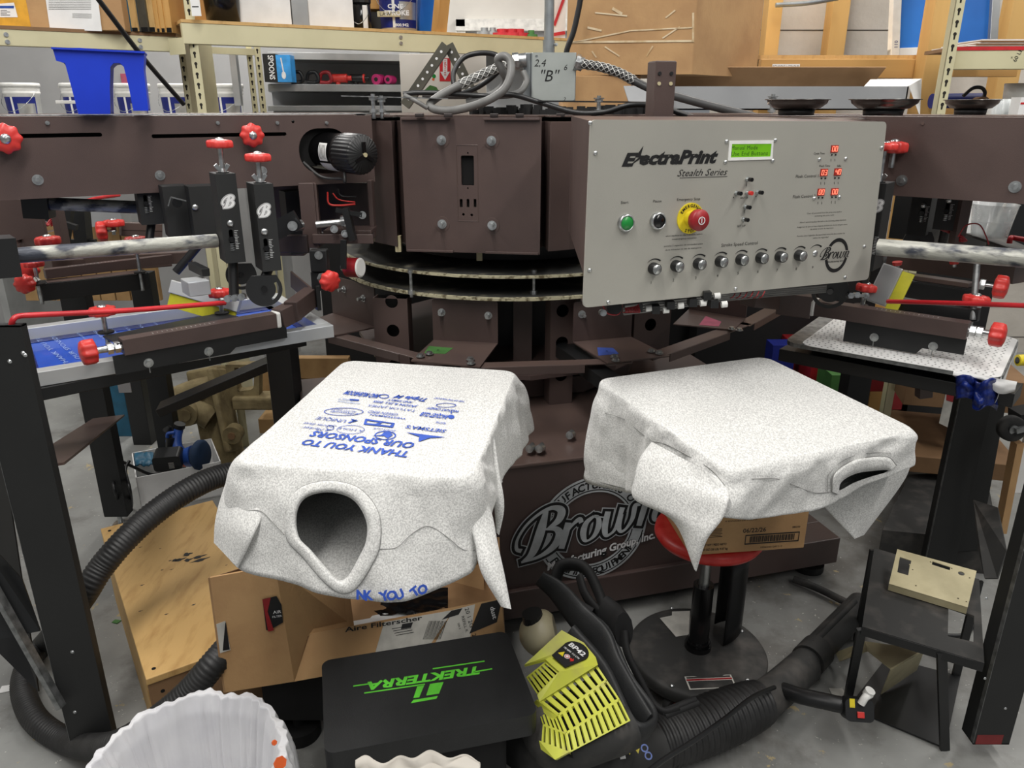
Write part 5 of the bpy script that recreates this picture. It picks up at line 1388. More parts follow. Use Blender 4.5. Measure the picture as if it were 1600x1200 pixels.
# black box with green lettering
zt_b = .36
c4 = [PZ(*q, zt_b) for q in ((498, 1031), (797, 987), (848, 1114), (507, 1179))]      # far-left, far-right, near-right, near-left
o = c4[3]; xd = (c4[2] - c4[3]); W_ = (c4[2]-c4[3]).length*.98; D_ = ((c4[0]-c4[3]).length + (c4[1]-c4[2]).length)/2
fk = FR(o, xd, z=(0, 0, 1))
root = thing('storage_box', 'matt black flat box with bright green upside-down lettering on its lid', 'box', (fk @ V((W_/2, D_/2, -zt_b))))
mb = MB('seat_black'); mb.plate(fk, rrect(0, W_, 0, D_, .02), -.052, 0); lid = mb.build('lid', root, bev=.009, seg=3)
mb = MB('black_matte'); mb.plate(fk, rrect(.05, W_-.05, .05, D_-.02, .02), -zt_b, -.052); mb.build('body', root, bev=.004)
mb = MB('lime'); s_ = (PZ(560, 1072, zt_b) - PZ(767, 1042, zt_b)); fT = FR(PZ(663, 1060, zt_b) + V((0, 0, .0006)), s_, z=(0, 0, 1)); TL_ = s_.length
mb.text('TREKTERRA', fT, .024, width=TL_*.84, bold=.04, shear=.25)
def strip(x0, y0, x1, y1, wpx=2.2):
    a_, b_ = PZ(x0, y0, zt_b+.0004), PZ(x1, y1, zt_b+.0004); mb.bar(a_, b_, wpx*.0016, .0004)
strip(757, 1033, 676, 1045, 2.2); strip(769, 1045, 740, 1050, 2.2); strip(552, 1072, 580, 1068, 2.2); strip(569, 1083, 664, 1069, 2.2)
def lp(pts): mb.plate(at(0, 0, zt_b), [(PZ(*q, zt_b).x, PZ(*q, zt_b).y) for q in pts], .0003, .0008)
lp([(672, 1069), (693, 1066), (686, 1084), (666, 1087)]); lp([(652, 1073), (663, 1071), (655, 1090), (646, 1091)]); lp([(646, 1094), (684, 1088), (682, 1092), (642, 1099)])
mb.build('lettering', lid)
# white rag below it
mb = MB('cloth_white')
def rag(u, v):
    x = 555 + 195*u; y = 1188 + 60*v + 6*math.sin(u*6) - 8*math.sin(math.pi*u)
    p = PY(x, y, 1.08 - .04*v); return p + V((0, .004*math.sin(u*23+v*3) + .012*noise.noise(V((u*6, v*4, 0))), .004*math.sin(v*9+u*5)))
mb.grid(rag, 60, 16); tag(mb.build('rag', solid=.003), 'crumpled off-white cloth below the black box at the bottom edge', 'rag')
# open cardboard box
root = thing('cardboard_box', 'open brown cardboard box with shipping labels under the printed t-shirt', 'box', (-.35, 1.6, .25))
Q = {'bl': (352, 1082, 1.37), 'bc': (460, 1065, 1.41), 'tc': (430, 884, 1.42), 'tl': (328, 903, 1.38), 'fr': (790, 1005, 1.62), 'ftl': (482, 991, 1.47), 'ftr': (783, 935, 1.66)}
W3 = {k: PY(*v) for k, v in Q.items()}
W3['ftr'] = HIT(783, 935, W3['bc'], (W3['fr']-W3['bc']).cross(W3['ftl']-W3['bc']))
mb = MB('cardboard'); mb.quad(W3['bl'], W3['bc'], W3['tc'], W3['tl']); mb.build('side_flap', root, solid=.005)
mb = MB('cardboard'); mb.quad(W3['bc'], W3['fr'], W3['ftr'], W3['ftl']); front_ = mb.build('front_panel', root, solid=.005)
mb = MB('cardboard'); a_ = PY(545, 915, 1.66); b_ = PY(553, 977, 1.60); mb.add([W3['bc'], W3['ftl'] + V((.0, -.006, 0)), b_, a_, W3['tc']], [(0, 1, 2, 3, 4)]); mb.build('inner_flap', root, solid=.005)
bk = V((-.05, .38, 0))
mb = MB('cardboard_in'); k0, k1_ = W3['bl'] + bk, W3['fr'] + V((-.02, .30, 0)); zt2 = W3['ftr'].z
mb.quad(k0, V((k0.x, k0.y, zt2+.05)), V((k1_.x, k1_.y, zt2+.03)), k1_); mb.quad(W3['fr'], k1_, V((k1_.x, k1_.y, zt2+.03)), W3['ftr'])
mb.quad(W3['bl'], k0, V((k0.x, k0.y, zt2+.05)), W3['tl']); mb.quad(W3['bl'], k0, k1_, W3['fr']); mb.build('body', root, solid=.004)
mb = MB('cardboard'); quadp(mb, (676, 905, 1.88), (755, 880, 1.90), (758, 936, 1.82), (678, 957, 1.80)); mb.build('back_flap', root, solid=.005)
mb = MB('paper'); quadp(mb, (585, 984, 1.54), (706, 960, 1.60), (690, 993, 1.57), (586, 1020, 1.50)); mb.m('print_black')
ff = FR(W3['bc'], W3['fr']-W3['bc'], y=W3['ftl']-W3['bc'])
off = Matrix.Translation((0, 0, .0))
def fu_(x, y): return loc(ff, x, y)
mb = MB('floor_white_paper'); mb.plate(ff, [fu_(600, 972), fu_(708, 953), fu_(672, 1007), fu_(586, 1020)], .001, .002); mb.plate(ff, [fu_(708, 953), fu_(742, 944), fu_(734, 998), fu_(680, 1004)], .0008, .0016)
mb.m('print_black')
for k in range(15):
    x0 = 664 + k*1.9; mb.plate(ff, [fu_(x0+6, 970), fu_(x0+6.6+(k % 3)*.3, 970), fu_(x0-3, 999), fu_(x0-3.8, 999)], .002, .0023)
for k in range(4): mb.plate(ff, [fu_(612+k*2, 982+k*3.4), fu_(640+k*2, 977+k*3.4), fu_(640+k*2, 978+k*3.4), fu_(612+k*2, 983+k*3.4)], .002, .0023)
mb.plate(ff, [fu_(628, 975), fu_(645, 972), fu_(642, 980), fu_(626, 983)], .002, .0023)
for k, t in enumerate(('20 1 2G 1 2', 'REFILL K', 'SER E')): mb.text(t, ff @ Matrix.Translation((*fu_(735-k*9, 972+k*3), .0024)) @ Matrix.Rotation(R(-78), 4, 'Z'), .011-.003*k)
mb.build('shipping_label', front_)
mb = MB('print_black'); mb.plate(ff, [fu_(752, 943), fu_(784, 936), fu_(776, 972), fu_(733, 990)], .001, .0022); mb.plate(ff, [fu_(705, 954), fu_(722, 950), fu_(716, 960), fu_(690, 968)], .0022, .003)
mb.m('print_white'); mb.text('dust', ff @ Matrix.Translation((*fu_(771, 957), .0026)) @ Matrix.Rotation(R(-80), 4, 'Z'), .013, bold=.02)
mb.m('print_black'); mb.text('Aire Filterscher', ff @ Matrix.Translation((*fu_(600, 974), .0026)), .011, width=.19, bold=.02)
mb.build('box_print', front_)
fs_ = FR(W3['bl'], W3['bc']-W3['bl'], y=W3['tl']-W3['bl'])
mb = MB('print_black'); G_ = lambda x, y: loc(fs_, x, y)
mb.plate(fs_, [G_(410, 936), G_(432, 931), G_(440, 945), G_(442, 972), G_(420, 985), G_(416, 984)], .0005, .0015)
mb.m('red_dark'); mb.plate(fs_, [G_(410, 936), G_(423, 933), G_(418, 955), G_(428, 984), G_(419, 986)], .0016, .0022)
mb.m('print_white'); mb.text('AIR', fs_ @ Matrix.Translation((*G_(433, 955), .0026)), .008); mb.text('FILTER', fs_ @ Matrix.Translation((*G_(433, 962), .0026)), .005)
mb.m('floor_white_paper'); mb.plate(fs_, [G_(338, 975), G_(352, 970), G_(360, 1015), G_(344, 1020)], .0005, .0015); mb.m('print_black'); mb.plate(fs_, [G_(352, 973), G_(353, 972), G_(359, 1014), G_(348, 1016)], .0016, .002)
mb.build('box_print', root)
mb = MB('black_gloss'); mb.grid(lambda u, v: PY(550+150*u, 932+34*v - 14*u, 1.78-.1*v) + V((0, 0, .012*noise.noise(V((u*9, v*7, 0))))), 24, 10); mb.m('paper'); quadp(mb, (552, 968, 1.66), (672, 944, 1.74), (676, 958, 1.70), (554, 984, 1.60)); mb.build('packing_contents', root)
# machine foot seen below the box
mb = MB('black_matte'); p = PZ(468, 1136, .02); mb.cyl((p.x, p.y, 0), (p.x, p.y, .035), .052, n=32); mb.cyl((p.x, p.y, .03), (p.x, p.y, .07), .014); mb.box(p.x-.07, p.x+.09, p.y-.03, p.y+.06, .07, .22); mb.box(p.x-.05, p.x+.05, p.y+.0, p.y+.9, .16, .24)
mb.build('levelling_foot', press)

# plywood crate
zc = .25; BLc, TLc = PZ(228, 1062, zc), PZ(157, 826, zc); yv = TLc - BLc; LC = yv.length; fc = FR(BLc, V((yv.y, -yv.x, 0)), z=(0, 0, 1)); wc = .34
root = thing('wooden_crate', 'plywood-topped wooden crate with dark stains, standing on the floor at left', 'crate', (fc @ V((wc/2, LC/2, -zc))))
mb = MB('plywood'); mb.box(0, wc, 0, LC, -.018, 0, fc)
mb.m('black_hole'); 
for (x, y) in ((.022, .03), (.022, LC-.03), (.3, .03)): mb.cyl(fc @ V((x, y, 0)), fc @ V((x, y, .0006)), .005, n=12)
tp_ = mb.build('top_board', root, bev=.002)
mb = MB('mesh_text'); mb.mats[0] = 'dusty_black'
for k in range(26):
    u, v = random.uniform(.03, wc-.03), random.uniform(.05, LC-.04)
    if k > 5 : r1, r2 = random.uniform(.002, .006), random.uniform(.001, .002)
    else: r1, r2 = random.uniform(.010, .024), random.uniform(.005, .009)
    if k < 6: u, v = (.17+.025*k, LC*.60+.02*math.sin(k*2)) if k < 3 else (.12+.03*k-.05, LC*.68-.02*k)
    a0 = random.random()*3; mb.plate(fc, [(u + r1*(1+.4*math.sin(3*t+a0))*math.cos(t), v + r2*(1+.4*math.cos(4*t))*math.sin(t)) for t in [6.283*j/14 for j in range(14)]], .0002, .0007)
mb.m('print_black'); mb.text('9916341', fc @ Matrix.Translation((.09, LC-.02, .0007)) @ Matrix.Rotation(R(0), 4, 'Z'), .012)
st_ = mb.build('stains', tp_); st_['kind'] = 'stuff'
mb = MB('pine_x'); mb.mats[0] = 'cardboard_dark'; mb.box(.002, wc-.002, .004, .022, -zc, -.018, fc); mb.box(.002, wc-.002, LC-.02, LC-.002, -zc, -.018, fc); mb.m('plywood'); mb.box(.0, .018, .022, LC-.02, -zc, -.018, fc); mb.box(wc-.018, wc, .022, LC-.02, -zc, -.018, fc); mb.m('black_hole'); mb.cyl(fc @ V((.03, .004, -.05)), fc @ V((.03, .0035, -.05)), .005, n=12)
mb.build('side_boards', root, bev=.001)

# corrugated hoses
def resample(pts, step):
    P = catmull(pts, 16); out = [P[0]]; acc = 0
    for i in range(1, len(P)):
        seg = (P[i]-P[i-1]); L = seg.length
        while acc + L >= step:
            t = (step-acc)/L; q = P[i-1].lerp(P[i], t); out.append(q); P[i-1] = q; seg = P[i]-q; L = seg.length; acc = 0
        acc += L
    return out
def corr_hose(mb, pts, r, pitch=.009, amp=.07, n=18, taper=None):
    P = resample(pts, pitch/4); N = len(P); k = [0]
    def rf(t):
        i = k[0]; k[0] += 1; b = (1, 1+amp*.5, 1+amp, 1+amp*.5)[i % 4]
        return b * (taper(t) if taper else 1)
    mb.tube(P, r, n=n, k=1, rfun=rf); return mb
mb = MB('hose_black'); corr_hose(mb, [PY(420, 735, 1.95), PY(350, 742, 1.85), PY(290, 768, 1.75), PY(225, 815, 1.66), PY(165, 878, 1.58), PY(120, 945, 1.56), PZ(75, 1000, .07), PZ(47, 1032, .04), PZ(36, 1075, .035), PZ(56, 1125, .035), PZ(110, 1160, .035), PY(175, 1165, 1.33), PY(240, 1128, 1.34), PY(295, 1082, 1.36), PY(340, 1030, 1.39), PY(385, 980, 1.50)], .029)
tag(mb.build('corrugated_hose'), 'thick black corrugated hose looping over the crate and around the left leg', 'hose')

# bin with white bag
pc = PZ(292, 1192, .40)
root = thing('waste_bin', 'round bin lined with a crumpled white plastic bag, bottom left corner', 'bin', (pc.x, pc.y, 0))
mb = MB('black'); mb.lathe([(.0, 0), (.135, 0), (.1685, .388), (.1665, .388), (.13, .006), (0, .006)], at(pc.x, pc.y), 40); mb.build('bin', root)
prof = [(.0, .05), (.07, .06), (.10, .10), (.122, .20), (.137, .30), (.150, .375), (.162, .408), (.174, .406), (.182, .37), (.190, .30), (.194, .24), (.189, .18)]
def bag(u, v):
    t = 2*math.pi*u; i = v*(len(prof)-1); j = min(int(i), len(prof)-2); f_ = i-j
    r = prof[j][0]*(1-f_) + prof[j+1][0]*f_; z = prof[j][1]*(1-f_) + prof[j+1][1]*f_
    n1 = noise.noise(V((math.cos(t)*4, math.sin(t)*4, v*2))); n2 = noise.noise(V((math.cos(t)*13, math.sin(t)*13, v*5.5))); n3 = abs(noise.noise(V((math.cos(t)*9, math.sin(t)*9, v*2.5))))
    a_ = 1 if j < 5 else 1.6
    r += (.006*n1 + .005*n2 - .012*n3)*(.8 if i < 7.5 else 1.5)*min(1, i); z += .010*noise.noise(V((math.cos(t)*3, math.sin(t)*3, 7))) + .003*n2
    return V((pc.x + r*math.cos(t), pc.y + r*math.sin(t), z))
mb = MB('bag_white'); mb.grid(bag, 260, 90, closed_u=True); bagm = mb.build('bag', root, label='white plastic bag')
mb = MB('orange'); 
for (x, y, s_) in ((437, 1192, .02), (428, 1160, .008)):
    p = PY(x, y, pc.y-.02); mb.cyl(p, p + V((.002, -.002, .001)), s_*.6, n=7)
mb.build('bag_print', bagm)

# white carton with polisher
zb_ = .15; a_, b_, c_ = PZ(212, 747, zb_), PZ(345, 721, zb_), PZ(200, 712, zb_)
fx = FR(a_, b_-a_, z=(0, 0, 1)); Lx = (b_-a_).length; Dx = .26
root = thing('white_carton', 'open white cardboard carton behind the plywood crate holding a blue polisher', 'box', (fx @ V((Lx/2, Dx/2, -zb_))))
mb = MB('paper'); mb.box(0, Lx, 0, .004, -zb_, 0, fx); mb.box(0, Lx, Dx-.004, Dx, -zb_, 0, fx); mb.box(0, .004, 0, Dx, -zb_, 0, fx); mb.box(Lx-.004, Lx, 0, Dx, -zb_, 0, fx); mb.box(0, Lx, 0, Dx, -zb_, -zb_+.004, fx)
bx_ = mb.build('body', root)
mb = MB('print_black'); mb.text('REVIVOL', fx @ Matrix.Translation((Lx*.82, -.0006, -.055)) @ Matrix.Rotation(R(90), 4, 'X'), .013, bold=.02)
for k in range(3): mb.box(Lx*.55-.028+.004*k, Lx*.55+.028-.004*k, -.0012, 0, -.118-.008*k, -.114-.008*k, fx)
mb.plate(fx @ Matrix.Translation((Lx*.55, 0, -.102)) @ Matrix.Rotation(R(90), 4, 'X'), circ(0, 0, .03, 24, .008), 0, .001, [circ(0, 0, .025, 24, .005)])
mb.build('box_print', bx_)
root = thing('polisher', 'blue cordless polisher with a dark blue round pad lying in the white carton', 'power tool', PY(285, 735, 2.85))
mb = MB('tool_blue'); mb.tube([PY(303, 722, 2.82), PY(288, 712, 2.83), PY(277, 700, 2.84), PY(276, 685, 2.86), PY(280, 668, 2.88)], .024, n=14, rfun=lambda t: 1.1-.35*t); mb.tube([PY(262, 688, 2.84), PY(262, 678, 2.84), PY(272, 676, 2.85)], .007, n=8)
mb.tube([PY(262, 688, 2.84), PY(264, 705, 2.84)], .009, n=8, k=1); mb.m('black'); mb.cyl(PY(266, 712, 2.83), PY(266, 684, 2.84), .017); mb.cyl(PY(280, 668, 2.88), PY(281, 662, 2.88), .022); mb.cyl(PY(262, 673, 2.86), PY(265, 666, 2.86), .02, .008)
mb.build('body', root)
mb = MB('orange'); mb.cyl(PY(286, 716, 2.82), PY(291, 715, 2.82), .036); mb.m('tool_blue'); mb.cyl(PY(291, 715, 2.82), PY(302, 713, 2.82), .038, .045); mb.build('collar', root)
mb = MB('pad_blue'); ax_ = V((1, -.15, .05)).normalized(); c = PY(308, 711, 2.81); mb.lathe([(0, 0), (.045, .003), (.062, .02), (.062, .034), (.052, .044), (0, .044)], AX(c - ax_*.012, ax_), 28); mb.build('pad', root)
root = thing('battery_pack', 'black tool battery pack lying in front of the polisher', 'battery', PY(262, 735, 2.76)); mb = MB('black'); p = PY(262, 725, 2.74); mb.plate(FR(p, (1, .2, 0), y=(0, -.2, 1)), rrect(-.055, .05, -.035, .033, .014), -.07, 0); bp_ = mb.build('case', root, bev=.006)
mb = MB('floor_white_paper'); f = FR(PY(267, 727, 2.74), (1, .2, 0), y=(0, -.2, 1)); 
for k in range(5): mb.box(-.008, .012, .010-.006*k, .012-.006*k, .0005, .001, f)
mb.build('rating_label', bp_)
mb = MB('teal'); mb.grid(lambda u, v: PY(210+30*u, 708+20*v, 2.9-.08*v) + V((0, 0, .012*noise.noise(V((u*5, v*5, 1))))), 14, 10); tag(mb.build('cloth', solid=.006), 'crumpled blue cloth in the left end of the white carton', 'cloth')
mb = MB('cable'); mb.mats[0] = 'black'; mb.tube([PY(258, 738, 2.78), PY(235, 741, 2.74), PY(205, 728, 2.70), PY(188, 722, 2.68), PY(176, 737, 2.62), PY(180, 768, 2.52), PZ(192, 797, .01), PZ(205, 793, .01), PY(203, 765, 2.55), PY(196, 735, 2.66), PY(202, 720, 2.7)], .006, n=8)
tag(mb.build('cord'), 'thin black cord hanging in a loop over the corner of the white carton', 'cord')

# swivel stool with a cardboard box on it
sc = PZ(1090, 1012, .095); sx, sy = sc.x, sc.y
root = thing('rolling_stool', 'rolling stool with round black base, chrome column and red seat', 'stool', (sx, sy, 0))
mb = MB('dusty_black'); mb.lathe([(0, .100), (.17, .092), (.183, .090), (.187, .084), (.187, .055), (.183, .055), (.181, .084), (0, .085)], at(sx, sy), 72); bs = mb.build('base', root)
for (x, y) in ((1050, 950), (1050, 1071), (1159, 986), (1168, 1062)):
    p = PZ(x, y, .094); m2 = MB('zinc'); m2.lathe([(.006, 0), (.004, .003), (0, .004)], at(*p), 12); m2.build('screw', bs)
p = PZ(1110, 1066, .0935); fl_ = FR(p, V((1, .06, 0)), z=(0, 0, 1)); mb = MB('floor_white_paper'); mb.box(-.062, .062, -.024, .024, 0, .001, fl_); mb.m('red_dark'); mb.box(-.06, .06, .007, .013, .001, .0014, fl_); mb.m('dusty_black'); mb.box(-.058, .058, -.021, .005, .001, .0014, fl_); mb.box(-.058, .058, .015, .021, .001, .0014, fl_); mb.build('warning_label', bs)
mb = MB('floor_white_paper'); z_ = .0985; mb.plate(at(0, 0, 0), [(PZ(*q, z_).x, PZ(*q, z_).y) for q in ((1031, 966), (1050, 962), (1050, 956), (1078, 955), (1076, 992), (1056, 995))], z_, z_+.001); mb.build('tape_patch', bs)
for t in (20, 92, 164, 236, 308):
    c = V((sx + .165*math.cos(R(t)), sy + .165*math.sin(R(t)), .026)); m2 = MB('rubber'); d = V((math.cos(R(t+60)), math.sin(R(t+60)), 0)); m2.cyl(c - d*.010, c + d*.010, .025, n=24); m2.m('red'); m2.cyl(c - d*.012, c + d*.012, .012, n=16); m2.m('zinc'); m2.box(-.008, .008, -.003, .003, .02, .065, at(c.x, c.y, 0)); m2.build('caster', root)
tp2 = PY(1097, 862, sy)
mb = MB('black_gloss'); mb.cyl((sx, sy, .095), (sx, sy, .112), .036, n=28); mb.cyl((sx, sy, .1), (sx, sy, .30), .027, n=28); mb.cyl((sx, sy, .118), (sx, sy, .124), .031); mb.m('steel'); mb.cyl((sx, sy, .30), (sx, sy, .44), .014, n=24); mb.build('column', root)
mb = MB('black'); mb.grid(lambda u, v: V((sx + .075 + .055*math.cos(R(-95 + 190*u)), sy + .05 + .05*math.sin(R(-95+190*u))*1.0, .10 + .26*v + .03*math.sin(math.pi*u))), 20, 6); mb.build('side_guard', root, solid=.005)
mb = MB('red'); mb.lathe([(0, .435), (.10, .435), (.132, .442), (.14, .455), (.138, .468), (.12, .474), (0, .474)], at(sx-.0, sy), 48); mb.build('seat', root)
zb2 = .475; a_, b_ = PZ(1097, 867, zb2), PZ(1256, 856, zb2); fx = FR(a_, b_-a_, z=(0, 0, 1)); Lx = (b_-a_).length
root = thing('cardboard_box', 'small brown cardboard carton with a barcode, resting on the red stool seat', 'box', (fx @ V((Lx/2, .12, 0))))
fx = FR(a_, b_-a_, z=(0, 0, 1)); mb = MB('cardboard'); mb.box(-.03, Lx, 0, .22, 0, .125, fx); cb_ = mb.build('body', root, bev=.002)
fq = FR(a_, b_-a_, y=(0, 0, 1)); mb = MB('print_black'); U = lambda x, y: loc(fq, x, y)
mb.text('06/22/26', fq @ Matrix.Translation((*U(1179, 828), .0006)), .012, width=.058, bold=.01); mb.text('NET WT / PESO NETO', fq @ Matrix.Translation((*U(1116, 851), .0006)), .006, width=.062, bold=.02); mb.text('320 OZ (20 LB) 9.07 kg', fq @ Matrix.Translation((*U(1116, 858), .0006)), .006, width=.068, bold=.02)
mb.text('4 ENVASES DE POLLO', fq @ Matrix.Translation((*U(1158, 813), .0006)), .004, width=.08); mb.text('285210', fq @ Matrix.Translation((*U(1244, 823), .0006)), .005, bold=.01); mb.text('10043401285213', fq @ Matrix.Translation((*U(1205, 854), .0006)), .005, width=.055)
for k in range(6): mb.box(*sorted((U(1105, 0+830)[0], U(1128, 830)[0]+.003*math.sin(k*3))), U(1105, 828+k*2.4)[1], U(1105, 827.3+k*2.4)[1], .0003, .0006, fq)
u0, v0 = U(1163, 851); u1, v1 = U(1250, 828); v1 = v0 + .027
mb.plate(fq, [(u0, v0), (u1, v0), (u1, v1), (u0, v1)], .0003, .0007, [[(u0+.002, v0+.003), (u1-.002, v0+.003), (u1-.002, v1-.003), (u0+.002, v1-.003)]])
x = u0 + .012; k = 0
while x < u1 - .012: wd = (.0008, .0016, .0010, .0022)[(k*7) % 4]; mb.box(x, x+wd, v0+.005, v1-.005, .0003, .0007, fq); x += wd + (.0009, .0016, .0008)[(k*5) % 3]; k += 1
mb.build('box_print', cb_)

# backpack leaf blower
root = thing('leaf_blower', 'dusty backpack leaf blower with lime yellow engine cover and ribbed black tube', 'leaf blower', (.2, 1.4, 0))
def louvre(c4, rows, cols, m_='blower_yellow', th=.006, fr_w=.10, skew=0):
    A_, B_, C_, D_ = c4; n_ = (B_-A_).cross(D_-A_).normalized(); mb = MB(m_)
    if n_.dot(V((0, 0, CAM_H)) - A_) < 0: n_ = -n_
    P = lambda u, v: (A_*(1-u) + B_*u)*(1-v) + (D_*(1-u) + C_*u)*v
    def piece(u0, u1, v0, v1):
        q = [P(u0, v0), P(u1, v0), P(u1, v1), P(u0, v1)]; vs = q + [p - n_*th for p in q]
        mb.add(vs, [(0, 1, 2, 3), (7, 6, 5, 4), (0, 4, 5, 1), (1, 5, 6, 2), (2, 6, 7, 3), (3, 7, 4, 0)])
    e = .06
    for r_ in range(rows+1): v = r_/rows; piece(0, 1, max(0, v-e), min(1, v+e))
    for c_ in range(cols+1):
        u = c_/cols; hw = .62/cols*.5 if 0 < c_ < cols else .3/cols
        piece(max(0, u-hw), min(1, u+hw), 0, 1)
    mb.m('black_hole'); q = [P(0, 0)-n_*.02, P(1, 0)-n_*.02, P(1, 1)-n_*.02, P(0, 1)-n_*.02]; mb.quad(*q)
    return mb
def P4(*a): return [PY(*p) for p in a]
for c4, r_, c_ in ((P4((843, 1095, 1.30), (932, 1038, 1.36), (948, 1062, 1.32), (872, 1118, 1.25)), 1, 8), (P4((872, 1118, 1.25), (948, 1062, 1.32), (968, 1092, 1.28), (884, 1146, 1.20)), 1, 9), (P4((884, 1146, 1.20), (968, 1092, 1.28), (985, 1126, 1.24), (890, 1176, 1.17)), 1, 10),
                   (P4((838, 1100, 1.31), (872, 1118, 1.25), (884, 1146, 1.20), (848, 1132, 1.24)), 1, 5), (P4((848, 1132, 1.24), (884, 1146, 1.20), (890, 1176, 1.17), (846, 1160, 1.20)), 1, 5), (P4((822, 1058, 1.36), (852, 1034, 1.37), (873, 1052, 1.33), (840, 1086, 1.31)), 1, 6)):
    louvre(c4, r_, c_).build('engine_cover_grille', root)
mb = MB('blower_yellow'); 
mb.add(P4((820, 1042, 1.38), (878, 988, 1.44), (912, 1008, 1.42), (930, 1030, 1.38), (933, 1040, 1.355), (843, 1097, 1.30), (840, 1086, 1.31), (873, 1052, 1.335), (852, 1034, 1.37)), [(0, 1, 2, 8), (2, 3, 7, 8), (3, 4, 5, 7), (5, 6, 7)]); mb.add(P4((838, 1098, 1.31), (843, 1093, 1.305), (875, 1118, 1.25), (868, 1126, 1.25)), [(0, 1, 2, 3)])
mb.add(P4((845, 1158, 1.20), (892, 1176, 1.165), (870, 1188, 1.16), (848, 1172, 1.19)), [(0, 1, 2, 3)])
cov = mb.build('engine_cover', root, solid=.008)
c = PY(896, 1022, 1.385); fb_ = FR(c, PY(915, 1031, 1.37)-PY(878, 1002, 1.42), y=PY(905, 1000, 1.43)-PY(885, 1045, 1.34)); mb = MB('print_black'); mb.plate(fb_, [(.030*math.cos(R(t)), .028*math.sin(R(t))+.006) for t in range(0, 181, 15)] + [(-.024, -.045), (.018, -.048)], .003, .006)
mb.m('print_white'); mb.text('BP42', fb_ @ Matrix.Translation((0, .012, .0065)), .013, width=.044, bold=.03); mb.text('185 MPH  510 CFM', fb_ @ Matrix.Translation((-.001, -.006, .0065)), .005, width=.044, bold=.01)
mb.m('yellow'); mb.plate(fb_, [(-.020, -.03), (-.006, -.03), (-.013, -.016)], .006, .0066); mb.m('print_white'); mb.plate(fb_, circ(.0, -.022, .0065, 16), .006, .0066); mb.m('red'); mb.plate(fb_, circ(.0, -.022, .005, 16), .0066, .007, [circ(0, -.022, .0035, 12)]); mb.plate(fb_, [(.008, -.024), (.013, -.024), (.013, -.028), (.018, -.021), (.013, -.015), (.013, -.019), (.008, -.019)], .006, .0066)
mb.build('badge', cov)
mb = MB('tank'); mb.tube([PY(832, 1008, 1.50), PY(848, 990, 1.50), PY(868, 985, 1.50)], .045, n=18, rfun=lambda t: .75+.5*math.sin(math.pi*min(1, t*.9+.05))); mb.cyl(PY(838, 985, 1.5), PY(834, 972, 1.5), .02); tk = mb.build('fuel_tank', root); mb = MB('black'); mb.cyl(PY(835, 975, 1.5), PY(831, 958, 1.5), .026, .024, n=18, smooth=False); mb.build('tank_cap', tk)
mb = MB('rubber'); mb.mats[0] = 'dusty_black'
frame_l = catmull([PY(843, 903, 1.62), PY(872, 925, 1.60), PY(905, 965, 1.56), PY(938, 1000, 1.50), PY(955, 1040, 1.44), PY(985, 1090, 1.36), PY(1012, 1128, 1.30)], 8)
mb = MB('seat_black'); mb.tube(frame_l, .03, n=12, k=1, rfun=lambda t: .7+.5*math.sin(math.pi*t), flat=(.35, 1.15)); mb.tube([PY(900, 960, 1.58), PY(945, 990, 1.52), PY(978, 1060, 1.42), PY(1020, 1125, 1.32), PY(985, 1140, 1.28), PY(940, 1050, 1.42), PY(890, 990, 1.52)], .02, n=8, flat=(.5, 1.4)); mb.build('back_frame', root)
mb = MB('black_matte'); mb.tube([PY(868, 905, 1.66), PY(876, 886, 1.68), PY(898, 882, 1.68), PY(918, 892, 1.66), (PY(935, 925, 1.62)), PY(945, 955, 1.58)], .028, n=10, flat=(.45, 1)); mb.tube([PY(862, 918, 1.62), PY(880, 935, 1.6), PY(905, 950, 1.58), PY(925, 962, 1.56)], .022, n=8, flat=(.5, 1.1)); mb.tube([PY(905, 900, 1.64), PY(915, 930, 1.60), PY(940, 962, 1.56)], .02, n=8, flat=(.4, 1)); mb.tube([PY(945, 955, 1.56), PY(965, 972, 1.52), PY(975, 985, 1.48)], .045, n=12, flat=(.5, 1)); 
mb.tube([PY(975, 985, 1.48), PY(980, 1020, 1.45), PY(1000, 1062, 1.42), PY(1018, 1095, 1.40), PY(1038, 1112, 1.38), PY(1062, 1106, 1.38)], .016, n=8, flat=(.5, 1.3)); mb.tube([PY(1035, 1113, 1.375), PY(1088, 1092, 1.39)], .008, n=6, k=1); mb.tube([PY(1040, 1118, 1.37), PY(1092, 1097, 1.385)], .008, n=6, k=1); mb.build('shoulder_strap', root)
mb = MB('dusty_black'); mb.tube([PZ(790, 1150, .12), PZ(850, 1185, .10), PZ(930, 1196, .09), PZ(985, 1182, .09), PZ(1020, 1165, .09)], .060, n=24, rfun=lambda t: .8+.35*t); mb.tube([PY(838, 1120, 1.30), PY(870, 1170, 1.24), PY(950, 1150, 1.26), PY(985, 1135, 1.28)], .045, n=12); lo_ = mb.build('fan_housing', root, label='dusty black fan housing')
mb = MB('yellow'); 
fq2 = FR(PZ(985, 1172, .19), (1, .18, 0), y=(0, .8, .55)); 
for (x, y) in ((964, 1166), (976, 1163), (988, 1161), (1000, 1158), (983, 1174), (996, 1172)):
    u, v = loc(fq2, x, y); mb.plate(fq2, [(u-.008, v+.007), (u+.008, v+.007), (u, v-.007)], 0, .001)
mb.m('tool_blue'); 
for (x, y) in ((1007, 1169), (1013, 1181)): u, v = loc(fq2, x, y); mb.plate(fq2, circ(u, v, .0085, 18), 0, .001, [circ(u, v, .0055, 14)])
mb.m('paper'); u, v = loc(fq2, 972, 1178); mb.box(u-.006, u+.006, v-.01, v+.01, 0, .001, fq2); mb.build('warning_stickers', lo_)
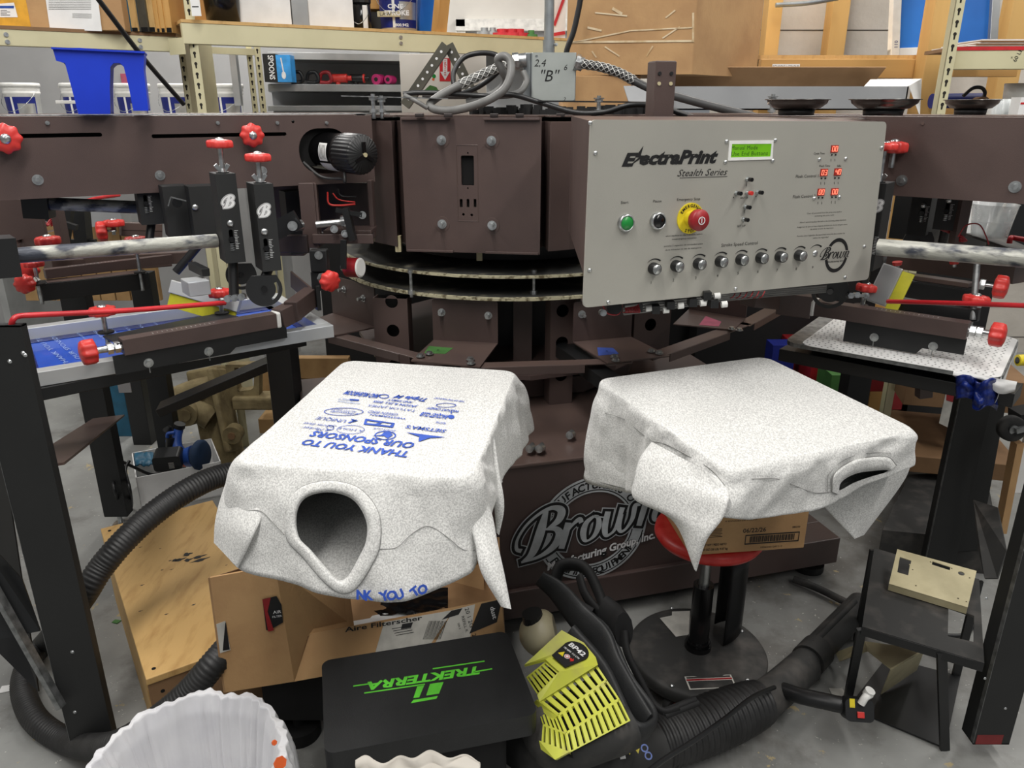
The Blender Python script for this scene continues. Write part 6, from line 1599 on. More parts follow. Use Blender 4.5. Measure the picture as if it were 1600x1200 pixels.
mb = MB('dusty_black'); mb.m('hose_black'); corr_hose(mb, [PZ(1012, 1166, .085), PZ(1060, 1150, .085), PZ(1120, 1126, .085), PZ(1192, 1096, .08)], .056, pitch=.016, amp=.12, n=28, taper=lambda t: .85+.25*math.sin(math.pi*t)**.5); mb.build('bellows', root, label='black ribbed flexible section')
mb = MB('dusty_black'); mb.tube([PZ(1185, 1100, .075), PZ(1215, 1078, .07), PZ(1258, 1040, .065)], .048, n=24, rfun=lambda t: 1-.05*t); mb.tube([PZ(1250, 1046, .065), PZ(1280, 1012, .06), PZ(1345, 945, .05)], .040, n=24); mb.cyl(PZ(1262, 1033, .065), PZ(1278, 1016, .063), .046, n=24); mb.tube([PZ(1270, 1005, .10), PZ(1335, 940, .09)], .010, n=8, k=1); mb.build('blower_tube', root)
mb = MB('black'); mb.tube([PZ(1215, 1075, .09), PZ(1250, 1087, .11), PZ(1290, 1096, .12), PZ(1322, 1103, .12)], .020, n=14); p = PZ(1338, 1105, .13); mb.plate(FR(p, (1, -.1, 0), y=(0, .5, .8)), rrect(-.032, .034, -.030, .022, .012), -.02, .02); hd = mb.build('handle', root, bev=.004)
fh2 = FR(p, (1, -.1, 0), y=(0, .5, .8)); m2 = MB('white_plastic'); m2.tube([fh2 @ V((.004, .012, .022)), fh2 @ V((.012, .028, .028)), fh2 @ V((.026, .036, .024))], .009, n=10); m2.cyl(fh2 @ V((.020, .034, .02)), fh2 @ V((.024, .045, .03)), .012, n=14); m2.build('throttle_lever', hd); m2 = MB('red'); m2.box(-.006, .010, -.020, -.006, .02, .026, fh2); m2.build('stop_switch', hd, bev=.001); m2 = MB('yellow'); m2.box(-.022, -.010, .002, .022, .02, .0212, fh2); m2.build('handle_label', hd)
mb = MB('black'); mb.tube([PZ(1210, 1074, .14), PY(1175, 1090, 1.42), PY(1130, 1125, 1.33), PY(1080, 1160, 1.25), PY(1040, 1185, 1.19), PY(1000, 1215, 1.12)], .0055, n=8); mb.build('throttle_cable', root)
mb = MB('dusty_black'); mb.tube([PZ(1240, 905, .02), PZ(1275, 918, .02), PZ(1320, 940, .02), PZ(1345, 950, .02)], .012, n=8); tag(mb.build('black_strap'), 'thin black strap on the floor behind the blower tube', 'strap')

# small black steel stand with beige plates
zs_ = .32; T4 = [PZ(*q, zs_) for q in ((1347, 979), (1538, 1036), (1530, 905), (1366, 856))]
root = thing('steel_stand', 'low black steel stand beside the right front leg', 'stand', (1.0, 1.6, 0))
mb = MB('dusty_black'); mb.plate(at(0, 0, 0), [(v.x, v.y) for v in T4], zs_-.006, zs_, [[(PZ(*q, zs_).x, PZ(*q, zs_).y) for q in ((1482, 948), (1522, 962), (1522, 1003), (1481, 994))]]); mb.build('top_plate', root)
mb = MB('black'); mb.bar(T4[0] - V((0, 0, .012)), T4[1] - V((0, 0, .012)), .006, .022); mb.build('front_rail', root)
for i, (q, b_) in enumerate(((T4[0], PZ(1325, 1090, 0)), (T4[0].lerp(T4[1], .67), PZ(1476, 1172, 0)), (T4[2], V((T4[2].x, T4[2].y, 0))), (T4[3], V((T4[3].x, T4[3].y, 0))))):
    mb = MB('black'); mb.bar(q - V((0, 0, .006)), b_ + V((0, 0, .0)), .022, .008, up=(0, 1, 0)); mb.build('leg', root)
mb = MB('black'); mb.plate(at(0, 0, 0), [(v.x, v.y) for v in (PZ(1325, 1108, 0), PZ(1476, 1172, 0), PZ(1500, 1060, 0), PZ(1385, 1030, 0))], .004, .008); mb.build('bottom_plate', root)
root = thing('electronics_faceplate', 'beige metal faceplate with cut-outs lying on the black steel stand', 'metal plate', PZ(1455, 910, zs_))
o = PZ(1389, 912, .345); f = FR(o, PZ(1512, 950, .345) - o, y=PZ(1403, 858, .372) - o); pc4 = [loc(f, *q) for q in ((1389, 912), (1512, 949), (1526, 892), (1402, 858))]
H = [[loc(f, *q) for q in h] for h in (((1406, 870), (1424, 876), (1419, 899), (1402, 894)), ((1457, 877), (1485, 886), (1484, 891), (1456, 882)))] + [circ(*loc(f, 1502, 896), .0075, 16)] + [circ(*loc(f, x, y), .0022, 8) for (x, y) in ((1454, 878), (1487, 888), (1515, 903), (1422, 882), (1497, 935), (1510, 940), (1431, 915), (1426, 890))]
mb = MB('beige_metal'); mb.plate(f, pc4, -.002, 0, H); mb.quad(*[f @ V((*pc4[i], z)) for i, z in ((0, 0), (0, -.022), (1, -.022), (1, 0))]); mb.quad(*[f @ V((*pc4[i], z)) for i, z in ((1, 0), (1, -.022), (2, -.022), (2, 0))]); mb.build('faceplate', root, bev=.0006)
mb = MB('beige_metal'); A1, A2, A3, A4 = PY(1352, 1003, 1.75), PY(1443, 1016, 1.62), PY(1391, 1046, 1.55), PY(1356, 1018, 1.66)
mb.quad(A1, A2, A3, A4); mb.quad(A3, A2, PZ(1432, 1046, .03), PZ(1376, 1084, .01)); mb.quad(A1, A4, PZ(1312, 1034, .02), PZ(1306, 1020, .03)); tag(mb.build('bent_bracket', solid=.002), 'bent beige sheet metal bracket inside the black steel stand', 'bracket')
mb = MB('black'); mb.tube([PZ(1518, 955, .01), PZ(1522, 975, .01), PZ(1505, 992, .01), PZ(1480, 993, .01)], .006, n=8); tag(mb.build('cord'), 'short black cord curled on the floor by the steel stand', 'cord')

# boxes and things at right behind the legs
def pbox(name, label, cat, m_, x0, x1, yt, yb, dep, th, group=None, bev=.002, parts=None, zb=None, ang=0):
    p = PY(x0, yb, dep); q = PY(x1, yb, dep); z1_ = PY((x0+x1)/2, yt, dep).z; z0_ = p.z if zb is None else zb
    f = FR((p.x, dep, 0), (math.cos(R(ang)), math.sin(R(ang)), 0), y=(0, 0, 1)); w2 = (q.x-p.x)/math.cos(R(ang))
    mb = MB(m_); mb.box(0, w2, z0_, z1_, -th, 0, f)
    o = tag(mb.build(name, bev=bev), label, cat, group); return o, f, w2, z0_, z1_
o, f, w2, z0, z1 = pbox('cardboard_box', 'large brown cardboard box with a packing slip, behind the right rear leg', 'box', 'cardboard_dark', 1398, 1560, 585, 700, 2.75, .5, ang=-14, zb=.42)
mb = MB('floor_white_paper'); u, v = loc(f, 1490, 640); mb.plate(f, [loc(f, *q) for q in ((1478, 612), (1512, 622), (1500, 677), (1467, 661))], .0005, .002); mb.m('red_dark'); mb.plate(f, [loc(f, *q) for q in ((1479, 614), (1510, 623), (1509, 634), (1478, 625))], .002, .003)
mb.build('packing_slip', o)
o, f, w2, z0, z1 = pbox('cardboard_box', 'brown cardboard box with a tape strip, under the box with the packing slip', 'box', 'cardboard_dark', 1410, 1560, 712, 770, 2.70, .5, ang=-14, zb=.16); z1
mb = MB('dusty_black'); mb.plate(at(0, 0, 0), [(v.x, v.y) for v in (PZ(1378, 832, .12), PZ(1560, 850, .12), PZ(1540, 740, .12), PZ(1420, 745, .12))], .0, .13); tag(mb.build('black_pallet', bev=.004), 'low black platform under the brown cardboard boxes at right', 'pallet')
pbox('red_crate', 'red plastic crate behind the right side arm', 'crate', 'red_dark', 1262, 1400, 562, 612, 3.2, .4)
o, *_ = pbox('green_crate', 'small green plastic crate beside the red crate', 'crate', 'tape_green', 1292, 1326, 586, 640, 3.0, .15)
mb = MB('block_white'); vbox(mb, 1372, 1420, 590, 660, 3.6, .02); mb.m('red_dark'); vbox(mb, 1395, 1412, 600, 640, 3.55, .02); tag(mb.build('leaning_panel'), 'pale panel standing far behind the right rear leg', 'panel')
# cart with caster at right edge
root = thing('tipped_cart', 'cart at the right edge with one grey caster wheel turned up', 'cart', (1.6, 1.9, .4))
c = PY(1580, 669, 1.95); mb = MB('rubber'); mb.lathe([(.012, -.012), (.030, -.013), (.036, -.008), (.036, .008), (.030, .013), (.012, .012)], AX(c, (-.2, -1, .2)), 32); mb.m('zinc_dull'); mb.cyl(c + V((0, .012, 0)), c - V((0, .014, 0)), .013, n=16); mb.build('wheel', root)
mb = MB('zinc_dull'); mb.bar(c - V((0, .015, 0)), c + V((.07, -.015, .02)), .014, .02, up=(0, 1, 0)); mb.build('wheel_fork', root)
mb = MB('cardboard'); mb.bar(PY(1590, 690, 1.98), PY(1563, 830, 2.0), .02, .03, up=(0, 1, 0)); mb.m('paper'); vbox(mb, 1592, 1640, 680, 770, 2.0, .01); mb.m('black'); mb.bar(PY(1585, 650, 2.0), PY(1640, 640, 2.0), .06, .03); mb.build('cart_body', root)
mb = MB('yellow'); mb.cyl(PY(1590, 563, 1.8), PY(1610, 562, 1.8), .014); mb.m('black'); mb.cyl(PY(1589, 563, 1.8), PY(1590, 563, 1.8), .008); mb.build('cart_handle', root, label='yellow handle end')
# blue tape wads on the rear right leg
mb = MB('tape_blue'); 
mb.grid(lambda u, v: PY(1495+35*u, 588+36*v - 3*math.sin(u*5), 1.73 - .03*math.sin(3.1*u) - .012*noise.noise(V((u*4, v*5, 0)))), 14, 14); mb.grid(lambda u, v: PY(1524+38*u - 5*v, 594+44*v + 4*math.sin(u*7), 1.71 - .03*math.sin(3.1*u) - .016*noise.noise(V((u*5, v*4, 3)))), 14, 14)
MATS['tape_blue'].node_tree.nodes; mb.build('tape_wad', press, solid=.003, label='crumpled blue tape')
# teal upright, old machine arm and wooden crate seen below the left arm
o, f, w2, z0, z1 = pbox('blue_machine', 'blue machine upright with a bright edge, behind the left rear leg', 'machine', 'teal', 172, 216, 590, 735, 3.4, .4, zb=.0)
mb = MB('blue_frame'); mb.box(w2*.42, w2*.47, z0+.02, z1, 0, .004, f); mb.build('bright_edge', o)
o, *_ = pbox('dark_upright', 'dark grey steel upright next to the blue machine', 'machine', 'black', 216, 244, 590, 735, 3.3, .1, zb=0)
root = thing('old_machine', 'old khaki painted cast machine arm behind the white carton', 'machine', PY(335, 720, 3.2))
mb = MB('khaki_arm'); mb.bar(PY(322, 575, 3.25), PY(356, 735, 3.1), .15, .10, up=(0, 1, 0)); mb.m('khaki_arm'); mb.bar(PY(337, 575, 3.2), PY(366, 705, 3.08), .03, .14, up=(0, 1, 0)); c = PY(362, 681, 3.03); mb.cyl(c + V((0, .05, 0)), c, .04, n=20); mb.m('cardboard_dark'); mb.cyl(c, c - V((0, .006, 0)), .016, n=14); mb.build('main_arm', root, bev=.012)
mb = MB('khaki_arm'); mb.tube([PY(330, 655, 3.1), PY(310, 644, 3.1), PY(288, 648, 3.1), PY(272, 630, 3.12), PY(285, 618, 3.15), PY(330, 602, 3.2)], .05, n=12); c = PY(291, 647, 3.05); mb.cyl(c + V((0, .03, 0)), c - V((0, .012, 0)), .05, n=24); mb.cyl(c - V((0, .012, 0)), c - V((0, .02, 0)), .026, n=20); mb.build('linkage', root)
mb = MB('khaki_arm'); pp = lambda x, y: (lambda p: (p.x, p.z))(PY(x, y, 3.15)); mb.plate(FR((0, 3.15, 0), (1, 0, 0), y=(0, 0, 1)), [pp(352, 570), pp(405, 570), pp(405, 620), pp(360, 622)], -.05, 0, [[pp(366, 575), pp(398, 572), pp(396, 608), pp(372, 612)]]); vbox(mb, 362, 430, 622, 642, 3.12, .1); mb.build('window_frame', root, bev=.01)
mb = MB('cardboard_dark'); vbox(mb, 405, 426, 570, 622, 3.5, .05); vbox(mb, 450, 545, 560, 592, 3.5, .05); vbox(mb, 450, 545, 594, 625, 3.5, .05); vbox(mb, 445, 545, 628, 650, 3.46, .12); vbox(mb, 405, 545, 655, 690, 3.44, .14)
mb.mats[0] = 'pine_shaded'; tag(mb.build('wooden_pallet', bev=.003), 'wooden pallet boards standing behind the press at left', 'pallet')
# slatted crate behind the neighbour station
mb = MB('pine_shaded'); 
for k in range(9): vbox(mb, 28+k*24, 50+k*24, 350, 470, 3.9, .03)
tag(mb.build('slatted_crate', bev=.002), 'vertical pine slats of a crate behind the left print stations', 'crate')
pbox('grey_cabinet', 'pale grey cabinet behind the left print stations', 'cabinet', 'grey_box', 128, 192, 328, 355, 3.7, .1)
# low clutter seen under the right arm
o, *_ = pbox('white_carton', 'white carton behind the plastic cup under the right print arm', 'box', 'paper', 1508, 1547, 305, 366, 2.5, .2)
o, *_ = pbox('black_board', 'black panel behind the plastic cup under the right print arm', 'panel', 'black', 1546, 1640, 318, 420, 2.7, .05)
mb = MB('white_plastic'); mb.mats[0] = 'glass_clear'; p = PY(1545, 369, 2.15); mb.lathe([(.045, 0), (.056, .085), (.060, .088), (.058, .088), (.044, .003), (0, .002)], at(*p), 28); tag(mb.build('plastic_cup'), 'clear plastic cup holding a white spoon under the right print arm', 'cup')
mb = MB('white_plastic'); f = FR(p + V((-.01, -.01, .005)), (.35, 0, 1), y=(.2, -1, .1)); mb.plate(f, [(0, -.010), (.02, -.014), (.04, -.010), (.05, -.004), (.13, -.006), (.145, 0), (.13, .006), (.05, .004), (.04, .010), (.02, .014), (0, .010), (-.004, 0)], 0, .003); tag(mb.build('spoon', bev=.001), 'white plastic spoon standing in the clear cup', 'spoon')
mb = MB('dusty_black'); p = PZ(1545, 370, PY(1545, 369, 2.15).z); mb.quad(PY(1508, 364, 2.2), PY(1580, 388, 1.98), PY(1640, 400, 2.3), PY(1560, 366, 2.5)); mb.build('tray', press, solid=.006)
# floor scraps
for i, (x, y, s_, m_, lb) in enumerate(((11, 1077, .02, 'paper', 'small white paper scrap on the floor beside the corrugated hose'), (1312, 1088, .03, 'floor_white_paper', 'pale paper scrap lying behind the blower handle'), (182, 972, .012, 'tape_green', 'green lint scrap on the floor beside the crate'))):
    p = PZ(x, y, 0); mb = MB(m_); mb.plate(at(p.x, p.y, 0) @ Matrix.Rotation(i*1.3+.4, 4, 'Z'), [(-s_, -s_*.6), (s_*.8, -s_*.7), (s_, s_*.5), (-s_*.7, s_*.8)], .001, .003); tag(mb.build('paper_scrap'), lb, 'scrap')
# black boards added behind the press to darken the gaps
mb = MB('black_matte'); mb.box(-.95, .9, 3.75, 3.9, 0, .92); mb.box(.9, 2.3, 3.6, 3.75, 0, .86); mb.build('darkening_boards', press)
mb = MB('navy'); vbox(mb, 1205, 1240, 540, 600, 3.3, .1); tag(mb.build('blue_bin'), 'dark blue bin in the gap behind the plain t-shirt', 'bin')
# ================================================================== BACKGROUND ABOVE THE PRESS
def pbx(mb, x0, x1, yt, yb, dep, th): return vbox(mb, x0, x1, yt, yb, dep, th)
def pbeam(mb, p0, p1, hgt, dep_th=.04):
    """beam whose top edge runs p0->p1 (pixel, pixel, depth)"""
    a_, b_ = PY(*p0), PY(*p1); f = FR(a_, V((b_.x-a_.x, b_.y-a_.y, 0)), y=(0, 0, 1)); L = V((b_.x-a_.x, b_.y-a_.y, 0)).length
    mb.box(0, L, -hgt, 0, -dep_th, 0, f); return f, L
rack = thing('storage_rack', 'beige steel storage rack with keyhole uprights along the back', 'shelf', (-.9, 3.9, 0))
mb = MB('rack_beige'); fL1, LL1 = pbeam(mb, (-90, 41, 2.92), (275, 56, 3.36), .055); mb.build('shelf_beam', rack, bev=.002)
mb = MB('rack_beige'); fR1, LR1 = pbeam(mb, (283, 35, 3.25), (892, 64, 4.15), .075); mb.build('shelf_beam', rack, bev=.002)
mb = MB('red_dark'); mb.mats[0] = 'cardboard_dark'; mb.box(0, LL1, .0, .012, -.5, .002, fL1); mb.build('shelf_board', rack)
mb = MB('plywood'); mb.box(0, LR1, .0, .012, -.45, .002, fR1); mb.build('shelf_board', rack)
for (fq_, L, xs) in ((fL1, LL1, (.24, .82)), (fR1, LR1, (.5,))):
    for t in xs:
        for v in (-.018, -.042): m2 = MB('zinc'); p = fq_ @ V((L*t, v, 0)); m2.cyl(p, p + fq_.col[2].to_3d()*.004, .008, n=12); m2.build('bolt', rack)
def upright(p0, p1, wpx, dep, m_='rack_beige', ang=0, side=.035, side_dir=-1):
    a_, b_ = PY(p0[0], p0[1], dep), PY(p1[0], p1[1], dep); w2 = PY(p0[0]+wpx, p0[1], dep).x - a_.x
    x_ = (a_.x+b_.x)/2
    zt_, zb_ = a_.z + .4, 0
    f = FR((x_, dep, 0), (math.cos(R(ang)), math.sin(R(ang)), 0), y=(0, 0, 1)); mb = MB(m_); mb.box(0, w2, zb_, zt_, -.003, 0, f); mb.box(0 if side_dir < 0 else w2-.003, .003 if side_dir < 0 else w2, zb_, zt_, -side, 0, f)
    mb.m('rack_hole'); z = 1.42
    while z < zt_ - .05: mb.plate(f, circ(w2*.5, z+.009, .0062, 10), 0, .0006); mb.plate(f, [(w2*.5-.0028, z-.008), (w2*.5+.0028, z-.008), (w2*.5+.0034, z+.004), (w2*.5-.0034, z+.004)], 0, .0006); z += .038
    return mb.build('upright', rack, bev=.001)
upright((288, 0), (305, 165), 15, 3.28, side=.05); upright((272, 0), (286, 165), 10, 3.6, side=.4)
upright((386, 80), (392, 165), 9, 4.3); upright((398, 80), (405, 165), 10, 4.3)
mb = MB('rack_beige'); pbeam(mb, (303, 72, 4.1), (398, 76, 4.3), .03); pbeam(mb, (262, 60, 3.3), (283, 35, 3.25), .06, .003); mb.m('shelf_metal'); pbx(mb, 362, 372, 82, 165, 4.5, .04); mb.build('rack_brace', rack)
mb = MB('wall_grey'); mb.box(-5.5, -0.45, 5.4, 5.45, 0, 2.02); tag(mb.build('partition_panel'), 'grey partition behind the rack at left', 'partition')
# back wall, window trim and right block wall
mb = MB('block_white'); mb.box(1.2, 7, 4.75, 4.95, 0, 3.8); mb.m('rack_hole')
for k in range(14): mb.box(1.2, 7, 4.748, 4.75, .2*k+.1, .2*k+.104)
struct(mb.build('wall_right'))
mb = MB('wall_white'); mb.box(-6.2, -6, -3, 7.2, 0, 3.8); struct(mb.build('wall_left'))
mb = MB('trim_white'); a_ = PY(712, 30, 6.95); b_ = PY(900, 42, 6.95); mb.box(a_.x, b_.x, 6.92, 7.0, a_.z-.06, a_.z); mb.box(a_.x, b_.x, 6.90, 6.99, a_.z-.09, a_.z-.06); mb.box(a_.x, a_.x+.08, 6.92, 7.0, 0, a_.z); mb.m('grey_box'); mb.box(a_.x+.08, b_.x, 6.97, 6.995, 0, a_.z-.09)
w1 = struct(mb.build('window_1', bev=.004))
mb = MB('trim_white'); zs1 = PY(790, 64, 6.6).z; mb.box(a_.x, b_.x, 6.4, 7.0, zs1-.03, zs1); struct(mb.build('trim_1'))
for (x, y, wd, m_, nm) in ((757, 50, .06, 'shelf_metal', 'a'), (770, 50, .05, 'shelf_metal', 'b'), (785, 52, .09, 'exit_red', 'c'), (800, 52, .09, 'exit_red', 'd'), (812, 52, .07, 'exit_red', 'e'), (830, 54, .05, 'tape_green', 'f')):
    p = PY(x, y+10, 6.6); mb = MB(m_); mb.cyl((p.x, 6.6, PY(x, 64, 6.6).z), (p.x, 6.6, PY(x, y, 6.6).z), wd, n=18); mb.cyl((p.x, 6.6, PY(x, y, 6.6).z), (p.x, 6.6, PY(x, y, 6.6).z+.03), wd*.5, n=18)
    tag(mb.build('jar', bev=.01), {'a': 'grey jar, leftmost behind the white window frame', 'b': 'second grey jar behind the white window frame', 'c': 'first of three red jars in the white window', 'd': 'middle red jar in the white window', 'e': 'last red jar in the white window', 'f': 'green jar right of the red jars in the window'}[nm], 'jar', 'jars seen through the window')
mb = MB('paper'); vbox(mb, 866, 884, -20, 62, 4.3, .01); mb.m('exit_red'); mb.bar(PY(866, 40, 4.29), PY(882, -5, 4.29), .014, .002, up=(0, 1, 0)); mb.bar(PY(865, 54, 4.29), PY(883, 51, 4.29), .016, .002, up=(0, 1, 0)); tag(mb.build('poster'), 'white sheet with red lines beside the conduit', 'poster')

# goods on the rack
def carton(name, label, cat, m_, x0, x1, yt, yb, dep, th, group=None, ang=0): return pbox(name, label, cat, m_, x0, x1, yt, yb, dep, th, group, ang=ang)
zL = fL1.translation.z
o, f, w2, z0, z1 = carton('yellow_box', 'orange-yellow carton with a white label at the top left corner', 'box', 'cardboard', -60, 44, -60, 41, 3.12, .4, ang=8); o.data.materials[0] = mat('orange_box', (226, 168, 50), 0.6)
mb = MB('paper'); mb.plate(f, [loc(f, *q) for q in ((-2, 6), (22, 4), (28, 27), (0, 27))], .0005, .001); mb.m('tool_blue'); mb.plate(f, [loc(f, *q) for q in ((0, 9), (22, 9), (22, 13), (0, 13))], .001, .0014); mb.m('print_black')
for k in range(4): mb.plate(f, [loc(f, *q) for q in ((1, 16+2.4*k), (11+5*(k % 2), 16+2.4*k), (11+5*(k % 2), 16.8+2.4*k), (1, 16.8+2.4*k))], .001, .0014)
mb.build('label_sticker', o)
o, f, w2, z0, z1 = carton('cardboard_box', 'brown cardboard box with a white printed sheet hanging on its front', 'box', 'cardboard', 49, 187, -60, 46, 3.15, .4, ang=8)
mb = MB('paper'); mb.plate(f, [loc(f, *q) for q in ((71, -8), (153, -8), (160, 49), (79, 46))], .004, .005); mb.m('tape_green'); mb.mats[-1] = 'mesh_grip'
for k in range(6): mb.plate(f, [loc(f, *q) for q in ((77, 1+2.6*k), (143, 1+2.6*k), (143, 2+2.6*k), (77, 2+2.6*k))], .005, .0054)
for k in range(4): mb.plate(f, [loc(f, *q) for q in ((114, 21+2*k), (144, 22+2*k), (144, 22.8+2*k), (114, 21.8+2*k))], .005, .0054)
mb.build('packing_list', o)
cols = [('pine', 187, 199), ('teal', 198, 205), ('plywood', 204, 216), ('teal', 215, 218), ('angle_steel', 218, 232), ('plywood', 232, 243), ('pine', 243, 250), ('pine', 250, 258), ('pine', 258, 269)]
lab = ['first wooden screen frame right of the cardboard box', 'thin blue-edged screen frame, second in the row', 'ink-smeared pale wooden frame, third in the row', 'thin teal frame edge between two wooden frames', 'grey-green ink-stained frame in the middle of the row', 'blue-speckled wooden frame after the grey-green one', 'narrow clean pine frame, seventh in the row', 'clean pine frame, second from the rack upright', 'rightmost pine frame touching the rack upright']
for (m_, x0, x1), lb in zip(cols, lab):
    p = PY(x0, 40, 3.25 + (x0-187)*.001); q = PY(x1-.8, 40, p.y); zb_ = fL1.translation.z + .013; mb = MB(m_)
    mb.box(p.x, q.x, p.y, p.y+.4, zb_, zb_+.5); mb.m('black_hole'); mb.box(p.x+.004, q.x-.002, p.y-.0006, p.y, zb_, zb_+.012+.01*random.random()); tag(mb.build('wooden_screen', bev=.0015), lb, 'screen frame', 'wooden screen frames on the left shelf')
mb = MB('black'); mb.tube([PY(150, -6, 2.7), PY(222, 88, 2.85), PY(287, 163, 3.0)], .0085, n=10); tag(mb.build('black_cable'), 'dark cable running diagonally down past the blue container', 'cable')
zR = lambda x: PY(x, 36 + (x-283)*.0476, 3.25 + (x-283)*.00148)
def rdep(x): return 3.28 + (x-283)*.00148
p = zR(337); mb = MB('black_gloss'); mb.lathe([(0, 0), (.065, 0), (.075, .18), (.07, .18), (0, .17)], at(p.x, p.y+.1, p.z+.014), 32); mb.m('black'); tag(mb.build('bucket'), 'black bucket at the left end of the upper shelf', 'bucket')
mb = MB('paper'); f = FR(PY(300, 25, 3.24), (1, 0, 0), y=(.1, 0, 1)); mb.box(0, .036, 0, .16, -.002, 0, f); mb.m('print_black'); mb.box(.005, .03, .03, .034, 0, .0005, f); tag(mb.build('hang_tag'), 'white tag hanging beside the rack upright', 'tag')
carton('white_box', 'plain white box right of the black bucket', 'box', 'paper', 371, 449, -80, 39, rdep(410), .35, 'white boxes on the upper shelf', ang=20)
carton('grey_box', 'narrow grey-white box between the two white boxes', 'box', 'shelf_metal', 458, 482, -80, 42, rdep(470)+.02, .3, ang=20)
carton('white_box', 'plain white box left of the black paint can', 'box', 'paper', 481, 549, -80, 45, rdep(510), .35, 'white boxes on the upper shelf', ang=20)
def pail(x, yb, dep, r, h, label, m_band='navy', group=None, zb=None, name='paint_pail', letters=True, rim='white_plastic'):
    p = PY(x, yb, dep); z0 = p.z if zb is None else zb; root = thing(name, label, 'pail', (p.x, dep+r, z0), group); c = at(p.x, dep+r, z0)
    mb = MB('white_plastic'); mb.lathe([(0, 0), (r*.86, 0), (r*.95, h*.72), (r*1.0, h*.74), (r*1.0, h*.78), (r*.97, h*.80), (r*1.0, h*.82), (r*1.0, h*.9)], c, 36); bd = mb.build('body', root)
    mb = MB(rim); mb.lathe([(r*1.0, h*.90), (r*1.06, h*.90), (r*1.06, h*.97), (r*1.02, h*1.0), (0, h*.985)], c, 36); mb.build('lid', root)
    mb = MB(m_band)
    def band(a0, a1, v0, v1, m2, off): 
        mb.m(m2); mb.grid(lambda u, v: V((p.x + (r*(.862+.12*(v0+(v1-v0)*v))+off)*math.sin(R(a0+(a1-a0)*u)), dep + r - (r*(.862+.12*(v0+(v1-v0)*v))+off)*math.cos(R(a0+(a1-a0)*u)), z0 + h*(v0+(v1-v0)*v))), 16, 3)
    band(-75, 75, .06, .66, m_band, .0006); band(-12, -4, .06, .66, 'white_plastic', .0012); band(10, 70, .2, .5, 'mesh_grip', .0012)
    mb.build('label_band', bd)
    if letters:
        mb = MB('print_white'); fr2 = FR((p.x, dep-.006, z0 + h*.31), (1, 0, 0), y=(0, 0, 1)); mb.text('ONE', fr2 @ Matrix.Translation((0, .025, 0)), .018, bold=.03, width=.07); mb.text('STROKE', fr2 @ Matrix.Translation((.005, -.002, .004)), .020, bold=.03, width=.11); mb.text('1.800.942', fr2 @ Matrix.Translation((.022, -.052, .012)), .012, bold=.03, width=.07)
        mb.m('plywood'); mb.mats[-1] = 'beige_metal'; mb.box(-.082, .02, -.018, .004, -.012, .003, fr2); mb.m('print_black'); mb.text('LAW', fr2 @ Matrix.Translation((-.045, -.007, .004)), .014, width=.05); mb.box(-.07, -.02, .062, .068, -.01, -.004, fr2); mb.build('lettering', root)
    mb = MB('zinc'); mb.tube([V((p.x-r*1.02, dep+r, z0+h*.85)), V((p.x-r*.9, dep+r*.3, z0+h*.5)), V((p.x-r*.2, dep-.01, z0+h*.3)), V((p.x+r*.7, dep+.01, z0+h*.5)), V((p.x+r*1.02, dep+r, z0+h*.85))], .0015, n=5); mb.build('handle', root)
    return root
p = zR(560); root = thing('paint_can', 'black paint can left of the lettered pail', 'can', (p.x, rdep(560)+.08, p.z)); mb = MB('black_gloss'); mb.lathe([(0, 0), (.04, 0), (.04, .11), (0, .11)], at(p.x, rdep(560)+.08, p.z+.013), 24); mb.build('body', root); mb = MB('black'); mb.lathe([(.043, .11), (.043, .125), (0, .125)], at(p.x, rdep(560)+.08, p.z+.013), 12, smooth=False); mb.build('lid', root)
mb = MB('zinc'); mb.tube([PY(551, 33, 3.7), PY(562, 37, 3.68), PY(574, 24, 3.7), PY(573, 5, 3.75)], .0018, n=5); mb.build('handle', root)
carton('narrow_box', 'narrow white and brown box beside the lettered pail', 'box', 'paper', 568, 575, 8, 47, 3.73, .1); carton('black_bin', 'black bin behind the lettered pail on the upper shelf', 'bin', 'black', 573, 600, 18, 49, 3.9, .2); carton('cardboard_box', 'orange-brown carton behind the narrow box on the upper shelf', 'box', 'pine', 572, 600, -40, 14, 3.88, .2)
pz_ = zR(621); pail(620, 51, rdep(621), .094, .24, 'white ink pail lettered ONE STROKE on the upper shelf', zb=pz_.z+.013)
root = thing('printing_screen', 'wooden screen frame with bright blue mesh at the right of the upper shelf', 'screen', PY(670, 52, 3.9))
f = FR(PY(648, 50, 3.95), PY(694, 56, 3.8)-PY(648, 50, 3.95), y=(0, .1, 1)); mb = MB('blue_frame'); mb.box(0, .16, 0, .6, -.004, 0, f); mb.m('tape_blue'); mb.build('screen_mesh', root); mb = MB('pine'); mb.box(.155, .195, -.02, .6, -.03, .03, f); mb.box(-.02, .16, -.025, .0, -.03, .01, f); mb.build('wood_frame', root, bev=.002)
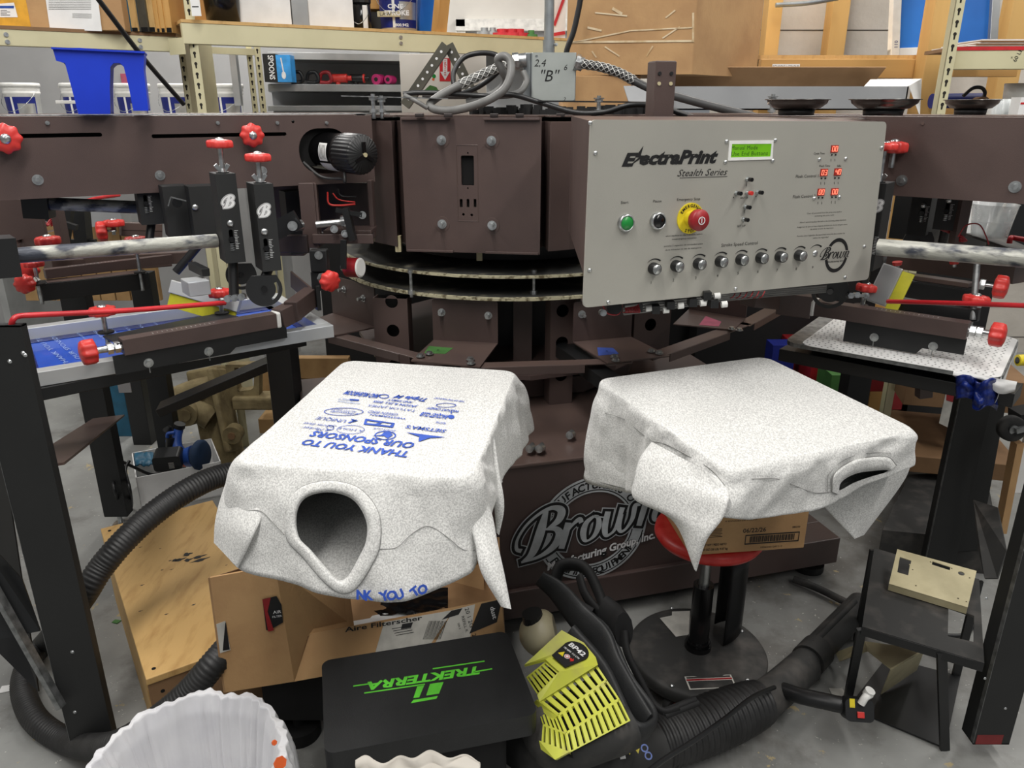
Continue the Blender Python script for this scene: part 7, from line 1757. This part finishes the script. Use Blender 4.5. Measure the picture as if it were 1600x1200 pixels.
# low back shelf: steel shelving, boxes and spray guns
root = thing('steel_shelving', 'grey steel shelving unit behind the rack holding spray guns', 'shelf', (-.9, 5.0, 0))
mb = MB('shelf_metal')
def sh(y0, y1, th=.03): a_, b_ = PY(418, y0, 4.7), PY(664, y1, 4.95); f = FR(a_, V((b_.x-a_.x, b_.y-a_.y, 0)), y=(0, 0, 1)); L = V((b_.x-a_.x, b_.y-a_.y, 0)).length; mb.box(0, L, -th, 0, -.4, 0, f); return f, L
fa, La = sh(81, 96, .038); fb2, Lb = sh(131, 139, .04); sh(165, 168, .03); mb.box(La-.03, La, -.5, .05, -.4, 0, fa); mb.m('grey_box'); mb.box(0, La, -.6, .0, -.41, -.4, fa); mb.build('frame', root, bev=.002)
for i, (x, m_, lb) in enumerate(((463, 'black', 'black spray gun, leftmost beside the spoons box'), (487, 'black', 'black coiled tool, second on the steel shelf'), (507, 'red_dark', 'dark red round tool on the steel shelf'), (532, 'red', 'bright red drill on the steel shelf'), (560, 'black', 'black power drill with red trim on the steel shelf'), (594, 'magenta', 'magenta roll on the steel shelf'), (613, 'magenta', 'smaller magenta roll at the right end of the steel shelf'))):
    q = fb2 @ V((Lb*(x-418)/246, 0, -.06)); mb = MB(m_); z_ = q.z
    if i < 3: mb.tube([q + V((-.035, 0, .02)), q + V((-.02, 0, .06)), q + V((.02, 0, .065)), q + V((.035, 0, .025)), q + V((.01, 0, .01)), q + V((-.03, -.02, .012))], .011, n=8)
    elif i < 5: mb.cyl(q + V((-.05, 0, .035)), q + V((.03, 0, .035)), .024); mb.cyl(q + V((.03, 0, .035)), q + V((.06, 0, .035)), .014); mb.cyl(q + V((-.02, 0, .0)), q + V((-.02, 0, .03)), .014); mb.m('red'); mb.cyl(q + V((.025, 0, .035)), q + V((.035, 0, .035)), .025)
    else: mb.cyl(q + V((-.02, -.03, .03)), q + V((.0, .05, .03)), .030 if i == 5 else .024); mb.m('black'); mb.cyl(q + V((-.0205, -.031, .03)), q + V((-.018, -.02, .03)), .012)
    tag(mb.build('spray_tool' if i < 3 else ('power_drill' if i < 5 else 'tape_roll'), bev=.001), lb, 'tool' if i < 5 else 'roll')
root = thing('spoon_box', 'black and blue spoons box standing on the steel shelf', 'box', PY(433, 128, 4.62)); f = FR(PY(414, 128, 4.62), (1, .05, 0), y=(0, 0, 1)); mb = MB('print_black'); mb.box(0, .072, 0, .145, -.12, 0, f); mat('spoon_blue', (62, 158, 230), .4); mb.m('spoon_blue'); mb.box(.072, .150, 0, .14, -.12, 0, f); bb = mb.build('carton', root)
mb = MB('print_white'); mb.text('SPOONS', f @ Matrix.Translation((.045, .075, .001)) @ Matrix.Rotation(R(-90), 4, 'Z'), .03, width=.125, bold=.02); mb.plate(f, circ(.108, .035, .012, 16, .020), .0005, .001); mb.bar(f @ V((.108, .05, .001)), f @ V((.100, .125, .001)), .007, .0006, up=(0, -1, 0)); mb.build('lettering', root)
# row of pails low behind the press
PL = [(22, 4.3, 'white ink pail at the far left behind the press', 'white_plastic'), (114, 4.35, 'white ink pail half hidden by the left side of the blue container', 'white_plastic'), (199, 4.4, 'white ink pail seen through the gap of the blue container', 'white_plastic'), (268, 4.45, 'white ink pail behind the diagonal black cable', 'white_plastic'), (348, 4.5, 'white ink pail with a pinkish lid beside the rack upright', 'white_plastic')]
zp = 1.41
for (x, d_, lb, rim) in PL: pail(x, 165, d_, .088, .205, lb, group='ink pails on the low shelf', zb=zp, letters=False)
mb = MB('shelf_metal'); a_ = PY(-60, 165, 4.25); b_ = PY(385, 165, 4.25); mb.box(a_.x, b_.x, 4.2, 4.8, zp-.02, zp); mb.box(a_.x, a_.x+.04, 4.2, 4.8, 0, zp); mb.box(b_.x-.04, b_.x, 4.2, 4.8, 0, zp); tag(mb.build('low_shelf'), 'low metal shelf carrying the row of white ink pails', 'shelf')
mb = MB('magenta'); mb.mats[0] = 'tape_pink'; vbox(mb, 189, 200, 115, 131, 5.39, .01); tag(mb.build('sticky_note'), 'pink sticky note behind the blue container', 'note')
carton('white_strip', 'flat white strip lying beside the blue container', 'strip', 'paper', 87, 118, 157, 162, 4.2, .03)

# blue plastic container on the arm
dp = 1.97; p0 = PY(140, 168, dp)
f = FR((0, dp, 0), (.93, .36, 0), y=(0, 0, 1)); o_ = HIT(140, 168, (p0.x, dp, 0), f.col[2].to_3d()); f = FR((p0.x, dp, 0), (.93, .36, 0), y=(0, 0, 1))
U = lambda x, y: loc(f, x, y); zbase = U(140, 170)[1]
out_ = [U(80, 66), U(122, 66), U(224, 73), U(224, 80), (U(223, 100)), (U(224, 120)[0], U(224, 165)[1]), (U(207, 165)[0], U(207, 165)[1]), U(200, 128), U(192, 96), U(186, 90), U(176, 90), U(171, 96), U(170, 130), (U(171, 169)[0], zbase), (U(121, 170)[0], zbase), U(110, 128), U(100, 90), U(86, 86), U(82, 72)]
dz = 1.4815 - zbase
fz = f @ Matrix.Translation((0, dz, 0))
root = thing('blue_container', 'bright blue plastic squeegee caddy standing on the left print arm', 'container', (p0.x, dp, zbase+dz))
mb = MB('blue_bucket'); mb.plate(fz, out_, -.09, 0); bd = mb.build('body', root, bev=.006, seg=3)
mb = MB('blue_bucket'); mb.plate(fz, [U(79, 65), U(225, 72), U(225, 75), U(79, 68)], -.097, .008); mb.build('rim', root, bev=.001)

# junction box with conduit
dj = 2.7; root = thing('junction_box', 'galvanised electrical junction box with handwritten B, hung on a vertical conduit', 'electrical box', PY(862, 158, dj))
f = FR(PY(831, 157, dj), (1, 0, 0), y=(0, 0, 1)); L = PY(898, 157, dj).x - PY(831, 157, dj).x; h = PY(831, 82, dj).z - PY(831, 157, dj).z
mb = MB('galv'); mb.plate(f, rrect(0, L, 0, h, .008), -.002, .0, [circ(.014, h-.012, .0045, 14)]); mb.m('rack_hole'); mb.cyl(f @ V((.014, h-.012, -.003)), f @ V((.014, h-.012, -.0025)), .005); cv = mb.build('cover', root, bev=.001)
mb = MB('print_black'); hj = lambda t, x, y, hh: mb.text(t, f @ Matrix.Translation((*loc(f, x, y), .0006)), hh, shear=.25); hj('2,4', 844, 98, .022); hj('"B"', 860, 118, .036); hj('6', 884, 105, .018); hj('2', 882, 155, .012); mb.build('handwriting', cv)
mb = MB('conduit'); mb.box(-.004, L+.002, -.002, h, -.07, -.002, f); mb.box(-.028, -.004, .0, h, -.075, -.01, f); mb.build('box_body', root, bev=.002)
mb = MB('conduit'); c = PY(858, 80, dj); mb.cyl((c.x, dj+.03, c.z-.01), (c.x, dj+.03, 3.6), .016, n=24); mb.cyl((c.x, dj+.03, c.z-.005), (c.x, dj+.03, c.z+.035), .0195, n=20); mb.cyl((c.x+.02, dj+.02, c.z+.02), (c.x+.026, dj+.015, c.z+.022), .005, n=8); mb.build('conduit', root)
for (a_, b_) in (((803, 96), (822, 94)), ((900, 97), (911, 101))):
    m2 = MB('zinc'); p, q = PY(*a_, dj), PY(*b_, dj); m2.cyl(p, q, .022, n=20); m2.cyl(p.lerp(q, -.1), p.lerp(q, .4), .026, n=8, smooth=False); m2.build('cable_connector', root)
def grip_cable(label, pts, r, gpts, name='power_cable', m_='cable'):
    root = thing(name, label, 'cable', V(pts[0])); mb = MB(m_); mb.tube(pts, r, n=14, k=8); mb.build('sheath', root)
    if gpts:
        P = catmull(gpts, 10); N = len(P); m2 = MB('mesh_grip')
        for s_ in (-1, 1):
            for k in range(5):
                hel = []
                for i, p in enumerate(P):
                    t = (P[min(i+1, N-1)] - P[max(i-1, 0)]).normalized(); x = V((0, 1, 0)).cross(t).normalized(); y = t.cross(x); a_ = 2*math.pi*k/5 + s_*i*.42; hel.append(p + (x*math.cos(a_)+y*math.sin(a_))*(r+.0018))
                m2.tube(hel, .0016, n=4, k=1)
        m2.build('cable_grip', root)
    return root
D = 2.68
g1 = [PY(802, 97, D), PY(780, 105, D-.02), PY(750, 118, D-.05), PY(718, 133, D-.08)]
grip_cable('thick grey cable with a braided grip, coiled left of the junction box', g1 + [PY(690, 148, D-.1), PY(672, 162, D-.12), PY(680, 171, D-.14), PY(712, 172, D-.16), PY(755, 160, D-.18), PY(785, 142, D-.18), PY(797, 120, D-.17), PY(798, 98, D-.15), PY(789, 88, D-.14), PY(778, 93, D-.13), PY(785, 110, D-.12), PY(790, 128, D-.1), PY(770, 148, D-.08), PY(730, 160, D-.06)], .0125, g1, m_='cable_light')
grip_cable('black cable looping behind the braided one', [PY(715, 148, 2.8), PY(745, 137, 2.78), PY(772, 118, 2.76), PY(785, 100, 2.76), PY(775, 86, 2.78), PY(750, 83, 2.8), PY(725, 90, 2.8), PY(710, 110, 2.78), PY(709, 130, 2.76), PY(718, 142, 2.74)], .0085, None, m_='black')
grip_cable('black cable lying from the angle bracket across the press to the square upright', [PY(630, 147, 2.6), PY(655, 145, 2.6), PY(700, 146, 2.6), PY(760, 150, 2.6), PY(800, 148, 2.55), PY(850, 162, 2.5), PY(900, 176, 2.45), PY(945, 175, 2.42), PY(985, 164, 2.4), PY(1030, 166, 2.4), PY(1060, 176, 2.4), PY(1085, 184, 2.4)], .008, None, m_='black')
grip_cable('grey cable running low from the coil toward the junction box', [PY(632, 149, 2.56), PY(650, 158, 2.54), PY(668, 169, 2.54)], .007, None, m_='cable_light')
grip_cable('grey cable passing under the junction box', [PY(660, 149, 2.63), PY(720, 150, 2.63), PY(800, 148, 2.62), PY(822, 130, 2.66), PY(818, 112, 2.68)], .010, None, m_='cable_light')
g2 = [PY(910, 100, D), PY(940, 105, D-.02), PY(968, 114, D-.04), PY(992, 127, D-.06)]
grip_cable('thick grey cable with a braided grip, running right from the junction box', g2 + [PY(1020, 140, D-.08), PY(1060, 152, D-.1), PY(1120, 168, D-.12), PY(1185, 184, D-.14)], .0125, g2)
grip_cable('black cable hanging down right of the conduit', [PY(908, -8, 3.0), PY(904, 15, 3.0), PY(896, 50, 3.0), PY(885, 82, 3.0), PY(880, 130, 3.0)], .010, None, m_='black')
mb = MB('zinc_dull'); mb.bar(PY(534, 150, 2.55), PY(700, 154, 2.55), .02, .003); mb.m('black'); mb.bar(PY(840, 158, 2.5), PY(1025, 160, 2.5), .02, .004); mb.build('strap_bar', press)
# slotted angle A-frame
def slotted(p, q): 
    a_, b_ = PY(*p), PY(*q); mb = MB('angle_steel'); mb.bar(a_, b_, .034, .005, up=(0, 1, 0)); d = (b_-a_); L = d.length; s_ = d.normalized().cross(V((0, 1, 0))).normalized(); mb.bar(a_ + s_*.016 + V((0, .014, 0)), b_ + s_*.016 + V((0, .014, 0)), .03, .004, up=s_)
    mb.m('print_white'); n = int(L/.026)
    for k in range(1, n): c = a_.lerp(b_, k/n); mb.cyl(c - V((0, .0028, 0)), c - V((0, .0034, 0)), .0045, n=10)
    return mb
root = thing('angle_bracket', 'dark slotted angle iron forming a pointed frame above the press', 'bracket', PY(680, 165, 2.9)); slotted((697, 70, 2.85), (632, 165, 2.85)).build('angle_bar', root); slotted((700, 70, 2.87), (745, 160, 2.87)).build('angle_bar', root)
# white board with stickers behind it
o, f, w2, z0, z1 = pbox('white_board', 'white panel with a red arrow sign and green sticker behind the angle iron', 'panel', 'wall_white', 628, 760, 84, 175, 4.6, .03, zb=0)
f = f @ Matrix.Translation((0, 0, .0))
mb = MB('exit_red'); mb.plate(f, [loc(f, *q) for q in ((687, 91), (704, 91), (704, 127), (687, 127))], .0005, .001); mb.m('print_white'); mb.plate(f, [loc(f, *q) for q in ((692, 92), (699, 92), (699, 112), (703, 112), (695.5, 125), (688, 112), (692, 112))], .001, .0014); mb.m('exit_red')
for k, ch in enumerate('INQUIRE'): mb.text(ch, f @ Matrix.Translation((*loc(f, 695.5, 95 + k*3.6), .0016)) @ Matrix.Rotation(R(90), 4, 'Z'), .011, bold=.03)
mb.build('arrow_sign', o)
mb = MB('lime'); mb.mats[0] = 'green_btn'; mb.plate(f, circ(*loc(f, 678, 119), .011, 16), .0005, .001); mb.m('orange'); mb.plate(f, circ(*loc(f, 677, 124), .007, 12), .0005, .001); mb.m('tape_green'); mb.plate(f, [loc(f, *q) for q in ((664, 140), (672, 133), (682, 136), (688, 146), (676, 150), (666, 150))], .0005, .001); mb.build('sticker', o)
# parts bowls on the press
for (x, y, rpx, dep, lb) in ((1243, 184, 48, 1.95, 'round magnetic parts bowl, leftmost, above the control panel'), (1378, 186, 52, 1.9, 'round magnetic parts bowl above the panel corner, middle of three'), (1513, 190, 40, 2.05, 'round magnetic parts bowl at right on the right print arm')):
    p = PY(x, y, dep); d_ = dep*_c; r = rpx*d_/F_PX; root = thing('parts_bowl', lb, 'bowl', (p.x, dep, 1.479), 'parts bowls on the press'); c = at(p.x, dep, 1.479)
    mb = MB('black'); mb.lathe([(0, 0), (r*.55, 0), (r*.58, .014), (0, .014)], c, 28); mb.build('magnet_base', root)
    mb = MB('pan_steel'); mb.lathe([(r*.5, .013), (r*.72, .016), (r*.92, .027), (r*.95, .034), (r*1.02, .0345), (r*1.02, .036), (r*.94, .036), (r*.9, .029), (r*.7, .018), (0, .016)], c, 48); mb.build('dish', root)
mb = MB('zinc'); p = PY(1209, 163, 1.95); mb.cyl(p, p + V((-.012, 0, .006)), .007, n=6, smooth=False); tag(mb.build('loose_bolt'), 'bolt resting on the rim of the leftmost parts bowl', 'bolt')
# wooden shelf, big cartons, grey carton, posts
ws = root = thing('wooden_shelf', 'pine timber shelf with a SCHOOLS 1-COLOUR strip, at right behind the press', 'shelf', (1.4, 3.6, 0))
mb = MB('pine_x'); a_ = PY(1190, 92, 3.45); b_ = PY(1445, 87, 3.45); zt2 = a_.z; mb.box(a_.x, b_.x+.02, 3.45, 3.49, zt2-.075, zt2); mb.build('front_board', root, bev=.003)
mb = MB('plywood'); mb.box(a_.x, b_.x+.02, 3.47, 4.5, zt2, zt2+.016); mb.build('deck', root)
mb = MB('pine'); c = PY(1440, 90, 3.40); c2 = PY(1474, 90, 3.40); mb.box(c.x, c2.x, 3.36, 3.45, 0, 3.4); mb.build('post', root, bev=.004)
f = FR((0, 3.449, 0), (1, 0, 0), y=(0, 0, 1)); mb = MB('paper'); q0, q1 = loc(f, 1206, 109), loc(f, 1250, 100); mb.box(q0[0], q1[0], q0[1], q1[1], 0, .001, f); mb.m('print_black'); mb.text('SCHOOLS 1-COLOUR', f @ Matrix.Translation(((q0[0]+q1[0])/2, (q0[1]+q1[1])/2, .0012)), .014, width=(q1[0]-q0[0])*.94); mb.build('shelf_label', root)
for (x0, x1, d_, lb) in ((1196, 1218, 4.6, 'pine wall stud left of the middle one, at the block wall'), (1295, 1322, 4.6, 'middle pine wall stud at the block wall'), (1572, 1606, 4.4, 'pine wall stud with a stamped mark at the right edge')):
    mb = MB('pine'); p, q = PY(x0, 60, d_), PY(x1, 60, d_); mb.box(p.x, q.x, d_, d_+.1, 0, 3.4); tag(mb.build('wall_stud', bev=.003), lb, 'stud', 'pine wall studs')
mb = MB('conduit'); mb.tube([PY(1212, 8, 4.55), PY(1260, 5, 4.55), PY(1310, -3, 4.55)], .012, n=8); tag(mb.build('pipe'), 'thin grey pipe across the wall studs', 'pipe')
zdk = zt2 + .018
def bigbox(label, x0, x1, xs, dep, z0, z1, m_='cardboard', tapes=True):
    p, q = PY(x0, 60, dep), PY(x1, 60, dep); f = FR((p.x, dep, 0), (q.x-p.x, -.05, 0), y=(0, 0, 1)); w2 = q.x-p.x
    mb = MB(m_); mb.box(0, w2, z0, z1, -.5, 0, f); o = tag(mb.build('cardboard_box', bev=.004), label, 'box'); return o, f, w2
P1, P2_, P3 = PY(885, 60, 3.15), PY(1085, 60, 3.05), PY(1188, 60, 3.44); P4_ = P1 + P3 - P2_; zq = PY(1080, 116, 3.05).z
f = FR((P1.x, P1.y, 0), V((P2_.x-P1.x, P2_.y-P1.y, 0)), y=(0, 0, 1))
mb = MB('cardboard'); mb.plate(ID, [(p.x, p.y) for p in (P1, P2_, P3, P4_)], zq, 2.6); o = tag(mb.build('cardboard_box', bev=.004), 'huge brown carton with torn clear tape, right of the conduit', 'box')
tape = MB('mesh_grip'); mat('clear_tape', (222, 204, 172), .25, 0, (196, 166, 122), 20); tape.mats[0] = 'clear_tape'
zz = loc(f, 980, 67)[1]; tape.m('clear_tape') if False else None
for (a_, b_, wd) in (((888, 66), (1083, 64), 3), ((888, 68), (985, 48), 2), ((985, 48), (1083, 43), 2), ((918, 43), (940, 48), 3), ((957, 13), (972, 22), 4), ((930, 20), (980, 25), 2), ((1035, 60), (1062, 42), 2), ((1040, 28), (1055, 16), 2), ((1083, 20), (1083, 66), 3), ((945, 73), (968, 88), 2), ((925, 80), (932, 90), 2), ((1020, 72), (1010, 88), 2)):
    p = f @ V((*loc(f, *a_), .002)); q = f @ V((*loc(f, *b_), .002)); tape.bar(p, q, wd*.0024, .001, up=f.col[2].to_3d())
tape.build('tape_strip', o)
mb = MB('cardboard'); p, q = PY(880, 140, 3.12), PY(1000, 140, 3.12); mb.box(p.x, q.x, 3.12, 3.4, 1.48, zq - .001); tag(mb.build('cardboard_box', bev=.004), 'brown carton below the huge taped carton, behind the junction box', 'box')
root = thing('grey_carton', 'long grey open carton with lid flaps up, behind the control panel', 'box', PY(1200, 190, 3.0))
dg = 3.0; A_ = PY(1000, 135, dg); B_ = PY(1420, 136, dg); zb3 = 1.486
mb = MB('grey_box'); mb.box(A_.x, B_.x, dg, dg+.005, zb3, A_.z); mb.box(A_.x, B_.x, dg+.33, dg+.335, zb3, A_.z); mb.box(B_.x-.005, B_.x, dg, dg+.33, zb3, A_.z); mb.box(A_.x, A_.x+.005, dg, dg+.33, zb3, A_.z); mb.box(A_.x, B_.x, dg, dg+.33, zb3, zb3+.005); mb.build('body', root)
mb = MB('cardboard_in'); mb.quad(V((A_.x+.1, dg+.33, A_.z)), V((B_.x, dg+.33, A_.z)), V((B_.x+.02, dg+.25, A_.z+.075)), V((A_.x+.1, dg+.25, A_.z+.075))); mb.build('back_flap', root, solid=.004)
mb = MB('paper'); mb.quad(V((B_.x, dg, A_.z)), V((B_.x, dg+.3, A_.z)), PY(1440, 124, dg+.1), PY(1437, 182, dg-.02)); mb.quad(PY(1350, 135, dg+.01), V((B_.x, dg+.004, A_.z)), PY(1438, 123, dg+.12), PY(1360, 124, dg+.2)); mb.build('end_flap', root, solid=.003)
mb = MB('grey_box'); mb.quad(PY(974, 135, dg-.05), PY(1045, 134, dg-.02), PY(1052, 185, dg-.08), PY(990, 185, dg-.12)); mb.build('front_flap', root, solid=.003)
# rack at right
rack2 = thing('storage_rack', 'beige keyhole rack at the right edge with a red-edged shelf', 'shelf', (1.9, 3.3, 0)); _r = rack; rack = rack2
u2 = upright((1488, 0), (1468, 180), 15, 2.9)
mb = MB('rack_beige'); fR2, LR2 = pbeam(mb, (1487, 79, 2.95), (1700, 76, 2.9), .062); mb.build('shelf_beam', rack2, bev=.002)
mb = MB('exit_red'); mb.box(0, LR2, .0, .012, -.006, .002, fR2); mb.m('cardboard_dark'); mb.box(0, LR2, .0, .012, -.25, -.006, fR2); mb.build('shelf_board', rack2)
mb = MB('print_black'); mb.text('60 LB', fR2 @ Matrix.Translation((*loc(fR2, 1590, 86), .001)) @ Matrix.Rotation(R(70), 4, 'Z'), .014); mb.text('x', fR2 @ Matrix.Translation((*loc(fR2, 1581, 89), .001)), .01); mb.build('handwriting', rack2)
rack = _r
for k in range(3):
    p = fR2 @ V((.085+.015*k, .013+.009*k, -.05)); mb = MB('exit_red'); mb.mats[0] = 'tape_pink' if k == 9 else 'cardboard_dark'; mb.box(p.x, p.x+.4, p.y, p.y+.25, p.z, p.z+.004); mb.m('paper'); mb.box(p.x+.004-(.02 if k == 0 else 0), p.x+.4, p.y+.003, p.y+.25, p.z+.004, p.z+.0085); tag(mb.build('folder'), ('lowest brown folder with white pages on the red-edged shelf', 'middle brown folder in the stack on the red-edged shelf', 'topmost brown folder in the stack on the red-edged shelf')[k], 'folder', 'folders on the right shelf')
# blue screen leaning on the wooden shelf
root = thing('printing_screen', 'large blue screen with white TRACK lettering leaning behind the pine post', 'screen', PY(1460, 85, 3.8))
f = FR(PY(1400, 78, 3.75), PY(1522, 72, 3.75)-PY(1400, 78, 3.75), y=V((.16, .15, .9))); Lw = .385
mb = MB('blue_frame'); mb.box(0, Lw+.04, 0, .75, -.004, 0, f); ms = mb.build('screen_mesh', root); mb = MB('alu'); mb.mats[0] = 'white_plastic'; mb.box(-.03, .006, -.035, .75, -.02, .022, f); mb.box(-.03, Lw+.05, -.03, .004, -.02, .015, f); mb.m('shelf_metal'); mb.box(Lw+.02, Lw+.055, -.03, .75, -.02, .02, f); mb.build('frame', root, bev=.002)
mb = MB('print_white'); mb.text('TRACK', f @ Matrix.Translation((.215, .14, .001)) @ Matrix.Rotation(R(75), 4, 'Z'), .04, width=.16, bold=.03); mb.plate(f, [(.15, .15), (.19, .26), (.215, .33), (.16, .30), (.135, .2)], .0005, .001); mb.text('&', f @ Matrix.Translation((.17, .30, .002)), .05, bold=.02); mb.build('lettering', ms)
mb = MB('navy'); mb.text('110', f @ Matrix.Translation((-.012, .02, .0235)) @ Matrix.Rotation(R(90), 4, 'Z'), .016); mb.build('handwriting', root)
# below the red-edged shelf
for (q_, lb_) in (((1470, 1490, 84, 118, 3.5), 'short upright pine offcut behind the right rack upright'), ((1490, 1590, 106, 120, 3.9), 'long pine timber under the red-edged shelf'), ((1455, 1490, 168, 190, 3.5), 'low pine block under the dark blue roll')):
    mb = MB('pine_x'); vbox(mb, *q_, .04); mb.build('timber_rail', ws, bev=.002)
mb = MB('tool_blue'); mb.mats[0] = 'navy'; mb.cyl(PY(1455, 158, 3.3), PY(1535, 157, 3.3), .028, n=20); tag(mb.build('blue_roll'), 'dark blue roll lying below the red-edged shelf', 'roll')
mb = MB('black'); mb.tube([PY(1505, 150, 3.2), PY(1520, 138, 3.2), PY(1533, 137, 3.2), PY(1539, 145, 3.2), PY(1534, 158, 3.2)], .007, n=8); mb.m('cardboard_dark'); c = PY(1531, 164, 3.2); mb.lathe([(.012, -.02), (.03, -.02), (.03, .02), (.012, .02)], AX(c, (.3, -1, 0)), 20); tag(mb.build('wire_coil'), 'coil of dark wire beside the blue roll', 'wire')
p = PY(1588, 170, 3.1); mb = MB('white_plastic'); mb.lathe([(0, 0), (.05, 0), (.056, .09), (0, .09)], at(*p), 28); tag(mb.build('plastic_tub'), 'white plastic tub at the right edge below the rack shelf', 'tub')
for i, x in enumerate((1549, 1559, 1569, 1580)):
    p = PY(x, 190, 2.7); mb = MB('glass_clear'); mb.lathe([(.022, 0), (.03, .07), (.028, .07), (.02, .003), (0, .003)], at(*p), 20); tag(mb.build('clear_cup'), 'one of the clear plastic cups right of the parts bowls', 'cup', 'clear cups')
mb = MB('paper'); vbox(mb, 1592, 1640, 152, 186, 2.6, .05); mb.m('exit_red'); vbox(mb, 1595, 1640, 160, 163, 2.599, .001); tag(mb.build('white_carton'), 'white carton with a red stripe at the right edge below the shelf', 'box')
mb = MB('dusty_black'); vbox(mb, 1440, 1640, 187, 400, 3.6, .05); tag(mb.build('dark_partition'), 'dark panel behind the right print arm', 'panel')
for o_ in bpy.data.objects:
    if '_wl' in o_: del o_['_wl']
